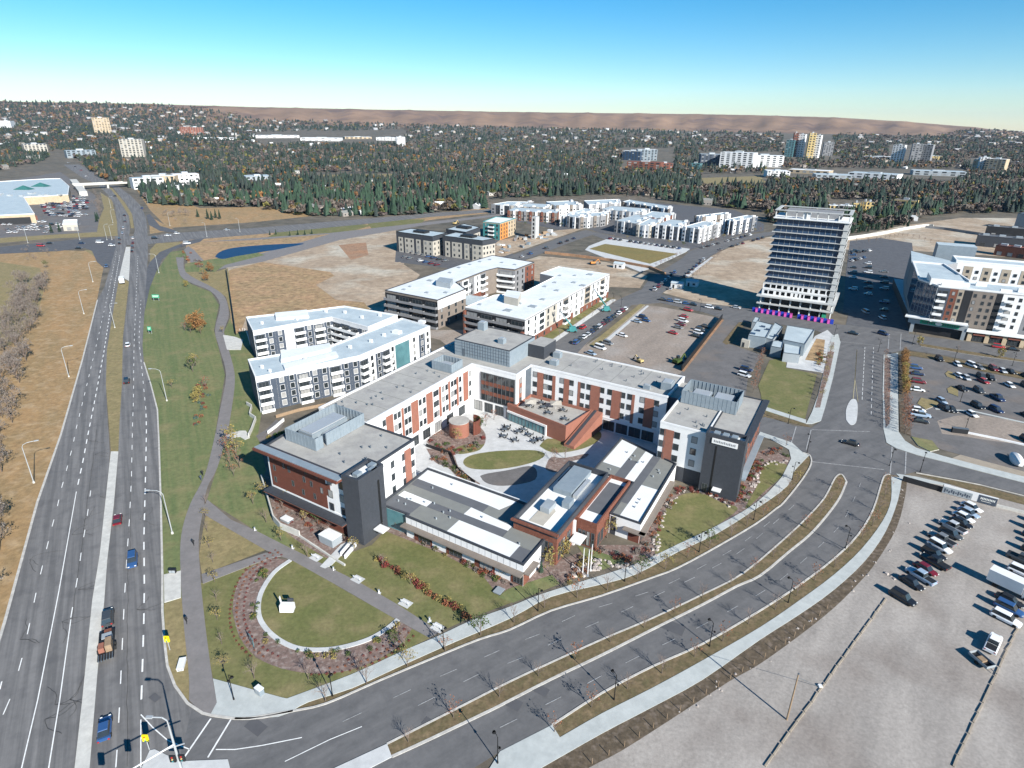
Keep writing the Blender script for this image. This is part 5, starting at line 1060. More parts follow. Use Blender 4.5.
# distant individual buildings: (x0, x1, y base, y top, depth m, wall, roof, name, label)
FARB = [(95,112,133,120,20,'tan','roof_light','apartment_tower','brown slab tower on the left skyline'),(181,190,135,127.5,25,'terracotta','blue_roof','apartment_building','orange-red apartment building, smaller left part of the pair'),(189,204,135,128,25,'terracotta','blue_roof','apartment_building','orange-red apartment building, larger right part of the pair'),
 (122,145,157,141.5,22,'beige','roof_light','apartment_building','cream stepped condominium rising above the trees'),(26,48,152,145.5,26,'beige','blue_roof','commercial_building','long cream commercial building by the far left trees'),(0,12,128.5,122.5,60,'white','white_roof','warehouse','white warehouse at the far left edge'),
 (68,97,158,151.5,25,'metal_blue','blue_roof','commercial_building','pale blue store building beside the far highway'),(192,236,139.5,137.8,30,'white','white_roof','warehouse','long low white building below the left hills'),(256,300,138,135.5,60,'white','white_roof','warehouse','white warehouse strip, leftmost in the middle distance'),(300,340,141,138,60,'white','white_roof','warehouse','white warehouse strip, brightest and longest in the middle distance'),(345,372,139,137,50,'tan','white_roof','warehouse','tan low warehouse in the middle distance'),
 (376,397,140.5,137.5,50,'white','white_roof','warehouse','white warehouse left of the white tower'),(397,405.5,146.5,137,18,'white','white_roof','apartment_tower','lone white tower block in the middle distance'),
 (622,640,160.5,151,30,'glass_blue','roof_light','office_building','glassy blue hospital block, left part'),(638,656,160.5,149.5,30,'metal_blue','roof_light','office_building','glassy blue hospital block, taller right part with white fins'),(627,659,171,162,30,'brick','red_brick_roof','brick_building','long red-brick institution below the glassy block'),(659,672,171,163.5,30,'brick','red_brick_roof','brick_building','red-brick wing at the right end of the institution'),
 (688,699,170.5,163.5,20,'glass_teal','teal_roof','office_building','small green-gabled office below the hospital blocks'),(701,722,166,154.5,30,'charcoal_blue','blue_roof','office_building','blue-dark part of the white hospital complex'),(720,750,168,153,35,'white','white_roof','office_building','large white hospital building, centre'),(748,780,167,156,35,'white','white_roof','office_building','white hospital building, lower right part'),
 (785,791,157,141,14,'glass_teal','blue_roof','apartment_tower','dark teal tower left of the red and white one'),(790.5,795,157,134.5,14,'brick','roof_light','apartment_tower','red and white residential tower, red half'),(795.2,800.5,157,136,14,'white','roof_light','apartment_tower','red and white residential tower, white half'),(806,812,158,135,14,'yellow','roof_light','apartment_tower','yellow residential tower beside the red and white one'),(812.2,817,158,137,14,'white','roof_light','apartment_tower','white half beside the yellow tower'),(823,831,156,143.5,16,'grey_wall','roof_light','apartment_tower','grey tower right of the yellow one'),
 (890.5,900.5,162,147,16,'white','roof_light','apartment_tower','white tower on the right, standing alone'),(910,918,163,146.5,16,'grey_wall','roof_light','apartment_tower','grey twin tower, left one'),(919,928,163,147,16,'grey_wall','roof_light','apartment_tower','grey twin tower, right one'),(925,940,159.5,156.5,30,'yellow','blue_roof','commercial_building','low yellow building beside the twin towers'),
 (972,982,169.5,161,25,'tan','roof_light','apartment_building','tan building at far right, left part'),(979,986,170,159.5,25,'white','roof_light','apartment_building','white-faced middle part of the tan building at far right'),(986,1000,171,161,25,'tan','roof_light','apartment_building','tan building at far right, right part'),
 (768,788,178,171.5,40,'white','roof_light','warehouse','white shed with pale roof at the left of the right-hand sheds'),(790,825,174,170.5,35,'tan','roof_light','warehouse','long tan roofed shed behind the white one'),(818,848,181,175.5,40,'metal_grey','blue_roof','warehouse','long grey-blue roofed shed'),(850,892,179,174,40,'white','blue_roof','warehouse','long pale shed right of the grey-blue one'),(918,960,176,172,40,'metal_grey','blue_roof','warehouse','long flat grey building at the right in the trees'),(865,890,160,157,40,'white','white_roof','commercial_building','low white shop row left of the lone white tower'),
 (829,838,213,206,12,'yellow','roof_light','apartment_building','yellow gabled apartment block behind the tower, leftmost'),(838,849,214,206,12,'beige','roof_light','apartment_building','cream gabled apartment block behind the tower'),(852,858,213.5,203.5,10,'yellow','taupe','apartment_building','narrow yellow apartment block, left of three'),(859,864,213.5,202.5,10,'yellow','taupe','apartment_building','narrow yellow apartment block, middle of three'),(865,872,213.5,203,10,'yellow','taupe','apartment_building','narrow yellow apartment block, right of three'),(893,912,210,201,12,'yellow','taupe','apartment_building','pale yellow apartment row among the bare trees'),
 (135,165,189,179,22,'white','blue_roof','townhouse_row','white and grey townhouse complex by the highway bend, left part'),(150,176,187,177,22,'tan','roof_light','townhouse_row','tan-roofed townhouse complex by the highway bend, middle'),(176,200,185,175,22,'white','roof_light','townhouse_row','white-roofed townhouse complex by the highway bend, right part'),(168,180,195,186,20,'white','blue_roof','townhouse_row','white townhouse block nearest the highway bend'),(247,272,183,176.5,30,'metal_grey','blue_roof','commercial_building','grey-roofed low building with white ends beside the yellow tree')]
for i, (x0,x1,yb,yt,dep,wm,rm,nm,lab) in enumerate(FARB):
    p = hit((x0+x1)/2, yb); q0, q1 = hit(x0, yb), hit(x1, yb)
    d = (q1-q0); d.z = 0; wd = d.length; d = Vector((1,0,0)) if abs(p.x) < 1 else Vector((p.y,-p.x,0)).normalized()
    r = math.hypot(p.x,p.y); h = max(4, (yb-yt)/FPX*r*.86); nrm = Vector((-d.y,d.x,0))
    if nrm.dot(Vector((p.x,p.y,0))) < 0: nrm = -nrm
    rot = Matrix.Rotation(R(-14 if i % 2 else 10), 3, 'Z'); d = rot@d; nrm = rot@nrm; c = Vector((p.x,p.y,0))
    fp = [c-d*wd*.5, c+d*wd*.5, c+d*wd*.5+nrm*dep, c-d*wd*.5+nrm*dep]
    b = Bd(nm, lab, 'building' if 'tower' not in nm else 'tower', c); me = MB(); me.prism(fp, p.z-3, p.z+h, 0, 1); part(b, 'wall', me, (wm, rm))
    wl = Wl(fp[0], fp[1]) if (Vector((fp[1].x-fp[0].x, fp[1].y-fp[0].y,0)).cross(nrm)).z > 0 else Wl(fp[1], fp[0])
    nf = min(10, max(1, int(h/3.6))); nb = min(6, max(2, int(wd/6)))
    for f in range(nf):
        for k in range(nb): window(b, wl, wl.L*(k+.5)/nb, p.z+h*(f+.3)/nf, round(wl.L/nb*.5, 0)+.3, round(h/nf*.42, 0)+.3)
    me = MB(); c2 = centroid(fp); me.prism([c2+d*x*wd*.12+nrm*y*dep*.15 for x,y in ((-1,-1),(1,-1),(1,1),(-1,1))], p.z+h, p.z+h+min(3.,h*.2)); part(b, 'rooftop_unit', me, 'galv')
# ================================================================ cars
def car_proto(kind):
    r = thing(kind, 'car', 'car'); spec = dict(sedan=(4.7,1.82,.72,1.44), hatchback=(4.2,1.8,.78,1.52), suv=(4.8,1.92,.9,1.78), van=(5.2,1.98,1.0,2.0), pickup=(5.7,2.0,.98,1.86))[kind]
    L, Wd, hb, ht = spec; x0, x1 = -L/2, L/2; gz = .28
    def loft(sec):     # sections (x, halfwidth, z0, z1)
        me = MB()
        for x, hw, z0, z1 in sec: me.v += [(x,-hw,z0),(x,-hw*1.0,z0+(z1-z0)*.65),(x,-hw*.86,z1),(x,hw*.86,z1),(x,hw,z0+(z1-z0)*.65),(x,hw,z0)]
        n = len(sec)
        for i in range(n-1):
            for k in range(6): a = i*6+k; b = i*6+(k+1)%6; me.f.append((a, b, b+6, a+6)); me.m.append(0)
        me.f.append(tuple(reversed(range(6)))); me.m.append(0); me.f.append(tuple((n-1)*6+k for k in range(6))); me.m.append(0)
        return me
    w = Wd/2
    if kind == 'pickup':
        me = loft([(x0,w*.96,gz+.1,hb-.05),(x0+.15,w,gz,hb),(x1-1.2,w,gz,hb),(x1-.3,w*.96,gz,hb-.12),(x1,w*.85,gz+.1,hb-.3)])
    else: me = loft([(x0,w*.85,gz+.15,hb-.12),(x0+.25,w*.97,gz,hb),(0,w,gz,hb),(x1-1.1,w*.98,gz,hb-.02),(x1-.3,w*.92,gz,hb-.16),(x1,w*.78,gz+.1,hb-.3)])
    me.build('body', M['paintcar'], r)
    cab = dict(sedan=(x0+.5,x0+1.15,x1-2.0,x1-1.25), hatchback=(x0+.15,x0+.6,x1-1.8,x1-1.1), suv=(x0+.1,x0+.45,x1-1.9,x1-1.25), van=(x0+.1,x0+.3,x1-1.5,x1-.8), pickup=(x0+1.95,x0+2.15,x1-2.1,x1-1.45))[kind]
    a, b, c, d = cab; me = MB(); ww = w*.84; wt = w*.68; zt = ht-.06
    me.hexa([(a,-ww,hb-.03),(d,-ww,hb-.03),(d,ww,hb-.03),(a,ww,hb-.03),(b,-wt,zt),(c,-wt,zt),(c,wt,zt),(b,wt,zt)]); me.build('glasshouse', M['glass'], r)
    me = MB(); me.hexa([(b-.08,-wt-.03,zt-.02),(c+.08,-wt-.03,zt-.02),(c+.08,wt+.03,zt-.02),(b-.08,wt+.03,zt-.02),(b,-wt+.04,ht),(c,-wt+.04,ht),(c,wt-.04,ht),(b,wt-.04,ht)]); me.build('roof', M['paintcar'], r)
    if kind == 'pickup': me = MB(); me.box(x0+.12, a-.06, -w*.78, w*.78, hb-.03, hb+.012); me.build('cargo_bed', M['dark'], r)
    for sx in (x0+.85, x1-.85):
        for sy in (-1, 1): me = MB(); me.tube((sx, sy*(w-.22), .33), (sx, sy*(w+.01), .33), .33, .33, 10); me.build('wheel', M['rubber'], r)
    for sy in (-1, 1):
        me = MB(); me.box(x1-.16, x1-.03, sy*w*.62-.16, sy*w*.62+.16, hb-.32, hb-.18); me.build('headlight', M['lens'], r)
        me = MB(); me.box(x0-.02, x0+.1, sy*w*.72-.12, sy*w*.72+.12, hb-.3, hb-.1); me.build('tail_light', M['lens_red'], r)
    return r
CP = {k: car_proto(k) for k in ('sedan','hatchback','suv','van','pickup')}; CU = set()
CC = dict(white=(.72,.73,.74,1), silver=(.42,.44,.46,1), grey=(.16,.17,.18,1), black=(.014,.015,.018,1), blue=(.03,.08,.20,1), red=(.33,.02,.025,1), maroon=(.14,.012,.02,1), brown=(.1,.07,.05,1))
CC['dark grey'] = (.05,.055,.06,1); CC['light blue'] = (.28,.36,.45,1); CC['dark blue'] = (.015,.03,.08,1)
CN = dict(sedan='sedan', hatchback='hatchback', suv='SUV', van='van', pickup='pickup truck')
def car(kind, col, loc, rz, label, group=None, z=.115):
    p = Vector((loc[0], loc[1], z))
    if kind in CU:
        o = dup(CP[kind], p, rz, label, None, 1, CC[col])
        if 'group' in o: del o['group']
    else:
        o = CP[kind]; CU.add(kind); o.location = p; o.rotation_euler = (0,0,rz); o['label'] = label; o.color = CC[col]
        for ch in o.children: ch.color = CC[col]
    o['category'] = 'car' if kind in ('sedan','hatchback','suv') else ('van' if kind == 'van' else 'truck')
    if group: o['group'] = group
    return o
def hd(x0, y0, x1, y1): a, b = at(x0,y0), at(x1,y1); return math.atan2(b.y-a.y, b.x-a.x)
ORD = ['first','second','third','fourth','fifth','sixth','seventh','eighth','ninth','tenth','eleventh','twelfth','thirteenth','fourteenth','fifteenth','sixteenth','seventeenth','eighteenth','nineteenth','twentieth','twenty-first','twenty-second','twenty-third','twenty-fourth','twenty-fifth','twenty-sixth','twenty-seventh','twenty-eighth','twenty-ninth','thirtieth','thirty-first','thirty-second','thirty-third','thirty-fourth','thirty-fifth','thirty-sixth','thirty-seventh','thirty-eighth','thirty-ninth','fortieth']
hA = hd(906,570,935,588)
G1 = 'cars in the long row on the gravel lot'
for i, (x, y, k, c) in enumerate(((971,509,'sedan','white'),(968,514.5,'sedan','light blue'),(963,519,'sedan','white'),(961,524.5,'sedan','black'),(952,529,'pickup','silver'),(950,536,'suv','dark grey'),(941,541.5,'pickup','grey'),(939,549,'suv','white'),(933,556,'suv','black'),(934,564,'pickup','black'),(925,571,'sedan','maroon'),(920,578.5,'pickup','light blue'),(911,585,'sedan','black'))):
    car(k, c, at(x,y), hA + (math.pi if k == 'pickup' else 0), '%s %s, %s from the billboard end of the long gravel-lot row' % (c, CN[k], ORD[i]), G1)
car('suv', 'black', at(902,600), hd(890,592,914,606), 'black SUV parked alone just beyond the near end of the long gravel-lot row')
hB = hd(992,613,1018,626); G2 = 'cars in the row at the right edge of the gravel lot'
for i, (x, y, k, c) in enumerate(((1037,524,'sedan','black'),(1036,531.5,'suv','dark grey'),(1034,539,'sedan','black'),(1036,546,'sedan','grey'),(1034,554,'suv','black'),(1022,562,'pickup','dark grey'),(1021,574.5,'suv','white'))):
    car(k, c, at(x,y), hB, '%s %s, %s from the top of the right-edge gravel-lot row' % (c, CN[k], ORD[i]), G2)
for x, y, k, c, lab in ((1009,602.5,'sedan','black','black sedan right below the white box truck'),(1008,611,'suv','blue','blue SUV two places below the white box truck'),(1005,621,'suv','white','white SUV with dark roof at the end of the row below the box truck')):
    car(k, c, at(x,y), hB, lab)
car('pickup', 'white', at(992,646), hd(983,662,994,638), 'white pickup truck carrying red goods in its bed, alone on the gravel near a trailer')
t = thing('trailer', 'small open grey utility trailer behind the white pickup on the gravel lot', 'trailer', at(980.5,663), rz=hd(975,657,988,668))
me = MB(); me.box(-1.7,1.7,-.95,.95,.55,.62); me.build('deck', M['dark'], t)
me = MB()
for q in ((-1.7,1.7,-.98,-.93),(-1.7,1.7,.93,.98),(-1.72,-1.67,-.95,.95),(1.67,1.72,-.95,.95)): me.box(*q, .62, 1.15)
me.build('side_rail', M['metal_grey'], t)
for sy in (-1,1): MB().tube((0,sy*.98,.35),(0,sy*1.15,.35),.35,.35,10).build('wheel', M['rubber'], t)
MB().bar((1.7,0,.5),(2.9,0,.5),.1,.1).build('drawbar', M['metal_dark'], t)
me = MB(); me.box(-.6,.5,-.5,.6,.62,1.0); me.build('crate', M['wood'], t)
def boxtruck(loc, rz, label, L=8., cab='white', boxm='white', col=None):
    t = thing('box_truck', label, 'truck', loc, rz=rz)
    MB().box(-L/2, L/2-2.1, -1.22, 1.22, 1.0, 3.5, 0).build('cargo_box', M[boxm], t)
    me = MB(); me.hexa([(L/2-2,-1.1,.5),(L/2,-1.1,.5),(L/2,1.1,.5),(L/2-2,1.1,.5),(L/2-2,-1.05,2.4),(L/2-.7,-1.05,2.4),(L/2-.7,1.05,2.4),(L/2-2,1.05,2.4)]); me.build('cab', M[cab], t)
    me = MB(); me.hexa([(L/2-.62,-.95,1.45),(L/2-.27,-.95,1.4),(L/2-.27,.95,1.4),(L/2-.62,.95,1.45),(L/2-.9,-.9,2.3),(L/2-.64,-.9,2.3),(L/2-.64,.9,2.3),(L/2-.9,.9,2.3)]); me.build('windscreen', M['glass'], t)
    MB().box(-L/2+.1, L/2-.3, -.5, .5, .6, 1.0).build('chassis', M['dark'], t)
    for sx in (-L/2+1.6, L/2-1.2):
        for sy in (-1,1): MB().tube((sx,sy*.85,.48),(sx,sy*1.18,.48),.48,.48,10).build('wheel', M['rubber'], t)
    return t
boxtruck(at(1010,591.5), hB, 'white box truck parked among cars at the right edge of the gravel lot')
boxtruck(at(122.5,283), hd(122,300,124,262), 'white box truck driving away on the highway beside the grass median', 9)
# highway traffic
hL = hd(128,560,137,400); hS = hd(82,360,37,502)
car('suv','dark grey',at(108.5,620),hL+.02,'grey pickup-like SUV towing the loaded car hauler by the concrete median')
t = thing('loaded_trailer', 'flat trailer piled with red and dark machinery, behind the grey SUV on the highway', 'trailer', at(107.5,646), rz=hL+.02)
me = MB(); me.box(-4.2,3.2,-1.2,1.2,.7,.85); me.build('deck', M['dark'], t)
me = MB()
for k in range(6): me.box(-4.6+k*.0, -3.2, -1.1+k*.4, -1.0+k*.4, .85, 1.2)
me.build('ramp', M['metal_dark'], t)
for q, m in (((-2.6,-.3,-1,-.05,.85,2.2),'wood'),((-2.4,-.9,.15,1.0,.85,1.8),'terracotta'),((-.6,.2,.1,.9,.85,1.5),'dark'),((.2,1.6,-.9,.6,.85,1.6),'metal_grey'),((1.8,2.8,-.8,.3,.85,1.4),'brick')): MB().box(*q).build('cargo', M[m], t)
for sx in (-1.4,-.4):
    for sy in (-1,1): MB().tube((sx,sy*1.15,.4),(sx,sy*1.4,.4),.4,.4,10).build('wheel', M['rubber'], t)
MB().bar((3.2,0,.6),(4.6,0,.6),.12,.12).build('drawbar', M['metal_dark'], t)
for x, y, k, c, rz, lab in ((105.5,731,'sedan','blue',hL,'blue sedan on the highway nearest the camera, by the traffic signal shadow'),(118,521.5,'sedan','maroon',hL,'dark red sedan on the highway beside the concrete median'),(133,563,'suv','blue',hL+math.pi,'blue and white SUV in the middle highway lane'),
   (127,382.5,'suv','black',hL,'black SUV on the highway beside the upper grass median'),(128,346,'sedan','white',hL,'white sedan on the highway right of the grass median'),(106.5,267,'sedan','blue',hS,'blue car on the curved slip lane at the upper left'),
   (41,246.5,'van','red',0,'red van on the cross road at far left'),(50,244,'sedan','black',0,'dark sedan right of the red van on the cross road'),(82,244,'sedan','dark blue',0,'dark blue car on the cross road left of the junction'),(79,249,'sedan','black',0,'black car on the slip road below the cross road'),(100,243,'van','white',0,'white van waiting left of the far junction'),(112,246,'hatchback','white',.2,'white hatchback at the left corner of the far junction'),
   (155,239,'suv','black',.1,'black SUV right of the far junction'),(168,236,'sedan','white',.1,'white sedan on the upper side of the cross road'),(177,234,'hatchback','white',.1,'white hatchback beyond the white sedan on the cross road'),(187,244,'van','white',.2,'white van on the slip road near the path'),(227,230.5,'sedan','silver',.1,'silver sedan far along the cross road'),
   (119.5,244,'sedan','black',hL+.1,'black sedan queueing at the far junction, left lane'),(119.5,240,'suv','dark grey',hL,'grey SUV first in the queue at the far junction'),(122.5,234,'hatchback','light blue',hL,'light blue bus-like car in the far junction'),(133,243.5,'sedan','maroon',hL,'dark red sedan waiting right of the median at the far junction'),(132.5,248,'suv','dark grey',hL,'grey SUV waiting behind the dark red sedan'),(132,252,'sedan','black',hL,'black sedan third in line at the far junction'),(133,239,'sedan','white',hL,'white sedan first in line right of the median'),
   (125,222,'sedan','dark grey',hL+.2,'grey car on the highway just north of the junction'),(124.5,216,'sedan','black',hL+.3,'black car on the bending highway north of the junction'),(123.5,229,'suv','silver',hL,'silver SUV leaving the far junction'),(115,196.5,'sedan','dark grey',hL+.7,'grey car on the highway below the road bridge'),(142,209,'suv','blue',hL+.3,'blue SUV on the right-hand carriageway north of the junction'),(86,176.5,'sedan','white',hL+.9,'white car beyond the road bridge'),(75,167,'sedan','black',hL+.9,'black car beyond the road bridge'),(81,170.5,'sedan','red',hL+.9,'red car beyond the road bridge'),(68,163,'sedan','silver',hL+.9,'silver car farthest up the highway')):
    car(k, c, at(x,y), rz, lab)
car('sedan','black',at(850,444.5),hd(859,447,840,442),'black sedan crossing the big intersection')
car('sedan','black',at(853,334.5),hd(845,333,860,336),'black car turning at the upper intersection')
car('suv','dark blue',at(883,335),hd(875,333,890,337),'dark blue SUV in the upper intersection')
car('suv','red',at(998,348),hd(990,347,1005,349),'red SUV parked before the shopfronts on the right')
car('sedan','black',at(1013,350.5),hd(1005,349,1020,351),'black sedan behind the red SUV before the shopfronts')
hN = hd(912,380,926,382)
for i,(x,y,k,c) in enumerate(((915,369,'suv','blue'),(917,375,'sedan','dark blue'),(918,383,'suv','maroon'),(917,391,'sedan','white'))): car(k,c,at(x,y),hN,'%s %s, %s from the top beside the rusty hedge of the paved lot' % (c,CN[k],ORD[i]))
for i,(x,y,k,c) in enumerate(((918,411.5,'hatchback','white'),(920,416.5,'pickup','light blue'),(920,422.5,'sedan','black'))): car(k,c,at(x,y),hN,'%s %s, %s of the three by the lower rusty hedge' % (c,CN[k],ORD[i]))
hM = hd(940,361,952,368)
LOT = ((939,360.5,'suv','black'),(957,365.5,'sedan','white'),(971.5,366.5,'suv','white'),(979,368.5,'sedan','grey'),(993,370,'suv','maroon'),(1002,372,'sedan','silver'),(1010,373,'sedan','black'),(958.5,377,'sedan','white'),(966,379.5,'hatchback','silver'),(981,378,'suv','dark grey'),(983,382.5,'sedan','red'),(990,379.5,'suv','black'),(1009,386.5,'sedan','white'),(961.5,390,'sedan','black'),(978.5,392,'suv','dark grey'),(997,399.5,'pickup','dark blue'),(941,402.5,'hatchback','light blue'),(944.5,410,'suv','black'),(951.5,411,'sedan','black'),(977,407.5,'suv','black'),(995.5,411.5,'suv','dark blue'),(971,415.5,'sedan','white'),(1026,377,'sedan','black'),(1026,387,'suv','dark grey'),(1027,417,'sedan','black'),(1027,442,'suv','black'))
seen = {}
for x,y,k,c in LOT:
    n = seen.get((c,k),0); seen[(c,k)] = n+1
    where = 'against the top kerb' if y < 374.5 else ('in the second line' if y < 384 else ('in the middle' if y < 401 else 'along the lower divider'))
    side = 'left' if x < 955 else ('centre-left' if x < 972 else ('centre' if x < 987 else ('centre-right' if x < 1003 else 'right')))
    car(k, c, at(x,y), hM+R(8)*((x*7)%3-1), '%s %s %s of the paved lot, %s part%s' % (c, CN[k], where, side, '' if n == 0 else ', %s such one' % ORD[n]), 'cars spread over the paved lot')
hC = hd(700,330,712,333); hD = hd(572,345,585,337)
for x,y,k,c,rz,lab in ((688,311,'suv','red',hC,'bright red SUV at the top of the small gravel lot'),(684,317.5,'sedan','red',hC,'red sedan below the bright red SUV'),(683,322,'suv','white',hC,'white SUV between red cars on the small gravel lot'),(681,325.5,'sedan','maroon',hC,'maroon sedan under the white SUV'),(678,328.5,'sedan','grey',hC,'grey sedan at the bottom of the little red-and-white column'),(673,334,'sedan','red',hC,'red sedan alone in the middle of the small gravel lot'),
    (705,327.5,'sedan','black',hC,'black sedan nearest the screen fence, top of its column'),(700,331,'suv','dark grey',hC,'grey SUV second in the column by the screen fence'),(698.5,334,'suv','white',hC,'white SUV third in the column by the screen fence'),(695.5,337,'sedan','black',hC,'black sedan last in the column by the screen fence'),
    (643,318.5,'suv','dark blue',hC,'dark blue SUV, top of the small cluster beside the parked-up street'),(637,322.5,'sedan','light blue',hC,'light blue sedan in the small cluster beside the street'),(646,321.5,'sedan','blue',hC,'blue sedan at the right of the small cluster beside the street'),(622.5,336.5,'sedan','white',hC,'long white sedan alone on the small gravel lot'),(608,344.5,'suv','grey',hC,'grey SUV behind the white van at the lot edge'),(600,349,'van','white',hC,'white van at the near corner of the small gravel lot'),(591,354.5,'sedan','light blue',hC,'light blue sedan half hidden by the main roof edge'),
    (746,371,'suv','dark blue',hd(738,370,752,373),'dark SUV parked second in the asphalt yard'),(744,376.5,'suv','white',hd(737,375,751,379),'white SUV nearest the roof screens in the asphalt yard'),(583,328.5,'suv','red',hD,'red SUV standing on the street by the boom lifts'),(736,308.5,'sedan','silver',hd(725,307,740,310),'silver sedan driving before the tower site')):
    car(k,c,at(x,y),rz,lab)
cols = ['black','dark grey','blue','silver','black','maroon','dark blue','white','black','grey']; ks = ['sedan','suv','hatchback','sedan','suv']
def carline(x0,y0,x1,y1,n,text,seed,skip=(),off=0.):
    rnd = random.Random(seed); a, b = at(x0,y0), at(x1,y1); rz = math.atan2(b.y-a.y,b.x-a.x)
    for i in range(n):
        if i in skip: continue
        c = rnd.choice(cols); k = rnd.choice(ks); car(k, c, a.lerp(b,(i+.5)/n), rz+off+R(rnd.uniform(-2,2)), '%s %s, %s %s' % (c,CN[k],ORD[i],text), 'cars parked along '+text.split(' along ')[-1])
carline(574,345,627,309,15,'from the near end along the street beside the small gravel lot',1,(11,))
carline(659,300,722,310.5,8,'from the crossing along the street below the tower site',2,(5,))
carline(653,292,676,272,7,'from the crossing along the left of the shaded park street',3)
carline(668,292,705,259,9,'from the crossing along the kerb beside the vacant plot',4,(2,))
carline(700,249,752,235,11,'from the corner townhouses along the far diagonal street',5,(4,))
carline(718,251,765,238,9,'from the left along the opposite kerb of the diagonal street',6,(1,5))
carline(608,239,682,249.5,14,'from the left along the road behind the brown park',7,(3,),math.pi/2)
carline(518,259,577,238,8,'from the near end along the street by the building site',8,(2,4))
carline(400,250,448,262,9,'from the left along the yard before the beige blocks',9,(),math.pi/2)
carline(402,257,440,266,7,'from the left along the nearer line before the beige blocks',10,(2,),math.pi/2)
carline(853,293,853,250,9,'from below along the shaded left side of the wide street',11,(1,5),math.pi/2)
carline(868,298,868,262,7,'from below along the shaded middle of the wide street',12,(3,),math.pi/2)
carline(884,315,884,270,7,'from below along the shaded right side of the wide street',13,(2,),math.pi/2)
carline(850,254,872,251,4,'from the left along the sunlit top of the wide street',14); carline(850,262,866,258,4,'from the left along the second sunlit line atop the street',15)
car('van','silver',at(865,313),math.pi/2,'silver van waiting in the shade above the upper intersection'); car('suv','white',at(882,319),math.pi/2,'white SUV waiting in the shade above the upper intersection')
rnd = random.Random(77); gm = 'cars filling the shopping-centre car park'
for row in range(11):       # shopping-centre car park, each car a thing
    x0, x1, y = 36+row*1.2, 91-row*.2, 195.5+row*2.0
    n = 16
    for i in range(n):
        if rnd.random() < (.1 if row < 7 else .45): continue
        c = rnd.choice(['white','silver','black','dark blue','light blue','grey','white','red']); k = rnd.choice(ks)
        car(k, c, at(x0+(x1-x0)*i/n, y+i*.12), R(80)+R(rnd.uniform(-3,3)), 'small car in the packed car park of the shopping centre', gm)
for row in range(5):
    for i in range(10):
        if rnd.random() < .45: continue
        c = rnd.choice(['white','silver','black','white','light blue','grey','white']); car(rnd.choice(ks), c, at(2+i*6+row*2, 222.5+row*2.6), R(85), 'car in the sparse near rows of the shopping-centre car park', 'cars in the near rows of the shopping-centre car park')
rnd = random.Random(41)
for i in range(34):      # stacked materials on the building site
    x = rnd.uniform(498,556); y = rnd.uniform(max(231, 241-(x-498)*.2), 254-(x-505)*.36); c = at(x,y); w_, d_, h_ = rnd.uniform(1.5,5), rnd.uniform(1.2,3), rnd.uniform(.6,2.4)
    t = thing('material_stack', 'stack of building materials on the cluttered building site round the lift shaft', 'stack', c, 'material stacks of the building site', rnd.uniform(0,3)); me = MB()
    for k in range(3): me.box(-w_/2, w_/2, -d_/2+k*d_/3+.04, -d_/2+(k+1)*d_/3-.04, .12, h_*rnd.uniform(.7,1))
    me.build('load', M[rnd.choice(['wood','galv','rawconcrete','terracotta','metal_blue','white','orange','grey_wall'])], t); me = MB(); me.box(-w_/2, w_/2, -d_/2, d_/2, 0, .12); me.build('pallet', M['wood'], t)
# boom lifts, digger
def lift(x, y, tx, ty, tz, lab):
    b = at(x, y); t = thing('boom_lift', lab, 'lift', b); top = at(tx, ty, tz)-b
    me = MB(); me.box(-2.1,2.1,-1.1,1.1,.5,1.3); me.build('chassis', M['teal'], t)
    for sx in (-1.4,1.4):
        for sy in (-1,1): MB().tube((sx,sy*.8,.5),(sx,sy*1.25,.5),.5,.5,10).build('wheel', M['rubber'], t)
    me = MB(); me.box(-1.3,1.5,-.9,.9,1.3,2.6); me.build('turret', M['teal'], t)
    mid = Vector((0,0,2.4)).lerp(top,.55); MB().bar((0,0,2.4), mid, .5,.5).build('boom', M['teal'], t); MB().bar(mid, top, .4,.4).build('jib', M['metal_blue'], t)
    me = MB(); q = top; me.box(q.x-1,q.x+1,q.y-.5,q.y+.5,q.z-.2,q.z-.1)
    for s in (-1,1): me.box(q.x-1,q.x+1,q.y+s*.5-.03,q.y+s*.5+.03,q.z+.8,q.z+.9); me.box(q.x+s,q.x+s+.06,q.y-.5,q.y+.5,q.z-.2,q.z+.9)
    me.build('basket', M['metal_grey'], t)
lift(572,332,560.5,311.5,10,'teal boom lift nearest the camera, raised against the apartment block'); lift(606,311.5,592,286,10,'teal boom lift farther up the street, raised against the apartment block')
def digger(loc, rz, lab, m='signal_yellow'):
    t = thing('excavator', lab, 'excavator', loc, rz=rz)
    for sy in (-1,1): me = MB(); me.box(-1.8,1.8,sy*1.1-.3,sy*1.1+.3,0,.8); me.build('track', M['dark'], t)
    me = MB(); me.box(-1.9,1.2,-1.2,1.2,.9,1.9); me.build('body', M[m], t); me = MB(); me.box(.2,1.4,.1,1.1,1.9,2.9); me.build('cab', M['glass'], t)
    MB().bar((1.2,-.3,1.6),(3.4,-.3,3.4),.4,.4).build('boom', M[m], t); MB().bar((3.4,-.3,3.4),(4.8,-.3,1.2),.3,.3).build('stick', M[m], t); me = MB(); me.box(4.4,5.2,-.8,.2,.4,1.2); me.build('bucket', M['dark'], t)
    return t
digger(at(677.5,363.5), .7, 'dark green digger at the near end of the screen fence', 'leaf_green'); digger(at(639.5,362.5), 2.2, 'yellow digger peeping over the long grey roof edge', 'yellow').scale = (.7,.7,.7); digger(at(593,264.5),.3,'orange digger by the rust-coloured trench shoring','orange'); digger(at(455,224.5),1.,'yellow machine behind the beige and black blocks', 'yellow')
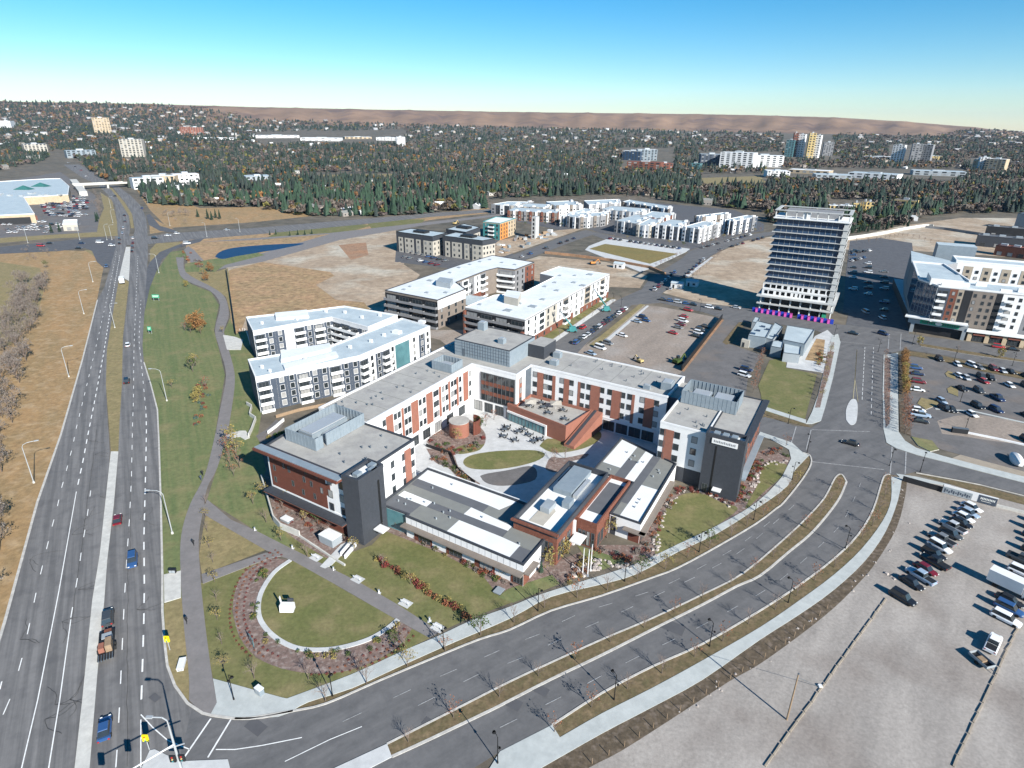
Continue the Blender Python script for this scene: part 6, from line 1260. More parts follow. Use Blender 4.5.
# ================================================================ street furniture
def fin(o): return o
LP = thing('street_lamp', 'lamp', 'lamp')
MB().tube((0,0,0),(0,0,.5),.16,.12,8).build('base', M['black'], LP); MB().tube((0,0,.5),(0,0,5.4),.085,.06,8).build('pole', M['black'], LP)
me = MB(); me.path([(0,0,5.3),(.25,0,5.55),(.9,0,5.6)], .05, 6); me.build('arm', M['black'], LP); me = MB(); me.tube((.9,0,5.66),(.9,0,5.42),.2,.3,10); me.build('lamp_head', M['black'], LP)
me = MB(); me.path([(0,0,3.7),(-.5,0,3.85)], .04, 6); me.build('arm', M['black'], LP); me = MB(); me.tube((-.5,0,3.95),(-.5,0,3.72),.14,.2,10); me.build('lamp_head', M['black'], LP)
lamps = [('north pavement of the boulevard', ((332.5,696),(443.7,649),(537.9,611),(624.5,581.5),(699,552),(753.5,520),(791.9,480)), math.pi*1.7),('south verge of the boulevard', ((497.6,763.5),(614,700),(709.4,646.6),(788,603),(845,549)), math.pi*.7)]
first = True
for txt, pts, rz in lamps:
    for i,(x,y) in enumerate(pts):
        lab = 'black twin-headed street lamp, %s from the near end of the %s' % (ORD[i], txt); p = at(x,y)
        if first: LP.location = p; LP.rotation_euler = (0,0,rz); LP['label'] = lab; LP['group'] = 'street lamps of the boulevard'; first = False
        else: dup(LP, p, rz, lab, 'street lamps of the boulevard')
for x,y,lab in ((234,700,'black street lamp on the paved corner where the grey path meets the boulevard'),(920,472,'black street lamp at the right corner of the big intersection'),(806.9,453,'black street lamp at the left corner of the big intersection'),(788,424,'black street lamp by the corner of the small park lawn'),(889.5,466,'black street lamp on the near corner of the big intersection'),(912,345,'black street lamp on the corner of the upper intersection'),(834,337,'black street lamp beside the paved garden at the upper intersection'),
    (1012,366,'black street lamp on the verge above the paved lot, right one'),(954,361,'black street lamp on the verge above the paved lot, left one'),(960,402,'dark lamp standing in the middle of the paved lot'),(965,430,'dark lamp beside the white kerb line in the muddy lot'),(878,352,'black street lamp beside the arrow-marked lanes'),(621,307,'dark lamp at the white block corner by the street crossing, right one'),(613,304,'dark lamp at the white block corner by the street crossing, left one'),(700,310.5,'dark lamp on the street below the tower site')):
    dup(LP, at(x,y), rnd.uniform(0,6), lab, 'street lamps of the boulevard')
HL = thing('highway_lamp', 'lamp', 'lamp')
MB().tube((0,0,0),(0,0,.5),.28,.24,8).build('base', M['concrete'], HL); MB().tube((0,0,.5),(0,0,10.2),.13,.08,8).build('pole', M['galv'], HL)
MB().path([(0,0,10.2),(.3,0,10.8),(1.2,0,11.2),(2.8,0,11.3)], .06, 6).build('arm', M['galv'], HL); me = MB(); me.box(2.7,3.6,-.18,.18,11.2,11.38); me.build('lamp_head', M['galv'], HL)
first = True; aw = hd(172,534,150,534)
for x,y,rz,lab in ((172.5,533.7,aw,'tall silver highway lamp beside the mown grass, nearest on the right side'),(167,401,aw,'tall silver highway lamp beside the mown grass, second on the right side'),(34,483,0.5,'tall silver highway lamp in the dry ditch, nearest on the left side'),(69,377,.5,'tall silver highway lamp in the dry ditch, second on the left side'),(84,314,.5,'tall silver highway lamp in the dry ditch, third on the left side'),(93,282,.5,'tall silver highway lamp in the dry ditch, fourth on the left side'),(115,328,0,'silver lamp standing on the grass median of the highway'),
    (159,273,aw,'silver highway lamp on the curve of the slip lane'),(112,240,0,'silver lamp at the left corner of the far junction'),(113,223,0,'silver lamp left of the highway just north of the junction'),(111,208,.3,'silver lamp left of the highway, second north of the junction'),(107,240,1.3,'silver lamp over the cross road left of the junction'),(80,240,1.3,'silver lamp over the cross road, second left of the junction'),(28,243,1.3,'silver lamp over the cross road, near the left edge'),(148,204,3,'silver lamp right of the highway north of the junction'),(170,226,1.3,'silver lamp on the far side of the cross road'),(207,237,-1.6,'silver lamp between the slip road and cross road'),(240,232,-1.6,'silver lamp farther right along the cross road')):
    p = at(x,y)
    if first: HL.location = p; HL.rotation_euler = (0,0,rz); HL['label'] = lab; HL['group'] = 'highway lamps'; first = False
    else: dup(HL, p, rz, lab, 'highway lamps')
# traffic signals
p = at(182,772); t = thing('traffic_signal', 'tall white signal mast with long arm over the highway and a curved lamp on top', 'traffic signal', p)
MB().tube((0,0,0),(0,0,9.3),.2,.12,10).build('mast', M['galv'], t); MB().path([(0,0,9.3),(-.1,.1,10.1),(-.7,.15,10.6),(-2.,.1,10.7)], .09, 6).build('lamp_arm', M['galv'], t); me = MB(); me.box(-2.8,-1.9,-.1,.3,10.6,10.8); me.build('lamp_head', M['galv'], t)
e = at(95,792,6.2)-p; s0_ = Vector((0,0,5.6)); MB().tube(s0_, Vector((e.x,e.y,6.4)), .12, .07, 8).build('mast_arm', M['white'], t); MB().bar((-.9,-.3,5.1),(1.2,.4,5.3),.12,.12).build('bracket', M['galv'], t)
def head(par, c, m='signal_yellow'):
    me = MB(); me.box(c.x-.42,c.x+.42,c.y-.12,c.y+.12,c.z-.6,c.z+.6); h = me.build('signal_head', M[m], par)
    for k, mm in enumerate(('lens_red','yellow','teal')): MB().tube((c.x,c.y-.12,c.z+.38-.38*k),(c.x,c.y-.2,c.z+.38-.38*k),.13,.13,8).build('lens', M[mm], h)
for f in (.62,.98): q = s0_.lerp(Vector((e.x,e.y,6.4)), f); head(t, q+Vector((0,-.2,-.2)))
head(t, Vector((.7,-.2,3.2)), 'dark'); head(t, Vector((-.6,-.2,3.0)), 'dark')
for x,y,lab in ((149.5,750,'yellow-backed signal on a short post at the tip of the traffic island'),(170,650,'yellow-backed signal on the kerb beside the mown strip')):
    t = thing('traffic_signal', lab, 'traffic signal', at(x,y)); MB().tube((0,0,0),(0,0,2.6),.07,.06,8).build('post', M['galv'], t); head(t, Vector((0,-.1,2.6)))
if False:
  p = at(169,690); t = thing('street_lamp', 'tall black curved-arm lamp leaning over the right-turn lane', 'lamp', p); top = at(158,668,9.5)-p
  MB().tube((0,0,0),(0,0,9.0),.13,.09,8).build('pole', M['black'], t); MB().path([(0,0,9.),(-.5,.1,9.9),(-1.4,.15,10.2),(-2.6,.2,10.0)], .07, 6).build('arm', M['black'], t); me = MB(); me.box(-3.2,-2.4,.05,.4,9.85,10.02); me.build('lamp_head', M['black'], t)
isl = P(142,768,150,751,155,750,180,762,228,760,230,768,228,800,150,800); slab('traffic_island', isl, 0, .17, 'plaza')
# green highway signs
for x,y,w_,lab in ((156.5,301,3.6,'wide green guide sign beside the highway slip lane'),(150.5,334,1.6,'small green sign beside the highway, nearer than the wide one')):
    t = thing('road_sign', lab, 'sign', at(x,y)); rz = R(-60); me = MB(); me.box(-w_/2,w_/2,-.06,.06,1.6,3.3); me.build('sign_face', M['green_sign'], t); me = MB(); me.box(-w_/2+.2,w_/2-.2,-.09,-.06,2.6,2.8); me.box(-w_/2+.3,w_/2-.5,-.09,-.06,2.1,2.3); me.build('lettering', M['lens'], t)
    for s in (-1,1): MB().bar((s*w_*.35,.1,0),(s*w_*.35,.1,3.2),.12,.12).build('post', M['galv'], t)
# cabinets, monument, boards
def cab(x, y, w_, d_, h_, m, name, lab, rz=None, top=None):
    t = thing(name, lab, 'cabinet' if 'cabinet' in name else name.replace('_',' '), at(x,y), rz=_Ua if rz is None else rz); me = MB(); me.box(-w_/2,w_/2,-d_/2,d_/2,.1,h_); me.build('body', M[m], t); me = MB(); me.box(-w_/2-.05,w_/2+.05,-d_/2-.05,d_/2+.05,h_,h_+.1); me.build('lid', M[top or 'white'], t)
    me = MB(); me.box(-w_/2+.1,-.03,-d_/2-.03,-d_/2,.2,h_-.1); me.box(.03,w_/2-.1,-d_/2-.03,-d_/2,.2,h_-.1); me.build('door', M['metal_grey'], t)
cab(260,694,1.3,.8,1.3,'metal_blue','utility_cabinet','pale blue utility cabinet on the paved corner below the half-round garden'); cab(182,666,1.0,2.4,.6,'white','utility_cabinet','long low white box between the highway kerb and the grey path',R(15))
cab(331,542,4.2,2.8,2.0,'metal_grey','utility_cabinet','white-topped service enclosure beside the dark stair tower'); cab(287,521,2.6,1.6,.7,'metal_blue','utility_cabinet','blue-grey hatch in the mulch bed under the brick front'); cab(499,592,1.6,1.8,.35,'dark','utility_hatch','dark-framed grey hatch at the corner of the big lawn',None,'metal_grey'); cab(173,573,1.4,.5,.9,'dark','bench','dark bench on the concrete pad by the highway',0,'dark')
t = thing('garden_monument', 'white angular cabinet-like monument with a dark fin, alone on the half-round lawn', 'monument', at(288,612)); me = MB(); me.hexa([(-1.25,-.7,.5),(1.25,-.7,.5),(1.25,.7,.5),(-1.25,.7,.5),(-1.25,-.5,1.9),(1.25,-.5,1.9),(1.25,.6,1.9),(-1.25,.6,1.9)]); me.build('panel', M['white'], t)
for sx in (-1.1,1.1): MB().bar((sx,0,0),(sx,0,.5),.12,.12).build('leg', M['metal_grey'], t)
me = MB(); me.hexa([(-1.3,.6,0),(-1.1,.6,0),(-1.1,1.0,0),(-1.3,1.0,0),(-1.5,.5,3.0),(-1.4,.5,3.0),(-1.4,.9,3.0),(-1.5,.9,3.0)]); me.build('fin', M['white'], t)
me = MB(); me.box(-.1,1.0,.75,1.0,1.9,2.5); me.build('crest', M['charcoal'], t)
t = thing('notice_panel', 'blue-green glass notice panel in the planted ring of the half-round garden', 'panel', at(252,645), rz=R(-50)); me = MB(); me.box(-1.2,1.2,-.05,.05,.5,1.9); me.build('panel', M['glass_teal'], t)
for s in (-1,1): MB().bar((s*1.1,0,0),(s*1.1,0,1.9),.1,.1).build('post', M['dark'], t)
bnch = thing('park_bench', 'b', 'bench'); me = MB(); me.box(-1.2,1.2,-.9,.9,.05,.09); me.build('concrete_pad', M['plaza'], bnch)
me = MB()
for k in range(4): me.box(-.9,.9,-.25+k*.14,-.15+k*.14,.45,.5)
me.build('seat', M['white'], bnch); me = MB(); me.box(-.9,.9,.3,.36,.55,.95); me.build('backrest', M['white'], bnch)
for s in (-1,1): MB().box(s*.75-.05,s*.75+.05,-.25,.3,.09,.45).build('leg', M['metal_grey'], bnch)
for i,(x,y) in enumerate(((316,558),(357.7,579.7),(405.5,603.8),(438,628))):
    lab = 'white bench on its pad, %s from the brick building along the diagonal path' % ORD[i]
    if i == 0: bnch.location = at(x,y)+Vector((0,0,.05)); bnch.rotation_euler = (0,0,_Ua+math.pi); bnch['label'] = lab; bnch['group'] = 'benches along the diagonal path'
    else: dup(bnch, at(x,y)+Vector((0,0,.05)), _Ua+math.pi, lab, 'benches along the diagonal path')
bl = thing('bollard_light', 'b', 'bollard'); MB().tube((0,0,0),(0,0,.9),.14,.14,8).build('post', M['white'], bl); MB().tube((0,0,.9),(0,0,1.0),.2,.2,8).build('cap', M['metal_grey'], bl); me = MB(); me.box(-.35,.35,-.35,.35,0,.12); me.build('footing', M['plaza'], bl)
for i,(x,y) in enumerate(((255,531),(292.5,549),(333.6,570.8),(379,593.7),(429.6,621.6))):
    lab = 'white bollard light, %s from the upper end of the diagonal path' % ORD[i]
    if i == 0: bl.location = at(x,y); bl['label'] = lab; bl['group'] = 'bollard lights of the diagonal path'
    else: dup(bl, at(x,y), 0, lab, 'bollard lights of the diagonal path')
fp_ = thing('flagpole', 'f', 'flagpole'); MB().tube((0,0,0),(0,0,.3),.3,.25,8).build('base', M['plaza'], fp_); MB().tube((0,0,.3),(0,0,6.4),.11,.07,8).build('pole', M['white'], fp_); MB().tube((0,0,6.4),(0,0,6.6),.12,.12,8).build('finial', M['galv'], fp_)
for i,(x,y) in enumerate(((582.5,574.5),(587.5,576),(590.5,570.5))):
    lab = 'white flagpole before the brick entrance, %s of the three from the left' % ORD[i]
    if i == 0: fp_.location = at(x,y); fp_['label'] = lab; fp_['group'] = 'entrance flagpoles'
    else: dup(fp_, at(x,y), 0, lab, 'entrance flagpoles')
# billboard at the lot edge
pa, pb = at(941.5,492.5), at(995.5,507); wl = Wl(pa, pb); t = Bd('billboard', 'long low white and navy hoarding board along the top edge of the gravel lot', 'billboard', (pa+pb)/2)
me = MB(); wl.box(me, 0, wl.L, .2, 2.5, 0, .25); part(t, 'panel', me, 'white'); me = MB(); wl.box(me, 0, wl.L*.55, .3, 2.0, .25, .28); part(t, 'picture', me, 'metal_grey'); me = MB(); wl.box(me, wl.L*.66, wl.L-.05, .25, 2.3, .25, .29); part(t, 'navy_panel', me, 'charcoal_blue')
me = MB(); rnd = random.Random(9)
for k in range(10): s = wl.L*.7+k*.3; s < wl.L*.95 and wl.box(me, s, s+.17, 1.2, 1.75, .29, .31)
wl.box(me, wl.L*.72, wl.L*.9, .75, .85, .29, .31); part(t, 'lettering', me, 'lens')
me = MB()
for k in range(12): s = wl.L*.03+k*wl.L*.042; wl.box(me, s, s+wl.L*.028, .5+.3*(k%2), 1.6-.2*(k%3), .28, .3)
part(t, 'picture_detail', me, 'charcoal_blue')
for k in range(5): me = MB(); wl.box(me, wl.L*k/4-.1, wl.L*k/4+.1, 0, 2.3, -.25, 0); part(t, 'post', me, 'wood')
me = MB(); strip(me, P(902,481,941,492), .25, 0, 1.5); tag(me.build('low_fence', M['dark']), 'dark low fence joining the billboard to the intersection corner', 'fence'); me = MB(); strip(me, P(996,507,1024,514,1100,533), .3, 0, .8); tag(me.build('low_wall', M['concrete']), 'low pale barrier right of the billboard', 'barrier')
# kerb logs on the lot, wooden pole
def railrun(q, lab):
    pts = P(*q); t = Bd('timber_rail', lab, 'rail', pts[0]); L = (pts[-1]-pts[0]).length; d = (pts[-1]-pts[0]).normalized(); n = min(60, int(L/2.6)); rr = random.Random(n)
    for k in range(n): a_ = pts[0]+d*(k*L/n); j = Vector((rr.uniform(-.08,.08), rr.uniform(-.08,.08), .14)); me = MB().bar(a_+j, a_+d*(L/n*.93)+Vector((j.y,j.x,.14)), .26, .2); part(t, 'log', me, 'stone')
railrun((886,599,852,642,816,688,764,768),'left line of weathered timber rails across the gravel lot'); railrun((1017,629,985,692,952.5,768),'right line of weathered timber rails across the gravel lot')
p = at(786.7,720); t = thing('utility_pole', 'green-grey wooden pole with guy wire standing on the left timber rail line', 'pole', p); MB().tube((0,0,0),(0,0,9.6),.15,.1,8).build('pole', M['leaf_green'] if False else M['wood'], t); g = at(820,687)-p; MB().tube((0,0,9.),(g.x,g.y,0),.03,.03,4).build('guy_wire', M['metal_dark'], t); me = MB(); me.box(g.x-.3,g.x+.3,g.y-.3,g.y+.3,0,.35); me.build('anchor', M['white'], t); MB().tube((0,0,9.6),(0,0,9.8),.13,.13,8).build('cap', M['metal_dark'], t)
t = thing('covered_boat', 'white shrink-wrapped boat-like bundle at the lower edge of the muddy lot', 'boat', at(1015.5,463), rz=R(70)); me = MB()
for i in range(9):
    x = -3.2+i*.8; r_ = 1.4*math.sin(math.pi*(i+.6)/9.6)**.6; me.v += [(x, r_*math.cos(a_), max(0.15, 1.0+1.6*math.sin(a_)*r_/1.4)) for a_ in np.linspace(-.6, math.pi+.6, 9)]
for i in range(8):
    for k in range(8): me.f.append((i*9+k, i*9+k+1, i*9+k+10, i*9+k+9)); me.m.append(0)
me.f.append(tuple(range(9))); me.f.append(tuple(reversed(range(72,81)))); me.m += [0,0]; me.build('wrap', M['white'], t); MB().bar((3,0,.4),(5,0,.3),.12,.12).build('drawbar', M['metal_dark'], t)
cab(959,433,1.0,4.2,1.6,'dark','container','narrow dark container on the muddy lot',R(75),'metal_dark')
kerb(P(965,433,995,439,1024,445.5,1100,463), .7, .5, 'kerb_line', 'white')
def posts(pts, step, h, m, name, lab, grp, w_=.07):
    q = resample(pts, step); pr = None
    for i, a_ in enumerate(q):
        if pr is None:
            pr = tag(MB().tube((0,0,0),(0,0,h),w_,w_,5).build(name, M[m]), lab, 'post', grp); pr.location = (a_.x,a_.y,0)
        else: c = pr.copy(); sc.collection.objects.link(c); c.location = (a_.x,a_.y,0)
posts(smooth(P(592,764,622,748,678,712,728.5,680,760,661,799,633,830,606),3), 2.9, 1.2, 'wood', 'fence_post', 'short fence post in the weedy strip beside the gravel lot', 'fence posts of the gravel lot', .06)
posts(smooth(P(240,331,246,331,250,345),2), 1.3, 1.1, 'white', 'rail_post', 'white rail post at the end of the upper white and blue block', 'rail posts')
# garden walls round the west apartment block and brick front
for q, h, m, nm, lab in (((262,480,268,500,274,521,281,529,300,537),1.6,'concrete','retaining_wall','pale retaining wall left of the brick front, following the shaded edge'),((300,537,330,557,345,566),.5,'concrete','retaining_wall','low wall below the mulch bed under the brick front'),
    ((247,405,252,408,250,416,256,420,252,431,249,437),1.2,'concrete','garden_wall','zig-zag white garden wall at the end of the lower white and blue block'),((276,418,300,411,330,405,352,400),1.0,'wood','garden_wall','long low timber edge below the lower white and blue block'),((268,434,276,428,284,421),1.0,'white','garden_wall','short white stair wall between the two buildings'),
    ((341,556,352,543),1.0,'white','stair_wall','white stair wall descending beside the dark stair tower'),((345,559,356,546),1.0,'white','stair_wall','outer white stair wall descending beside the dark stair tower')):
    me = MB(); strip(me, P(*q), .3, 0, h); tag(me.build(nm, M[m]), lab, 'wall')
sheet('steps', P(256,436,266,430,276,420,284,424,272,440,262,446), .09, 'asphalt_lot')
# courtyard furniture
def table(loc, lab, umb=False):
    t = thing('patio_table', lab, 'table', loc); MB().tube((0,0,.7),(0,0,.75),.75,.75,14).build('table_top', M['metal_dark'], t); MB().tube((0,0,0),(0,0,.7),.06,.06,6).build('leg', M['metal_dark'], t)
    return t
tb = None; spots = [(504.5,431),(503.5,437.5),(514.5,441.5),(534,442.5),(507,428.5),(518,433),(529,436),(540,440.5),(523,431)]
for i,(x,y) in enumerate(spots):
    lab = 'dark round patio table, %s from the left on the courtyard terrace' % ORD[sorted(range(9), key=lambda j: spots[j][0]).index(i)]
    if tb is None: tb = table(at(x,y), lab); tb['group'] = 'courtyard tables'
    else: dup(tb, at(x,y), i, lab, 'courtyard tables')
ch = thing('patio_chair', 'c', 'chair'); me = MB(); me.box(-.24,.24,-.24,.24,.42,.47); me.build('seat', M['black'], ch); me = MB(); me.box(-.24,.24,.2,.25,.47,.95); me.build('backrest', M['black'], ch)
for sx in (-.2,.2):
    for sy in (-.2,.2): MB().box(sx-.02,sx+.02,sy-.02,sy+.02,0,.42).build('leg', M['black'], ch)
fst = True; rnd = random.Random(12)
for i,(x,y) in enumerate(spots):
    c = at(x,y)
    for k in range(4):
        a_ = k*math.pi/2+i; p = c+Vector((math.sin(a_)*-1.1*-1,math.cos(a_)*1.1,.06)); lab = 'black chair drawn up to a round courtyard table'
        if fst: ch.location = p; ch.rotation_euler = (0,0,-a_); ch['label'] = lab; ch['group'] = 'courtyard chairs'; fst = False
        else: dup(ch, p, -a_, lab, 'courtyard chairs')
for u, v in ((20,2),(22,6),(27,1),(30,5),(33,0),(24,3.5)):
    dup(tb, W(u,v,4.85), 0, 'dark round table on the pavilion roof terrace, %s' % {20:'nearest its left corner',22:'at the back left',27:'in the front middle',30:'at the back right',33:'at the right front',24:'in the middle'}[u], 'roof terrace tables')
    for k in range(3): a_ = k*2.1; dup(ch, W(u,v,4.85)+Vector((math.sin(a_)*1.1,math.cos(a_)*1.1,0)), -a_, 'black chair on the pavilion roof terrace', 'roof terrace chairs')
for i,(u,v) in enumerate(((20.5,1.5),(27.5,5.0))):
    t = thing('parasol', 'cream square parasol on the roof terrace, %s one' % ('left','right')[i], 'parasol', W(u,v,4.85), 'roof terrace parasols'); MB().tube((0,0,0),(0,0,2.6),.04,.04,6).build('pole', M['white'], t); me = MB(); s = 1.7
    q = [(-s,-s,2.2),(s,-s,2.2),(s,s,2.2),(-s,s,2.2)]
    for k in range(4): me.face([q[k], q[(k+1)%4], (0,0,2.8)])
    me.build('canopy', M['beige'], t)
# railing along the courtyard garden
me = MB(); q = smooth(T(410,390,8.,130,455,230,490,320,520,345,560,380,640,450,700,520,755),3); strip(me, q, .12, 0, 1.1); tag(me.build('garden_fence', M['dark']), 'dark curved fence along the planted slope of the courtyard', 'fence')
for q, lab in (((458,474.5,480,466,500,461),'curved bench wall'),):
    pass
# ================================================================ vegetation
def leafcloud(me, n, fn, s, rnd, mi=0):
    for _ in range(n):
        c = fn(); a = Vector((rnd.gauss(0,1),rnd.gauss(0,1),rnd.gauss(0,1))).normalized(); b = a.cross(Vector((rnd.gauss(0,1),rnd.gauss(0,1),rnd.gauss(0,1)))).normalized()
        q = s*rnd.uniform(.6,1.4); me.face([c-a*q*.5, c+b*q*.45, c+a*q*.5, c-b*q*.4], mi)
def branchy(me, p, d, L, r, depth, rnd, tips):
    e = p+d*L; me.tube(p, e, r, r*.6, 4 if depth < 3 else 5, 0, False)
    if depth == 0: tips.append(e); return
    tips.append(e)
    for k in range(3 if depth > 1 else 2):
        a = rnd.uniform(0, 6.28); sp = rnd.uniform(.35,.75); x = d.cross(Vector((math.cos(a),math.sin(a),.1))).normalized(); nd = (d*math.cos(sp)+x*math.sin(sp)+Vector((0,0,.15))).normalized()
        branchy(me, p+d*L*rnd.uniform(.55,1), nd, L*rnd.uniform(.55,.75), r*.5, depth-1, rnd, tips)
def bare_tree(h, seed, leaf=None, nl=0, name='bare_tree', spread=1.):
    rnd = random.Random(seed); t = thing(name, 'x', 'tree'); me = MB(); me.tube((0,0,0),(0,0,h*.35),h*.018+.02,h*.013+.01,6,0,False); me.build('trunk', M['bark'], t)
    me = MB(); tips = []
    for k in range(5):
        a = k*1.26+rnd.uniform(-.3,.3); z = h*(.22+.05*k); branchy(me, Vector((0,0,z)), Vector((math.cos(a)*.55*spread,math.sin(a)*.55*spread,1)).normalized(), h*.3, h*.008+.008, 3, rnd, tips)
    branchy(me, Vector((0,0,h*.35)), Vector((0,0,1)), h*.35, h*.01+.01, 3, rnd, tips)
    if nl: leafcloud(me, nl, lambda: rnd.choice(tips)+Vector((rnd.gauss(0,.2),rnd.gauss(0,.2),rnd.gauss(0,.2))), .3, rnd, 1)
    me.build('crown', [M['twig'], M[leaf]] if nl else [M['twig']], t); return t
def leafy_tree(h, w_, seed, leaf, n=700, ls=.45, name='autumn_tree'):
    rnd = random.Random(seed); t = thing(name, 'x', 'tree'); me = MB(); me.tube((0,0,0),(0,0,h*.4),.25*h/8,.16*h/8,7,0,False)
    for k in range(6): a = k*1.05; me.tube((0,0,h*.3),(math.cos(a)*w_*.3,math.sin(a)*w_*.3,h*.7),.1*h/8,.03,5,0,False)
    me.build('trunk', M['bark'], t); me = MB(); cl = []
    for k in range(22):
        a = rnd.uniform(0,6.28); v = rnd.uniform(-.9,1); rr = math.sqrt(1-v*v*.85)*rnd.uniform(.45,.95); cl.append((Vector((math.cos(a)*rr*w_/2, math.sin(a)*rr*w_/2, h*.6+v*h*.36)), rnd.uniform(.14,.26)*w_))
    def fn():
        c, r_ = rnd.choice(cl); d = Vector((rnd.gauss(0,1),rnd.gauss(0,1),rnd.gauss(0,1))).normalized(); return c+d*r_*rnd.uniform(.5,1)
    leafcloud(me, n, fn, ls, rnd); me.build('crown', M[leaf], t); return t
def spruce(h, w_, seed, name='spruce_tree', leaf='leaf_spruce', n=420):
    rnd = random.Random(seed); t = thing(name, 'x', 'tree'); MB().tube((0,0,0),(0,0,h*.9),.2,.05,6,0,False).build('trunk', M['bark'], t); me = MB()
    for k in range(n):
        f = rnd.random()**.75; z = h*(.08+.9*f); r_ = w_/2*(1-f)**.85*rnd.uniform(.6,1.1)+.05; a = rnd.uniform(0,6.28); d = Vector((math.cos(a),math.sin(a),0)); s = Vector((-d.y,d.x,0)); wd = .28+.25*(1-f)
        me.face([Vector((0,0,z+.3))+d*r_*.15, Vector((0,0,z-.05))+d*r_*.7-s*wd, Vector((0,0,z-.35*(1-f)-.15))+d*r_, Vector((0,0,z-.05))+d*r_*.7+s*wd])
    me.build('crown', M[leaf], t); return t
def shrub(r_, h, seed, leaf, n=90, name='shrub', ls=.22):
    rnd = random.Random(seed); me = MB()
    def fn():
        a = rnd.uniform(0,6.28); q = math.sqrt(rnd.random())*r_; return Vector((math.cos(a)*q, math.sin(a)*q, h*rnd.uniform(.1,1)*(1-.5*(q/r_)**2)))
    for k in range(5): a = k*1.3; me.tube((0,0,0),(math.cos(a)*r_*.5,math.sin(a)*r_*.5,h*.7),.025,.01,3,1,False)
    leafcloud(me, n, fn, ls, rnd); return me.build(name, [M[leaf], M['bark']])
PR = dict(bare=[bare_tree(4.6,i) for i in (1,2,3)], rust=[bare_tree(4.6,i+10,'leaf_rust',55,'rusty_tree') for i in (1,2,3)], yel=[bare_tree(4.4,i+20,'leaf_yellow',150,'yellow_tree') for i in (1,2)], grn=[bare_tree(4.8,i+30,'leaf_green',260,'green_tree') for i in (1,2)],
  column=[spruce(6.5,2.2,41,'columnar_tree','leaf_rust',380), spruce(6.5,2.2,42,'columnar_tree','leaf_yellow',380)], spr=[spruce(9,4.2,51), spruce(11,4.6,52)],
  big=[leafy_tree(8,10.5,61,'leaf_orange',1900,.5,'autumn_tree')], org=[leafy_tree(6.5,5,62,'leaf_orange',650,.42), leafy_tree(6,4.5,63,'leaf_yellow',600,.42,'yellow_tree')], grey=[bare_tree(8,71,'leaf_grey',420,'bare_tree',1.5), bare_tree(7,72,'leaf_grey',360,'bare_tree',1.5), bare_tree(9,73,'leaf_grey',480,'bare_tree',1.6)])
PU = {}; trnd = random.Random(99)
def tree(kind, loc, label, group=None, scale=1., name=None):
    lst = PR[kind]; i = trnd.randrange(len(lst)); o = lst[i]; rz = trnd.uniform(0,6.28); p = Vector((loc[0],loc[1],loc[2] if len(loc) > 2 else 0))
    s = scale*trnd.uniform(.88,1.14)
    if (kind,i) in PU:
        o = dup(o, p, rz, label, None, s)
        if 'group' in o: del o['group']
    else: PU[(kind,i)] = 1; o.location = p; o.rotation_euler = (0,0,rz); o.scale = (s,)*3; o['label'] = label
    if group: o['group'] = group
    return o
SH = {k: [shrub(.6,.8,i*7+j,k,70) for j in (1,2)] for i,k in enumerate(('leaf_red','leaf_rust','leaf_green','leaf_yellow','leaf_bluegreen','leaf_grey'))}; SU_ = {}
SHL = []
def plant(kind, loc, label, group, scale=1.): SHL.append((math.hypot(loc[0],loc[1])/scale, kind, loc, label, group, scale))
def plant_now(kind, loc, label, group, scale=1.):
    o = trnd.choice(SH[kind]); p = Vector((loc[0],loc[1],.05)); sc_ = scale*trnd.uniform(.75,1.25)
    if o.name in SU_: o = o.copy(); sc.collection.objects.link(o)
    else: SU_[o.name] = 1
    o.location = p; o.scale = (sc_,)*3; o.rotation_euler = (0,0,trnd.uniform(0,6.28)); return tag(o, label, 'shrub', group)
rnd = random.Random(55)
# street trees: evenly planted lines
def treeline(pts, step, kinds, text, grp, start=0, z=.1, scale=1., jit=.3):
    q = resample(pts, step)
    for i, a_ in enumerate(q):
        if i < start: continue
        tree(kinds[i % len(kinds)], (a_.x+trnd.uniform(-jit,jit), a_.y+trnd.uniform(-jit,jit), z), '%s %s, %s' % (dict(bare='leafless', rust='rust-leaved', yel='yellowing', grn='still green', org='orange', column='slender')[kinds[i % len(kinds)]], 'young tree', '%s %s' % (ORD[i-start], text)), grp, scale)
mc = [a_.lerp(b_, .5) for a_, b_ in zip(resample(UM, 3.), resample(LM, 3.))]
treeline(mc[1:], 7.6, ['bare','rust','bare'], 'from the near tip of the boulevard median', 'trees along the boulevard median', scale=.74)
va = [a_.lerp(b_, .45) for a_, b_ in zip(resample(smooth(P(326,704,377,682,428,660.6,478.5,640,510,630,551,611,601.6,596,652,578,678,568,717,547,756,524,776,509,784,502.5,802,480),3),3.), resample(smooth(P(326,697,377,676,428,655,478.5,634,510,620,551,601,601.6,588,652,571,678,558,717,540,756,515,776,503,784,496,800,470),3),3.))]
treeline(va, 6.9, ['bare','bare','yel','rust','grn','bare','bare','rust'], 'from the near corner along the north verge of the boulevard', 'trees along the north verge', scale=.85)
vb = [a_.lerp(b_, .5) for a_, b_ in zip(resample(LE,3.), resample(SU,3.))]
treeline(vb, 7.2, ['rust','rust','bare','bare'], 'from the driveway along the south verge of the boulevard', 'trees along the south verge', scale=.78)
treeline(P(205,505,209,545,214,580,217,610,222,650,227,672), 6.0, ['bare','yel'], 'from the top along the grey path beside the half-round garden', 'young trees along the grey path', scale=.55)
treeline(P(262,497,300,520,345,545,395,575,440,603), 8.5, ['yel','bare'], 'from the brick end along the upper side of the diagonal path', 'young trees of the diagonal path', scale=.8)
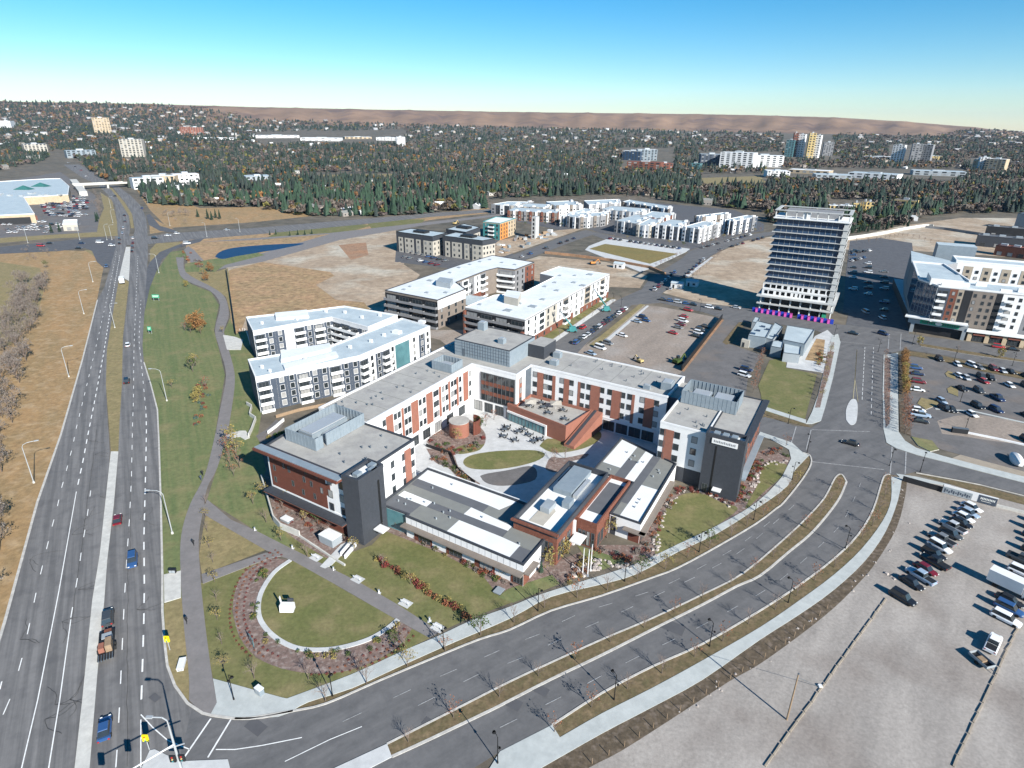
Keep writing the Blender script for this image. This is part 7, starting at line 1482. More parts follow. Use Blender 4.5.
treeline(P(253,505,262,515,280,540,310,560), 9, ['yel','bare'], 'from the top on the bank beside the diagonal path', 'young trees on the bank', scale=.8)
treeline(P(255,680,285,682,330,680,370,668,410,645), 8.6, ['bare'], 'from the left behind the half-round planting ring', 'young trees behind the planting ring', scale=.8)
treeline(P(885.5,357,885.5,392,886,428), 3.9, ['rust','bare'], 'from the top along the kerb bed beside the arrow lanes', 'kerb bed trees', scale=.75)
treeline(P(904,357,905,397), 2.1, ['org'], 'from the top in the rusty hedge row of the paved lot', 'trees of the upper rusty hedge', scale=.52)
treeline(P(904,403,905.5,435), 1.9, ['rust'], 'from the top in the lower hedge row of the paved lot', 'trees of the lower rusty hedge', scale=.9)
treeline(P(831,350,826,375,820,405), 4.2, ['rust','yel','bare'], 'from the top in the planting strip by the small park', 'planting strip trees', scale=.7)
treeline(P(919,345,970,354,1024,361), 14, ['org','bare'], 'from the left in the road median before the shopfronts', 'road median trees', scale=.6)
treeline(P(762,355,757,378,752,395), 4.2, ['rust'], 'from the top in the reddish strip beside the small park lawn', 'reddish strip trees', scale=.8)
treeline(P(693,278,712,262,722,252), 9, ['bare'], 'from the near end beside the vacant plot', 'vacant plot trees', scale=.8)
treeline(P(880,240,905,236,925,241,945,246), 7, ['bare'], 'from the left along the far walk of the wide street', 'far walk trees', scale=.8)
treeline(P(702,247.5,722,240,745,234.5,762,231), 9, ['rust','bare','yel'], 'from the left before the long townhouse rows on the diagonal street', 'trees before the townhouses', scale=.9)
treeline(P(613,238,640,241,668,245,688,248), 12, ['bare','yel','grn'], 'from the left before the townhouses behind the brown park', 'trees behind the brown park', scale=.8)
treeline(P(505,226,530,226,558,226,570,230), 9, ['grn','bare'], 'from the left before the brown banded townhouse row', 'trees before the banded row', scale=.8)
treeline(P(656,267,670,261,682,256), 7, ['bare','rust'], 'from the near end along the edge of the brown park', 'trees at the brown park edge', scale=.7)
treeline(P(612,303,590,317,565,333,552,342), 9, ['yel','bare'], 'from the crossing on the lawn strip before the white complex', 'trees of the lawn strip', scale=.7)
for i in range(14): tree('grey', at(rnd.uniform(520,690) if False else 520+12*i, 203-0.2*i+ (i%3)), 'leafless tree behind the back rows of the townhouse estate', 'trees behind the townhouse estate', .8)
for x,y,s in ((842,242,1),(856,243,1),(868,243,1),(876,242,1)): tree('bare', at(x,y), 'leafless tree at the head of the wide street', 'head of street trees', s)
for x,y,k,s,lab in ((199,322,'big',.72,'broad orange-brown autumn tree on the mown grass inside the bend of the grey path'),(206,281,'org',.85,'orange tree at the path bend, farther one'),(203,275,'yel',1.,'pale yellow tree beside the path bend'),(211,272,'org',.9,'orange-brown tree nearest the pond corner'),(186,287,'org',.6,'small orange tree left of the path, near the top of the mown grass'),(185,331,'rust',1.,'rusty young tree below the broad autumn tree'),(191,333,'grn',.8,'green young tree below the broad autumn tree'),(201,334,'yel',.9,'yellow young tree below the broad autumn tree'),
    (193,372,'grn',1.1,'dark green tree at the top of the narrow bed on the mown grass'),(196,366,'yel',1.1,'yellow-green tree at the top of the narrow bed on the mown grass'),(200,397,'org',.75,'orange tree in the middle of the narrow bed'),(206,388,'rust',.9,'rust tree right of the narrow bed'),(196,403,'org',.6,'smaller orange tree lower in the narrow bed'),(227,452,'rust',1.2,'tall thin tree at the left of the clump beside the grey path'),(233,448,'yel',1.5,'slender tree at the top of the clump beside the grey path'),(237,458,'yel',1.4,'tall thin tree in the middle of the clump beside the grey path'),(230,465,'rust',1.,'bare reddish tree at the left of the clump'),(240,468,'rust',1.1,'reddish tree at the right of the clump'),(234,476,'rust',.9,'reddish tree at the foot of the clump'),
    (183,247,'rust',.8,'reddish tree between the slip lane and the path'),(223,333,'yel',.8,'yellow bush-like tree at the end of the scrub field'),(172,388,'yel',.7,'pale small tree on the mown grass by the highway'),
    (553,560,'org',.75,'golden tree at the right corner of the brick entrance'),(563,557,'org',.7,'golden tree just behind the flagpoles'),(549,572,'yel',1.,'pale yellow tree before the brick entrance, near the pavement'),(607,538,'yel',1.3,'yellow-green tree between the brick pavilion and the east pavilion'),(537,566,'spr',.35,'small blue-green spruce at the pavilion corner'),(541,573,'spr',.25,'tiny spruce beside the pavilion corner'),(641,574,'grn',.8,'leafy green tree beside the pavement'),
    (388,519,'org',.5,'small orange tree beside the dark stair tower base'),(398,527,'org',.45,'small yellow-orange tree in the bed before the west pavilion'),(447,552,'rust',.6,'rust bush-tree before the west pavilion, left'),(485,566,'rust',.75,'red bush-tree before the west pavilion, middle'),(496,570,'org',.55,'orange bush-tree before the west pavilion, right'),(502,577,'yel',.6,'yellow bush-tree before the west pavilion, far right'),
    (480,432,'grn',.9,'green tree beside the rotunda'),(486,425,'rust',.8,'bare reddish tree at the upper left of the courtyard'),(494,420,'rust',.8,'bare reddish tree before the glazed bay'),(458,443,'yel',.9,'small yellow tree below the rotunda'),(554,462,'rust',.9,'reddish tree by the courtyard path near the brick entrance'),(565,459,'bare',.9,'leafless tree by the courtyard path near the brick entrance'),(437,442,'rust',.7,'dark red small tree at the left of the rotunda bed'),
    (318,525,'grn',.8,'round green tree in the mulch bed under the brick front'),(292,508,'yel',1.,'pale yellow tree in the mulch bed under the brick front'),(310,517,'rust',.7,'dark red tree in the mulch bed under the brick front'),(786,446,'rust',.7,'dark red small tree at the intersection corner bed'),(394,645,'grn',.6,'low green tree at the right end of the planting ring'),(46,268,'grn',1.,'green bushy tree at the edge of the left field')):
    if k == 'big': tree(k, at(x,y+8), lab, None, s*1.15)
    else: tree(k, at(x,y), lab, None, s)
# tangled grey tree belt left of the ditch
rnd = random.Random(21); path_ = P(0,600,2,560,8,470,12,430,20,390,28,350,38,318,42,300,48,282)
cen = resample(path_, 3.2)
for i, a_ in enumerate(cen):
    for k in range(2):
        tree('grey', (a_.x-rnd.uniform(0,15), a_.y+rnd.uniform(-2,2), 0), 'leafless grey tree in the tangled belt left of the dry ditch', 'trees of the grey tangled belt', rnd.uniform(.55,.95))
for i in range(14): x, y = rnd.uniform(20,62), rnd.uniform(247,262); tree('grey', at(x,y), 'small leafless shrub-like tree scattered over the field below the cross road', 'small trees of the left field', rnd.uniform(.25,.4))
for i in range(16): tree('grey', at(rnd.uniform(93,101), rnd.uniform(192,216)), 'leafless brown tree between the shopping-centre car park and the highway', 'brown trees beside the shopping centre', rnd.uniform(.5,.9))
for x, y in ((97,222),(98,219),(52,233),(60,232)): tree('spr', at(x,y), 'dark spruce at the corner of the shopping-centre car park', 'spruces of the shopping centre', .8)
for i in range(12): tree('grey', at(rnd.uniform(164,190), rnd.uniform(212,224)), 'leafless bush-like tree on the grass beyond the far junction', 'bushy trees beyond the junction', rnd.uniform(.5,.8))
for x, y in ((208,219),(212,220),(216,218),(220,219),(198,217)): tree('spr', at(x,y), 'dark spruce in the small clump on the grass beyond the cross road', 'spruce clump beyond the cross road', .8)
for x, y in ((270,235),(276,234.5),(290,236),(298,235),(305,235),(312,234)): tree('spr', at(x,y), 'round dark shrub-like evergreen on the far bank of the pond', 'evergreens of the pond bank', .45)
# planting ring, beds
def ring(center_pts, n, r0, r1, kinds, lab, grp, sc_=1.):
    q = resample(center_pts, 1.0)
    for i in range(n):
        a_ = trnd.choice(q); plant(trnd.choice(kinds), (a_.x+trnd.uniform(-r0,r0), a_.y+trnd.uniform(-r1,r1)), lab, grp, sc_)
arc = smooth(P(282,556,262,568,250,585,245,610,250,632,268,650,295,661,330,662,365,655,392,640,405,628),4)
for row, (off, kind, nm) in enumerate(((-2.6,'leaf_red','outermost'),(-1.4,'leaf_rust','second'),(-.2,'leaf_red','third'))):
    q = resample(offset(arc, off), 1.25)
    for i, a_ in enumerate(q):
        if (i//9) % 4 == 3: continue
        plant(kind, (a_.x, a_.y), 'low dark shrub in the %s row of the half-round planting ring' % nm, 'shrubs of the planting ring', .42)
ring(offset(arc, 1.6), 40, .8, .8, ['leaf_green','leaf_yellow','leaf_green'], 'bright green low shrub on the inner side of the planting ring', 'green shrubs of the planting ring', .9)
ring(smooth(P(420,538,450,556,480,570,500,583),3), 46, .9, .9, ['leaf_rust','leaf_red','leaf_yellow','leaf_green','leaf_grey'], 'low shrub in the bed along the front of the west pavilion', 'shrubs before the west pavilion', 1.)
ring(smooth(P(600,548,625,560,645,545,655,520,668,495),3), 60, 1.6, 1.6, ['leaf_bluegreen','leaf_red','leaf_rust','leaf_grey'], 'low shrub in the bed round the east pavilion corner', 'shrubs round the east pavilion', 1.)
ring(smooth(P(660,495,690,490,715,497,735,505),3), 26, 1., 1., ['leaf_rust','leaf_grey','leaf_red'], 'low shrub at the foot of the east stair tower', 'shrubs below the east stair tower', .9)
ring(smooth(P(738,498,748,480,757,465,770,452,785,455),3), 70, 1.8, 1.8, ['leaf_grey','leaf_rust','leaf_red','leaf_green'], 'low shrub in the bed right of the east block', 'shrubs right of the east block', 1.)
ring(smooth(P(285,505,300,517,320,530,340,543),3), 60, 3., 2., ['leaf_rust','leaf_red','leaf_grey'], 'low shrub in the mulch bed under the brick front', 'shrubs of the brick front bed', .7)
ring(smooth(P(375,557,400,572,425,590,440,600,470,617),3), 50, .7, .7, ['leaf_red','leaf_rust','leaf_yellow'], 'low reddish shrub in the hedge strip across the big lawn', 'shrubs of the lawn hedge strip', 1.1)
ring(smooth(P(435,445,450,452,465,450,480,440),3), 46, 2.2, 2.2, ['leaf_rust','leaf_grey','leaf_red','leaf_green'], 'low shrub in the rotunda garden bed', 'shrubs of the rotunda bed', 1.)
ring(smooth(T(410,390,8.,200,540,300,600,400,690,470,740),3), 40, 1.2, 1.2, ['leaf_green','leaf_grey','leaf_rust'], 'low shrub on the planted slope of the courtyard', 'shrubs of the courtyard slope', 1.1)
ring(smooth(P(572,580,585,560,575,566,590,558),3), 26, 1.6, 1.6, ['leaf_grey','leaf_rust','leaf_yellow'], 'low shrub in the rockery round the flagpoles', 'shrubs of the entrance rockery', 1.)
ring(smooth(P(199,380,205,395,200,410,196,425),3), 24, 1.3, 1.3, ['leaf_rust','leaf_bluegreen','leaf_red'], 'low shrub in the narrow bed on the mown grass', 'shrubs of the narrow grass bed', 1.1)
ring(P(262,440,280,435,310,425,340,415), 24, 1., 1., ['leaf_green','leaf_yellow','leaf_green'], 'low garden shrub between the brick-ended wing and the white and blue block', 'shrubs of the north gardens', 1.)
ring(P(820,352,822,362,818,372), 14, 1.2, 1.6, ['leaf_yellow','leaf_rust','leaf_green'], 'shrub in the paved garden beside the grey pavilions', 'shrubs of the paved garden', 1.2)
ring(P(185,252,196,262,205,268), 16, 4, 3, ['leaf_grey','leaf_rust'], 'shrub on the slope between slip lane and pond', 'shrubs of the pond slope', 1.8)
SHL.sort(key=lambda t: t[0])
for q_ in SHL[:285]: plant_now(*q_[1:])
shv = []; shf = []; shm = []; kinds_ = list(SH); ms_ = [M[k] for k in kinds_]+[M['bark']]
for _, kind, loc, *_r in SHL[285:]:
    me_ = trnd.choice(SH[kind]).data; sc_ = _r[-1]*trnd.uniform(.75,1.25); b_ = len(shv); shv += [(v.co.x*sc_+loc[0], v.co.y*sc_+loc[1], v.co.z*sc_+.05) for v in me_.vertices]
    for p_ in me_.polygons: shf.append(tuple(i+b_ for i in p_.vertices)); shm.append(kinds_.index(kind) if p_.material_index == 0 else len(kinds_))
me_ = bpy.data.meshes.new('low_planting'); me_.from_pydata(shv, [], shf); [me_.materials.append(q) for q in ms_]; me_.polygons.foreach_set('material_index', shm); o_ = bpy.data.objects.new('low_planting', me_); sc.collection.objects.link(o_); tag(o_, 'further small shrubs of the garden beds round the health centre', None, None, 'stuff')
def rocks(q, n, lab, s0):
    pts = resample(q, .8)
    for i in range(n):
        a_ = trnd.choice(pts); me = MB(); r_ = s0*trnd.uniform(.6,1.3); me.hexa([(x*r_*trnd.uniform(.7,1.2), y*r_*trnd.uniform(.7,1.2), z*r_*.7) for x,y,z in ((-1,-1,0),(1,-1,0),(1,1,0),(-1,1,0),(-.7,-.7,1),(.7,-.7,1),(.7,.7,1),(-.7,.7,1))]); o = me.build('boulder', M['rock']); o.location = (a_.x+trnd.uniform(-1,1), a_.y+trnd.uniform(-1,1), .05); o.rotation_euler = (0,0,trnd.uniform(0,3)); tag(o, lab, 'rock', lab)
rocks(P(575,565,578,578,588,560,600,570), 26, 'pale boulder of the rockery round the flagpoles', .45)
rocks(smooth(P(596,562,625,566,650,560,658,540),3), 40, 'pale boulder edging the bed round the east pavilion', .35)
rocks(smooth(P(655,546,662,515,680,493,705,493,735,508),3), 40, 'pale boulder edging the corner lawn', .3)
rocks(smooth(P(745,506,752,490,762,466,785,462),3), 30, 'pale boulder edging the lawn right of the east block', .35)
rocks(P(899,476,905,520,860,585,770,655,640,740), 34, 'small stone along the edge of the weedy strip', .16)
rocks(P(885,498+75,890,580), 3, 'stone on the gravel lot', .3)
# evergreen hedge behind the tower
rnd = random.Random(31)
for i in range(70):
    x = rnd.uniform(838,908); y = 236.5-(x-838)*.12-rnd.uniform(0,7); tree('spr', at(x,y), 'dark evergreen in the dense hedge behind the long curved wall', 'evergreens of the hedge behind the curved wall', rnd.uniform(.5,.75))
# ---------------------------------------------------------------- the wooded suburbs
nprnd = np.random.RandomState(7)
EXCL = [[(0,260),(0,170),(58,160),(75,170),(92,185),(100,200),(98,240)],[(46,152),(62,150),(100,178),(140,192),(152,214),(176,224),(270,222),(400,216),(500,208),(500,300),(0,300),(0,240),(98,240),(112,212),(94,188),(60,170)],
        [(488,222),(486,200),(540,197),(625,196),(690,204),(765,212),(768,226),(800,226),(800,300),(488,300)],[(256,144),(256,132),(405,130),(405,144)],[(296,180),(296,173),(398,173),(398,180)],[(133,190),(133,173),(202,173),(202,190)],[(246,186),(246,175),(274,175),(274,186)],[(622,172),(622,148),(674,148),(674,172)],[(700,169),(700,152),(782,152),(782,169)],[(700,188),(700,174),(766,174),(770,188)],
        [(766,179),(766,169),(965,169),(965,184),(850,184)],[(800,240),(835,238),(915,226),(950,216),(1180,214),(1180,300),(800,300)],[(826,216),(826,200),(874,200),(874,216)],[(120,160),(120,140),(147,140),(147,160)],[(784,160),(784,133),(833,133),(833,160)],[(888,163),(888,145),(930,145),(930,163)],[(970,172),(970,158),(1002,158),(1002,172)],[(24,154),(24,144),(50,144),(50,154)]]
def inside(x, y, poly):
    c = False; n = len(poly)
    for i in range(n):
        x1,y1 = poly[i]; x2,y2 = poly[(i+1)%n]
        if (y1 > y) != (y2 > y) and x < (x2-x1)*(y-y1)/(y2-y1)+x1: c = not c
    return c
def lowbound(x): return float(np.interp(x, [-200,0,40,60,100,140,150,200,256,300,400,480,512,600,690,765,830,905,930,960,1200],[171,171,168,150,180,195,205,207,208,216,217.5,211,200,198,205,222,232,226,216,214,213]))
def ridge_y(x): return float(np.interp(x, RX, RY))
def hill_lo(x): return float(np.interp(x, [-300,0,150,200,256,512,768,930,965,1400],[101,102,105,108,120,127.5,133,136.5,131,133]))     # where the woods stop uphill
def spots_in(n, ya, yb, rs, pred=None):
    out = []; tries = 0
    while len(out) < n and tries < n*12:
        tries += 1; x = rs.uniform(-170, 1195); lo = lowbound(x); y = rs.uniform(ya, yb)
        if y > lo or y < hill_lo(x)+rs.uniform(-1,1): continue
        if pred and not pred(x, y): continue
        if any(inside(x, y, p) for p in EXCL): continue
        h = hit(x, y)
        if h is None: continue
        out.append((x, y, h))
    return out
def conmesh(n, tiers, seed):
    rs = np.random.RandomState(seed); v = []; f = []
    for t in range(tiers):
        z0 = .08+.82*t/tiers; z1 = min(1., z0+.55); r0 = .5*(1-t/tiers*.8)
        b = len(v)
        for k in range(n): a = 2*math.pi*k/n; rr = r0*(1 if k % 2 else .68)*rs.uniform(.85,1.15); v.append((rr*math.cos(a), rr*math.sin(a), z0-(.04 if k % 2 else -.04)))
        v.append((rs.uniform(-.04,.04),rs.uniform(-.04,.04),z1-rs.uniform(0,.06))); f += [(b+k, b+(k+1)%n, b+n) for k in range(n)]
    return np.array(v), np.array(f)
def blobmesh(n, seed, s=.32):
    rs = np.random.RandomState(seed); v = []; f = []
    for k in range(n):
        d = rs.normal(size=3); d /= np.linalg.norm(d); d[2] = abs(d[2])*.9-.25; c = d*rs.uniform(.25,.46)+np.array([0,0,.55]); c[2] = max(.22, c[2])
        a = rs.normal(size=3); a /= np.linalg.norm(a); b = np.cross(a, rs.normal(size=3)); b /= np.linalg.norm(b); i = len(v); v += [tuple(c+a*s*.6), tuple(c-a*s*.3+b*s*.5), tuple(c-a*s*.3-b*s*.5)]; f.append((i,i+1,i+2))
    return np.array(v), np.array(f)
C_HI = [conmesh(9,5,s) for s in (1,2,3)]; C_LO = [conmesh(6,2,s) for s in (4,5)]; B_HI = [blobmesh(46,s,.3) for s in (6,7,8)]; B_LO = [blobmesh(12,s,.55) for s in (9,10,11)]
COLS = dict(spruce=[(.02,.034,.028),(.03,.044,.034),(.04,.052,.042),(.034,.044,.04)], bare=[(.12,.10,.085),(.10,.085,.072),(.15,.125,.105),(.11,.085,.078)], orange=[(.21,.12,.05),(.18,.095,.045),(.17,.115,.06)], green=[(.09,.10,.035),(.07,.085,.03),(.13,.12,.04)])
def treekind(x, y, rs):
    clump = .5+.5*math.sin(x*.045+math.sin(y*.35)*2.2+math.sin(x*.013)*3)
    ps = (.64 if x < 700 else .38)+.55*(clump-.5)
    r_ = rs.uniform()
    if r_ < ps: return 'spruce'
    if r_ < ps+.05: return 'orange'
    if r_ < ps+.12: return 'green'
    return 'bare'
allT = []
for n, ya, yb, sd in ((3300,193,236,1),(5000,174,193,2),(5200,158,174,3),(6500,144,158,4),(11000,101,144,5)):
    rs = np.random.RandomState(sd)
    for x, y, p in spots_in(n, ya, yb, rs):
        r_ = math.hypot(p.x,p.y); k = treekind(x, y, rs)
        h = dict(spruce=rs.uniform(7,18), bare=rs.uniform(6,11), orange=rs.uniform(7,11), green=rs.uniform(6,11))[k]; w_ = h*dict(spruce=rs.uniform(.42,.68),bare=1.05,orange=.85,green=.85)[k]
        if r_ > 2200: g = min(1.7, 1+(r_-2200)/5000); h *= .8*g; w_ *= g*1.5
        allT.append((r_/h, r_, p, k, h, w_, rs.randint(1000)))
# specials: a few bright crowns the eye can find
for x, y, k, h in ((262,204,'orange',15),(258,201,'orange',13),(285,180,'orange',14),(266,172,'orange',13),(422,192,'orange',15),(420,186,'orange',12),(492,186,'orange',12),(20,152,'green',14),(518,172,'orange',13),(480,133+47,'bare',13)):
    p = hit(x, y); allT.append((0, math.hypot(p.x,p.y), p, k, h, h*.9, 5))
for x in np.linspace(-160, 1190, 2600):      # low undergrowth that closes the canopy
    rs = np.random.RandomState(int(x*7)+9000); y = rs.uniform(150, 236)
    if y < lowbound(x) and not any(inside(x, y, p_) for p_ in EXCL):
        p = hit(x, y); k = 'bare' if rs.uniform() < .7 else 'green'
        if p: h = rs.uniform(3,5); allT.append((900+math.hypot(p.x,p.y), math.hypot(p.x,p.y), p, k, h, h*2.6, rs.randint(1000)))
allT.sort(key=lambda t: t[0]); near = allT[:300]; far = allT[300:]
NM = dict(spruce=('spruce_tree','dark spruce in the wooded suburb beyond the building sites'), bare=('bare_tree','leafless brown-grey tree in the wooded suburb beyond the building sites'), orange=('autumn_tree','orange autumn tree in the wooded suburb beyond the building sites'), green=('green_tree','olive green tree in the wooded suburb beyond the building sites'))
def npmesh(name, v, f, mt):
    me = bpy.data.meshes.new(name); me.from_pydata(v.tolist(), [], f.tolist()); me.materials.append(mt); return me
nm_ = {}
for k in NM:
    nm_[k] = []
    for s in range(3):
        if k == 'spruce': t = spruce(1, .36, 80+s, 'p', 'leaf_spruce', 10); 
        v, f = (conmesh(9,6,20+s) if k == 'spruce' else blobmesh(110,20+s,.22))
        tv, tf = [], []
        mb = MB(); mb.tube((0,0,0),(0,0,.45),.02,.012,5,1,False); n0 = len(v)
        vv = v.tolist()+[tuple(q) for q in mb.v]; ff = [tuple(q) for q in f.tolist()]+[tuple(i+n0 for i in q) for q in mb.f]
        me = bpy.data.meshes.new('tree_'+k); me.from_pydata(vv, [], ff); me.materials.append(M[dict(spruce='leaf_spruce',bare='leaf_grey',orange='leaf_orange',green='leaf_green')[k]]); me.materials.append(M['bark']); me.polygons.foreach_set('material_index', [0]*len(f)+[1]*len(mb.f)); nm_[k].append(me)
        if k == 'spruce':
            for ch_ in list(t.children): bpy.data.objects.remove(ch_)
            bpy.data.objects.remove(t)
for _, r_, p, k, h, w_, s in near:
    o = bpy.data.objects.new(NM[k][0], nm_[k][s % 3]); sc.collection.objects.link(o); o.location = p; o.scale = (w_,w_,h); o.rotation_euler = (0,0,s); tag(o, NM[k][1], 'tree', 'trees of the wooded suburb')
def merge(name, items, label=None, kind='stuff'):
    V = []; F = []; Cc = []; nv = 0
    for v, f, c in items: V.append(v); F.append(f+nv); nv += len(v); Cc.append(np.repeat(np.array([[*c,1.]]), len(f), 0))
    V = np.concatenate(V).astype(np.float32); F = np.concatenate(F).astype(np.int32); Cc = np.concatenate(Cc).astype(np.float32)
    me = bpy.data.meshes.new(name); k = F.shape[1]; me.vertices.add(len(V)); me.vertices.foreach_set('co', V.ravel()); me.loops.add(F.size); me.loops.foreach_set('vertex_index', F.ravel())
    me.polygons.add(len(F)); me.polygons.foreach_set('loop_start', np.arange(0, F.size, k, dtype=np.int32)); me.polygons.foreach_set('loop_total', np.full(len(F), k, dtype=np.int32)); me.update(calc_edges=True)
    at_ = me.attributes.new('tint', 'FLOAT_COLOR', 'FACE'); at_.data.foreach_set('color', Cc.ravel()); me.materials.append(M['tint']); o = bpy.data.objects.new(name, me); sc.collection.objects.link(o); return tag(o, label, None, None, kind)
def place(proto, p, w_, h, a): v, f = proto; c_, s_ = math.cos(a), math.sin(a); q = v*np.array([w_,w_,h]); return np.stack([q[:,0]*c_-q[:,1]*s_+p.x, q[:,0]*s_+q[:,1]*c_+p.y, q[:,2]+p.z], 1), f
items = []
for _, r_, p, k, h, w_, s in far:
    hi = r_ < 1100; pr = (C_HI if hi else C_LO) if k == 'spruce' else (B_HI if hi else B_LO); c = COLS[k][s % len(COLS[k])]; j = .8+.4*((s*37)%100)/100
    v, f = place(pr[s % len(pr)], p, w_, h, s); items.append((v, f, tuple(q*j for q in c)))
merge('wooded_suburb', items, 'mottled dark and brown treetops of the far suburbs')
# houses
def housemesh(L, Wd, h, rh): 
    v = [(-L/2,-Wd/2,0),(L/2,-Wd/2,0),(L/2,Wd/2,0),(-L/2,Wd/2,0),(-L/2,-Wd/2,h),(L/2,-Wd/2,h),(L/2,Wd/2,h),(-L/2,Wd/2,h),(-L/2-.3,0,h+rh),(L/2+.3,0,h+rh)]
    wall = [(0,1,5,4),(1,2,6,5),(2,3,7,6),(3,0,4,7)]; tri = [(4,7,8),(5,6,9)]; roof = [(4,5,9,8),(6,7,8,9)]; return v, wall, tri, roof
HC = [(.42,.40,.37),(.32,.29,.25),(.50,.50,.49),(.24,.22,.2),(.36,.32,.28),(.30,.31,.32)]; HRf = ['roof_grey','taupe','roof_light','roof_dark','blue_roof','taupe']
hm = []
for i, (L, Wd, h, rh) in enumerate(((12,8,3.2,2),(15,9,3.4,2.2),(10,8,5.6,2))):
    for j in range(3):
        v, wall, tri, roof = housemesh(L, Wd, h, rh); t = MB(); t.v = v; t.f = wall+tri; t.m = [0]*len(t.f); mb2 = MB(); mb2.v = v; mb2.f = roof; mb2.m = [0]*2
        for sx in (-.3,.05,.32): t.box(L*sx-.7, L*sx+.7, -Wd/2-.05, -Wd/2+.02, 1.0, 2.3, 1); t.box(L*sx-.7, L*sx+.7, Wd/2-.02, Wd/2+.05, 1.0, 2.3, 1)
        a_ = t.build('wall', [M['wallcol'], M['glass']]); b_ = mb2.build('roof', M[('roof_grey','taupe','roof_light')[j]]); hm.append((a_.data, b_.data)); bpy.data.objects.remove(a_); bpy.data.objects.remove(b_)
rs = np.random.RandomState(15); hs = []
for n, ya, yb in ((45,190,226),(60,165,190),(110,145,165),(330,101,145)):
    for x, y, p in spots_in(n, ya, yb, rs): hs.append((math.hypot(p.x,p.y), p, rs.randint(1000)))
for x, y in ((322,213),(333,210),(347,213),(362,214),(312,212),(430,210),(440,209),(455,208),(180,198),(190,200),(212,203),(225,204),(535,193),(553,188)): p = hit(x,y); hs.append((0, p, int(x)))
hs.sort(key=lambda t: t[0])
for r_, p, s in hs[:240]:
    t = thing('suburban_house', 'small pitched-roof house half hidden among the trees of the wooded suburb', 'house', p, 'houses of the wooded suburb', s*.7); wm_, rm_ = hm[s % 9]; a_ = bpy.data.objects.new('wall', wm_); b_ = bpy.data.objects.new('roof', rm_)
    for q in (a_, b_): sc.collection.objects.link(q); q.parent = t
    a_.color = (*HC[s % 6], 1)
items = []; hv, wall, tri, roof = housemesh(14,9,4.2,2.4); hv = np.array(hv); 
for r_, p, s in hs[240:]:
    a = s*.7; c_, s_ = math.cos(a), math.sin(a); g = 1+min(1., r_/6000); q = hv*g; v = np.stack([q[:,0]*c_-q[:,1]*s_+p.x, q[:,0]*s_+q[:,1]*c_+p.y, q[:,2]+p.z], 1); fw = np.array([(a0,b0,c0) for a0,b0,c0,d0 in wall]+[(a0,c0,d0) for a0,b0,c0,d0 in wall]+list(tri)); fr = np.array([(a0,b0,c0) for a0,b0,c0,d0 in roof]+[(a0,c0,d0) for a0,b0,c0,d0 in roof])
    items.append((v, fw, HC[s % 6])); items.append((v, fr, [(.22,.21,.20),(.28,.26,.25),(.40,.40,.40),(.15,.14,.13),(.45,.45,.45)][s % 5]))
merge('distant_rooftops', items, 'pale specks of house walls and roofs across the far suburbs')
# far plain settlement at the right horizon
items = []; rs = np.random.RandomState(4)
for k in range(260):
    x = rs.uniform(930,1200); y = rs.uniform(132.2,134.5); d = ray(x,y); t_ = (5-CAMH)/d[2]; p = Vector((d[0]*t_, d[1]*t_, 3)); s = rs.uniform(15,60)
    v = hv*np.array([s/8,s/14,rs.uniform(2,5)]); items.append((np.stack([v[:,0]+p.x, v[:,1]+p.y, v[:,2]+p.z],1), fw, HC[rs.randint(6)])); items.append((np.stack([v[:,0]+p.x, v[:,1]+p.y, v[:,2]+p.z],1), fr, (.6,.6,.6)))
merge('horizon_settlement', items, 'thin pale line of far buildings on the right horizon')
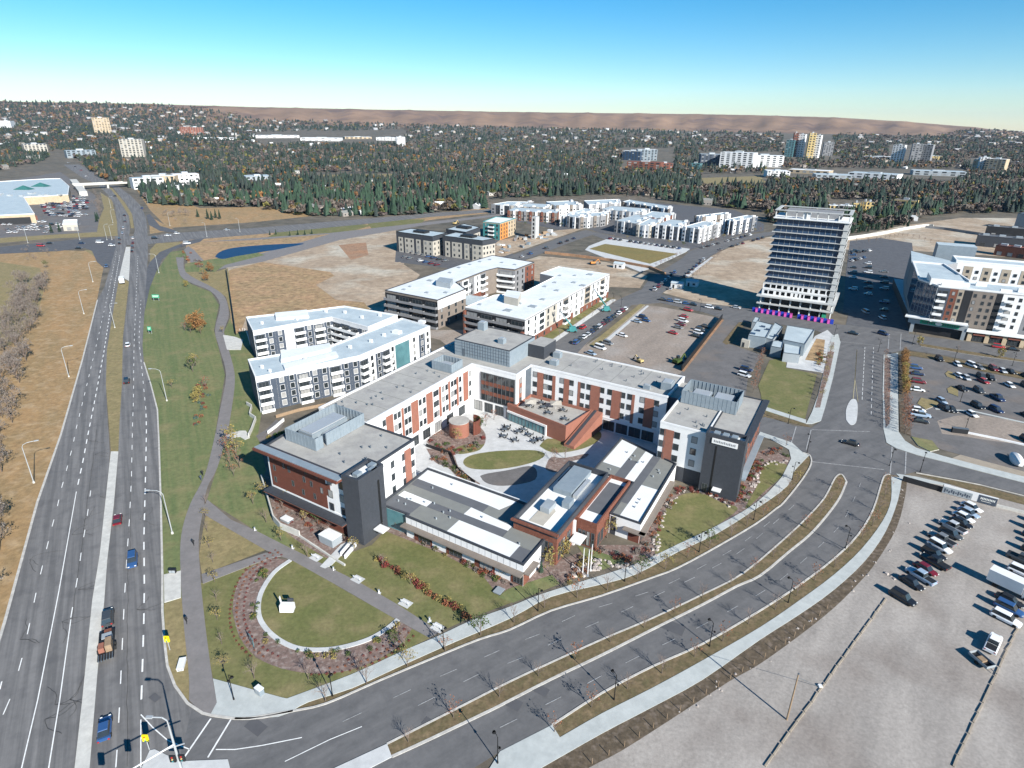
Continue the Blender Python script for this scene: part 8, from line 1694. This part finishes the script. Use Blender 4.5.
# people on the paths
def person(x, y, rz, cols_, lab, step=.25):
    V = [(0,0,.95),(0,0,1.2),(0,0,1.42),(0,0,1.52),(.02,0,1.66), (0,.1,.9),(step*.5,.11,.5),(step,.11,.06),(step+.16,.11,.04), (0,-.1,.9),(-step*.3,-.11,.5),(-step,-.11,.08),(-step+.14,-.11,.04), (0,.2,1.4),(-.06,.26,1.12),(.05,.28,.88), (0,-.2,1.4),(.08,-.26,1.12),(.2,-.26,.9)]
    E_ = [(0,1),(1,2),(2,3),(3,4),(0,5),(5,6),(6,7),(7,8),(0,9),(9,10),(10,11),(11,12),(2,13),(13,14),(14,15),(2,16),(16,17),(17,18)]
    rr = [.15,.15,.16,.06,.11,.1,.075,.05,.045,.1,.075,.05,.045,.07,.05,.035,.07,.05,.035]
    me = bpy.data.meshes.new('person'); me.from_pydata(V, E_, []); o = bpy.data.objects.new('person', me); sc.collection.objects.link(o); sk = o.modifiers.new('skin','SKIN')
    for i, r_ in enumerate(rr): me.skin_vertices[0].data[i].radius = (r_, r_)
    me.skin_vertices[0].data[0].use_root = True; ss = o.modifiers.new('sub','SUBSURF'); ss.levels = 1; ss.render_levels = 1; me.materials.append(M[cols_]); p_ = at(x,y); o.location = (p_.x,p_.y,.13); o.rotation_euler = (0,0,rz); tag(o, lab, 'person')
    return o
def try_person(*a):
    me = bpy.data.meshes.new('t')
    try: return person(*a)
    except Exception as ex: print('person', ex)
try_person(203,476, 1.9, 'dark', 'person in dark clothes walking on the grey path near the fork, upper one')
try_person(201.5,481, 1.9, 'charcoal_blue', 'person in dark clothes walking on the grey path near the fork, lower one')
try_person(194,546, 1.7, 'dark', 'person in dark clothes walking on the wide grey path beside the concrete pad')
try_person(187,624, 1.6, 'dark', 'person in dark clothes walking on the grey path left of the planting ring')
# ---------------------------------------------------------------- air
me = MB(); me.box(-16600,16600,-16600,16600,-1.5,420); hz = me.build('haze', [])
m = bpy.data.materials.new('air'); m.use_nodes = True; N = m.node_tree.nodes; N.remove(N['Principled BSDF']); pv = N.new('ShaderNodeVolumePrincipled'); pv.inputs['Color'].default_value = (.62,.80,1,1); pv.inputs['Density'].default_value = 2.2e-5; pv.inputs['Anisotropy'].default_value = .2
m.node_tree.links.new(pv.outputs[0], N['Material Output'].inputs['Volume']); hz.data.materials.append(m); tag(hz, kind='stuff')

settle_sheets()
for L_ in list(SH.values()):
    for o in L_:
        if o.name not in SU_: bpy.data.objects.remove(o)
for k_, L_ in PR.items():
    for i_, o in enumerate(L_):
        if (k_, i_) not in PU:
            for c_ in list(o.children): bpy.data.objects.remove(c_)
            bpy.data.objects.remove(o)
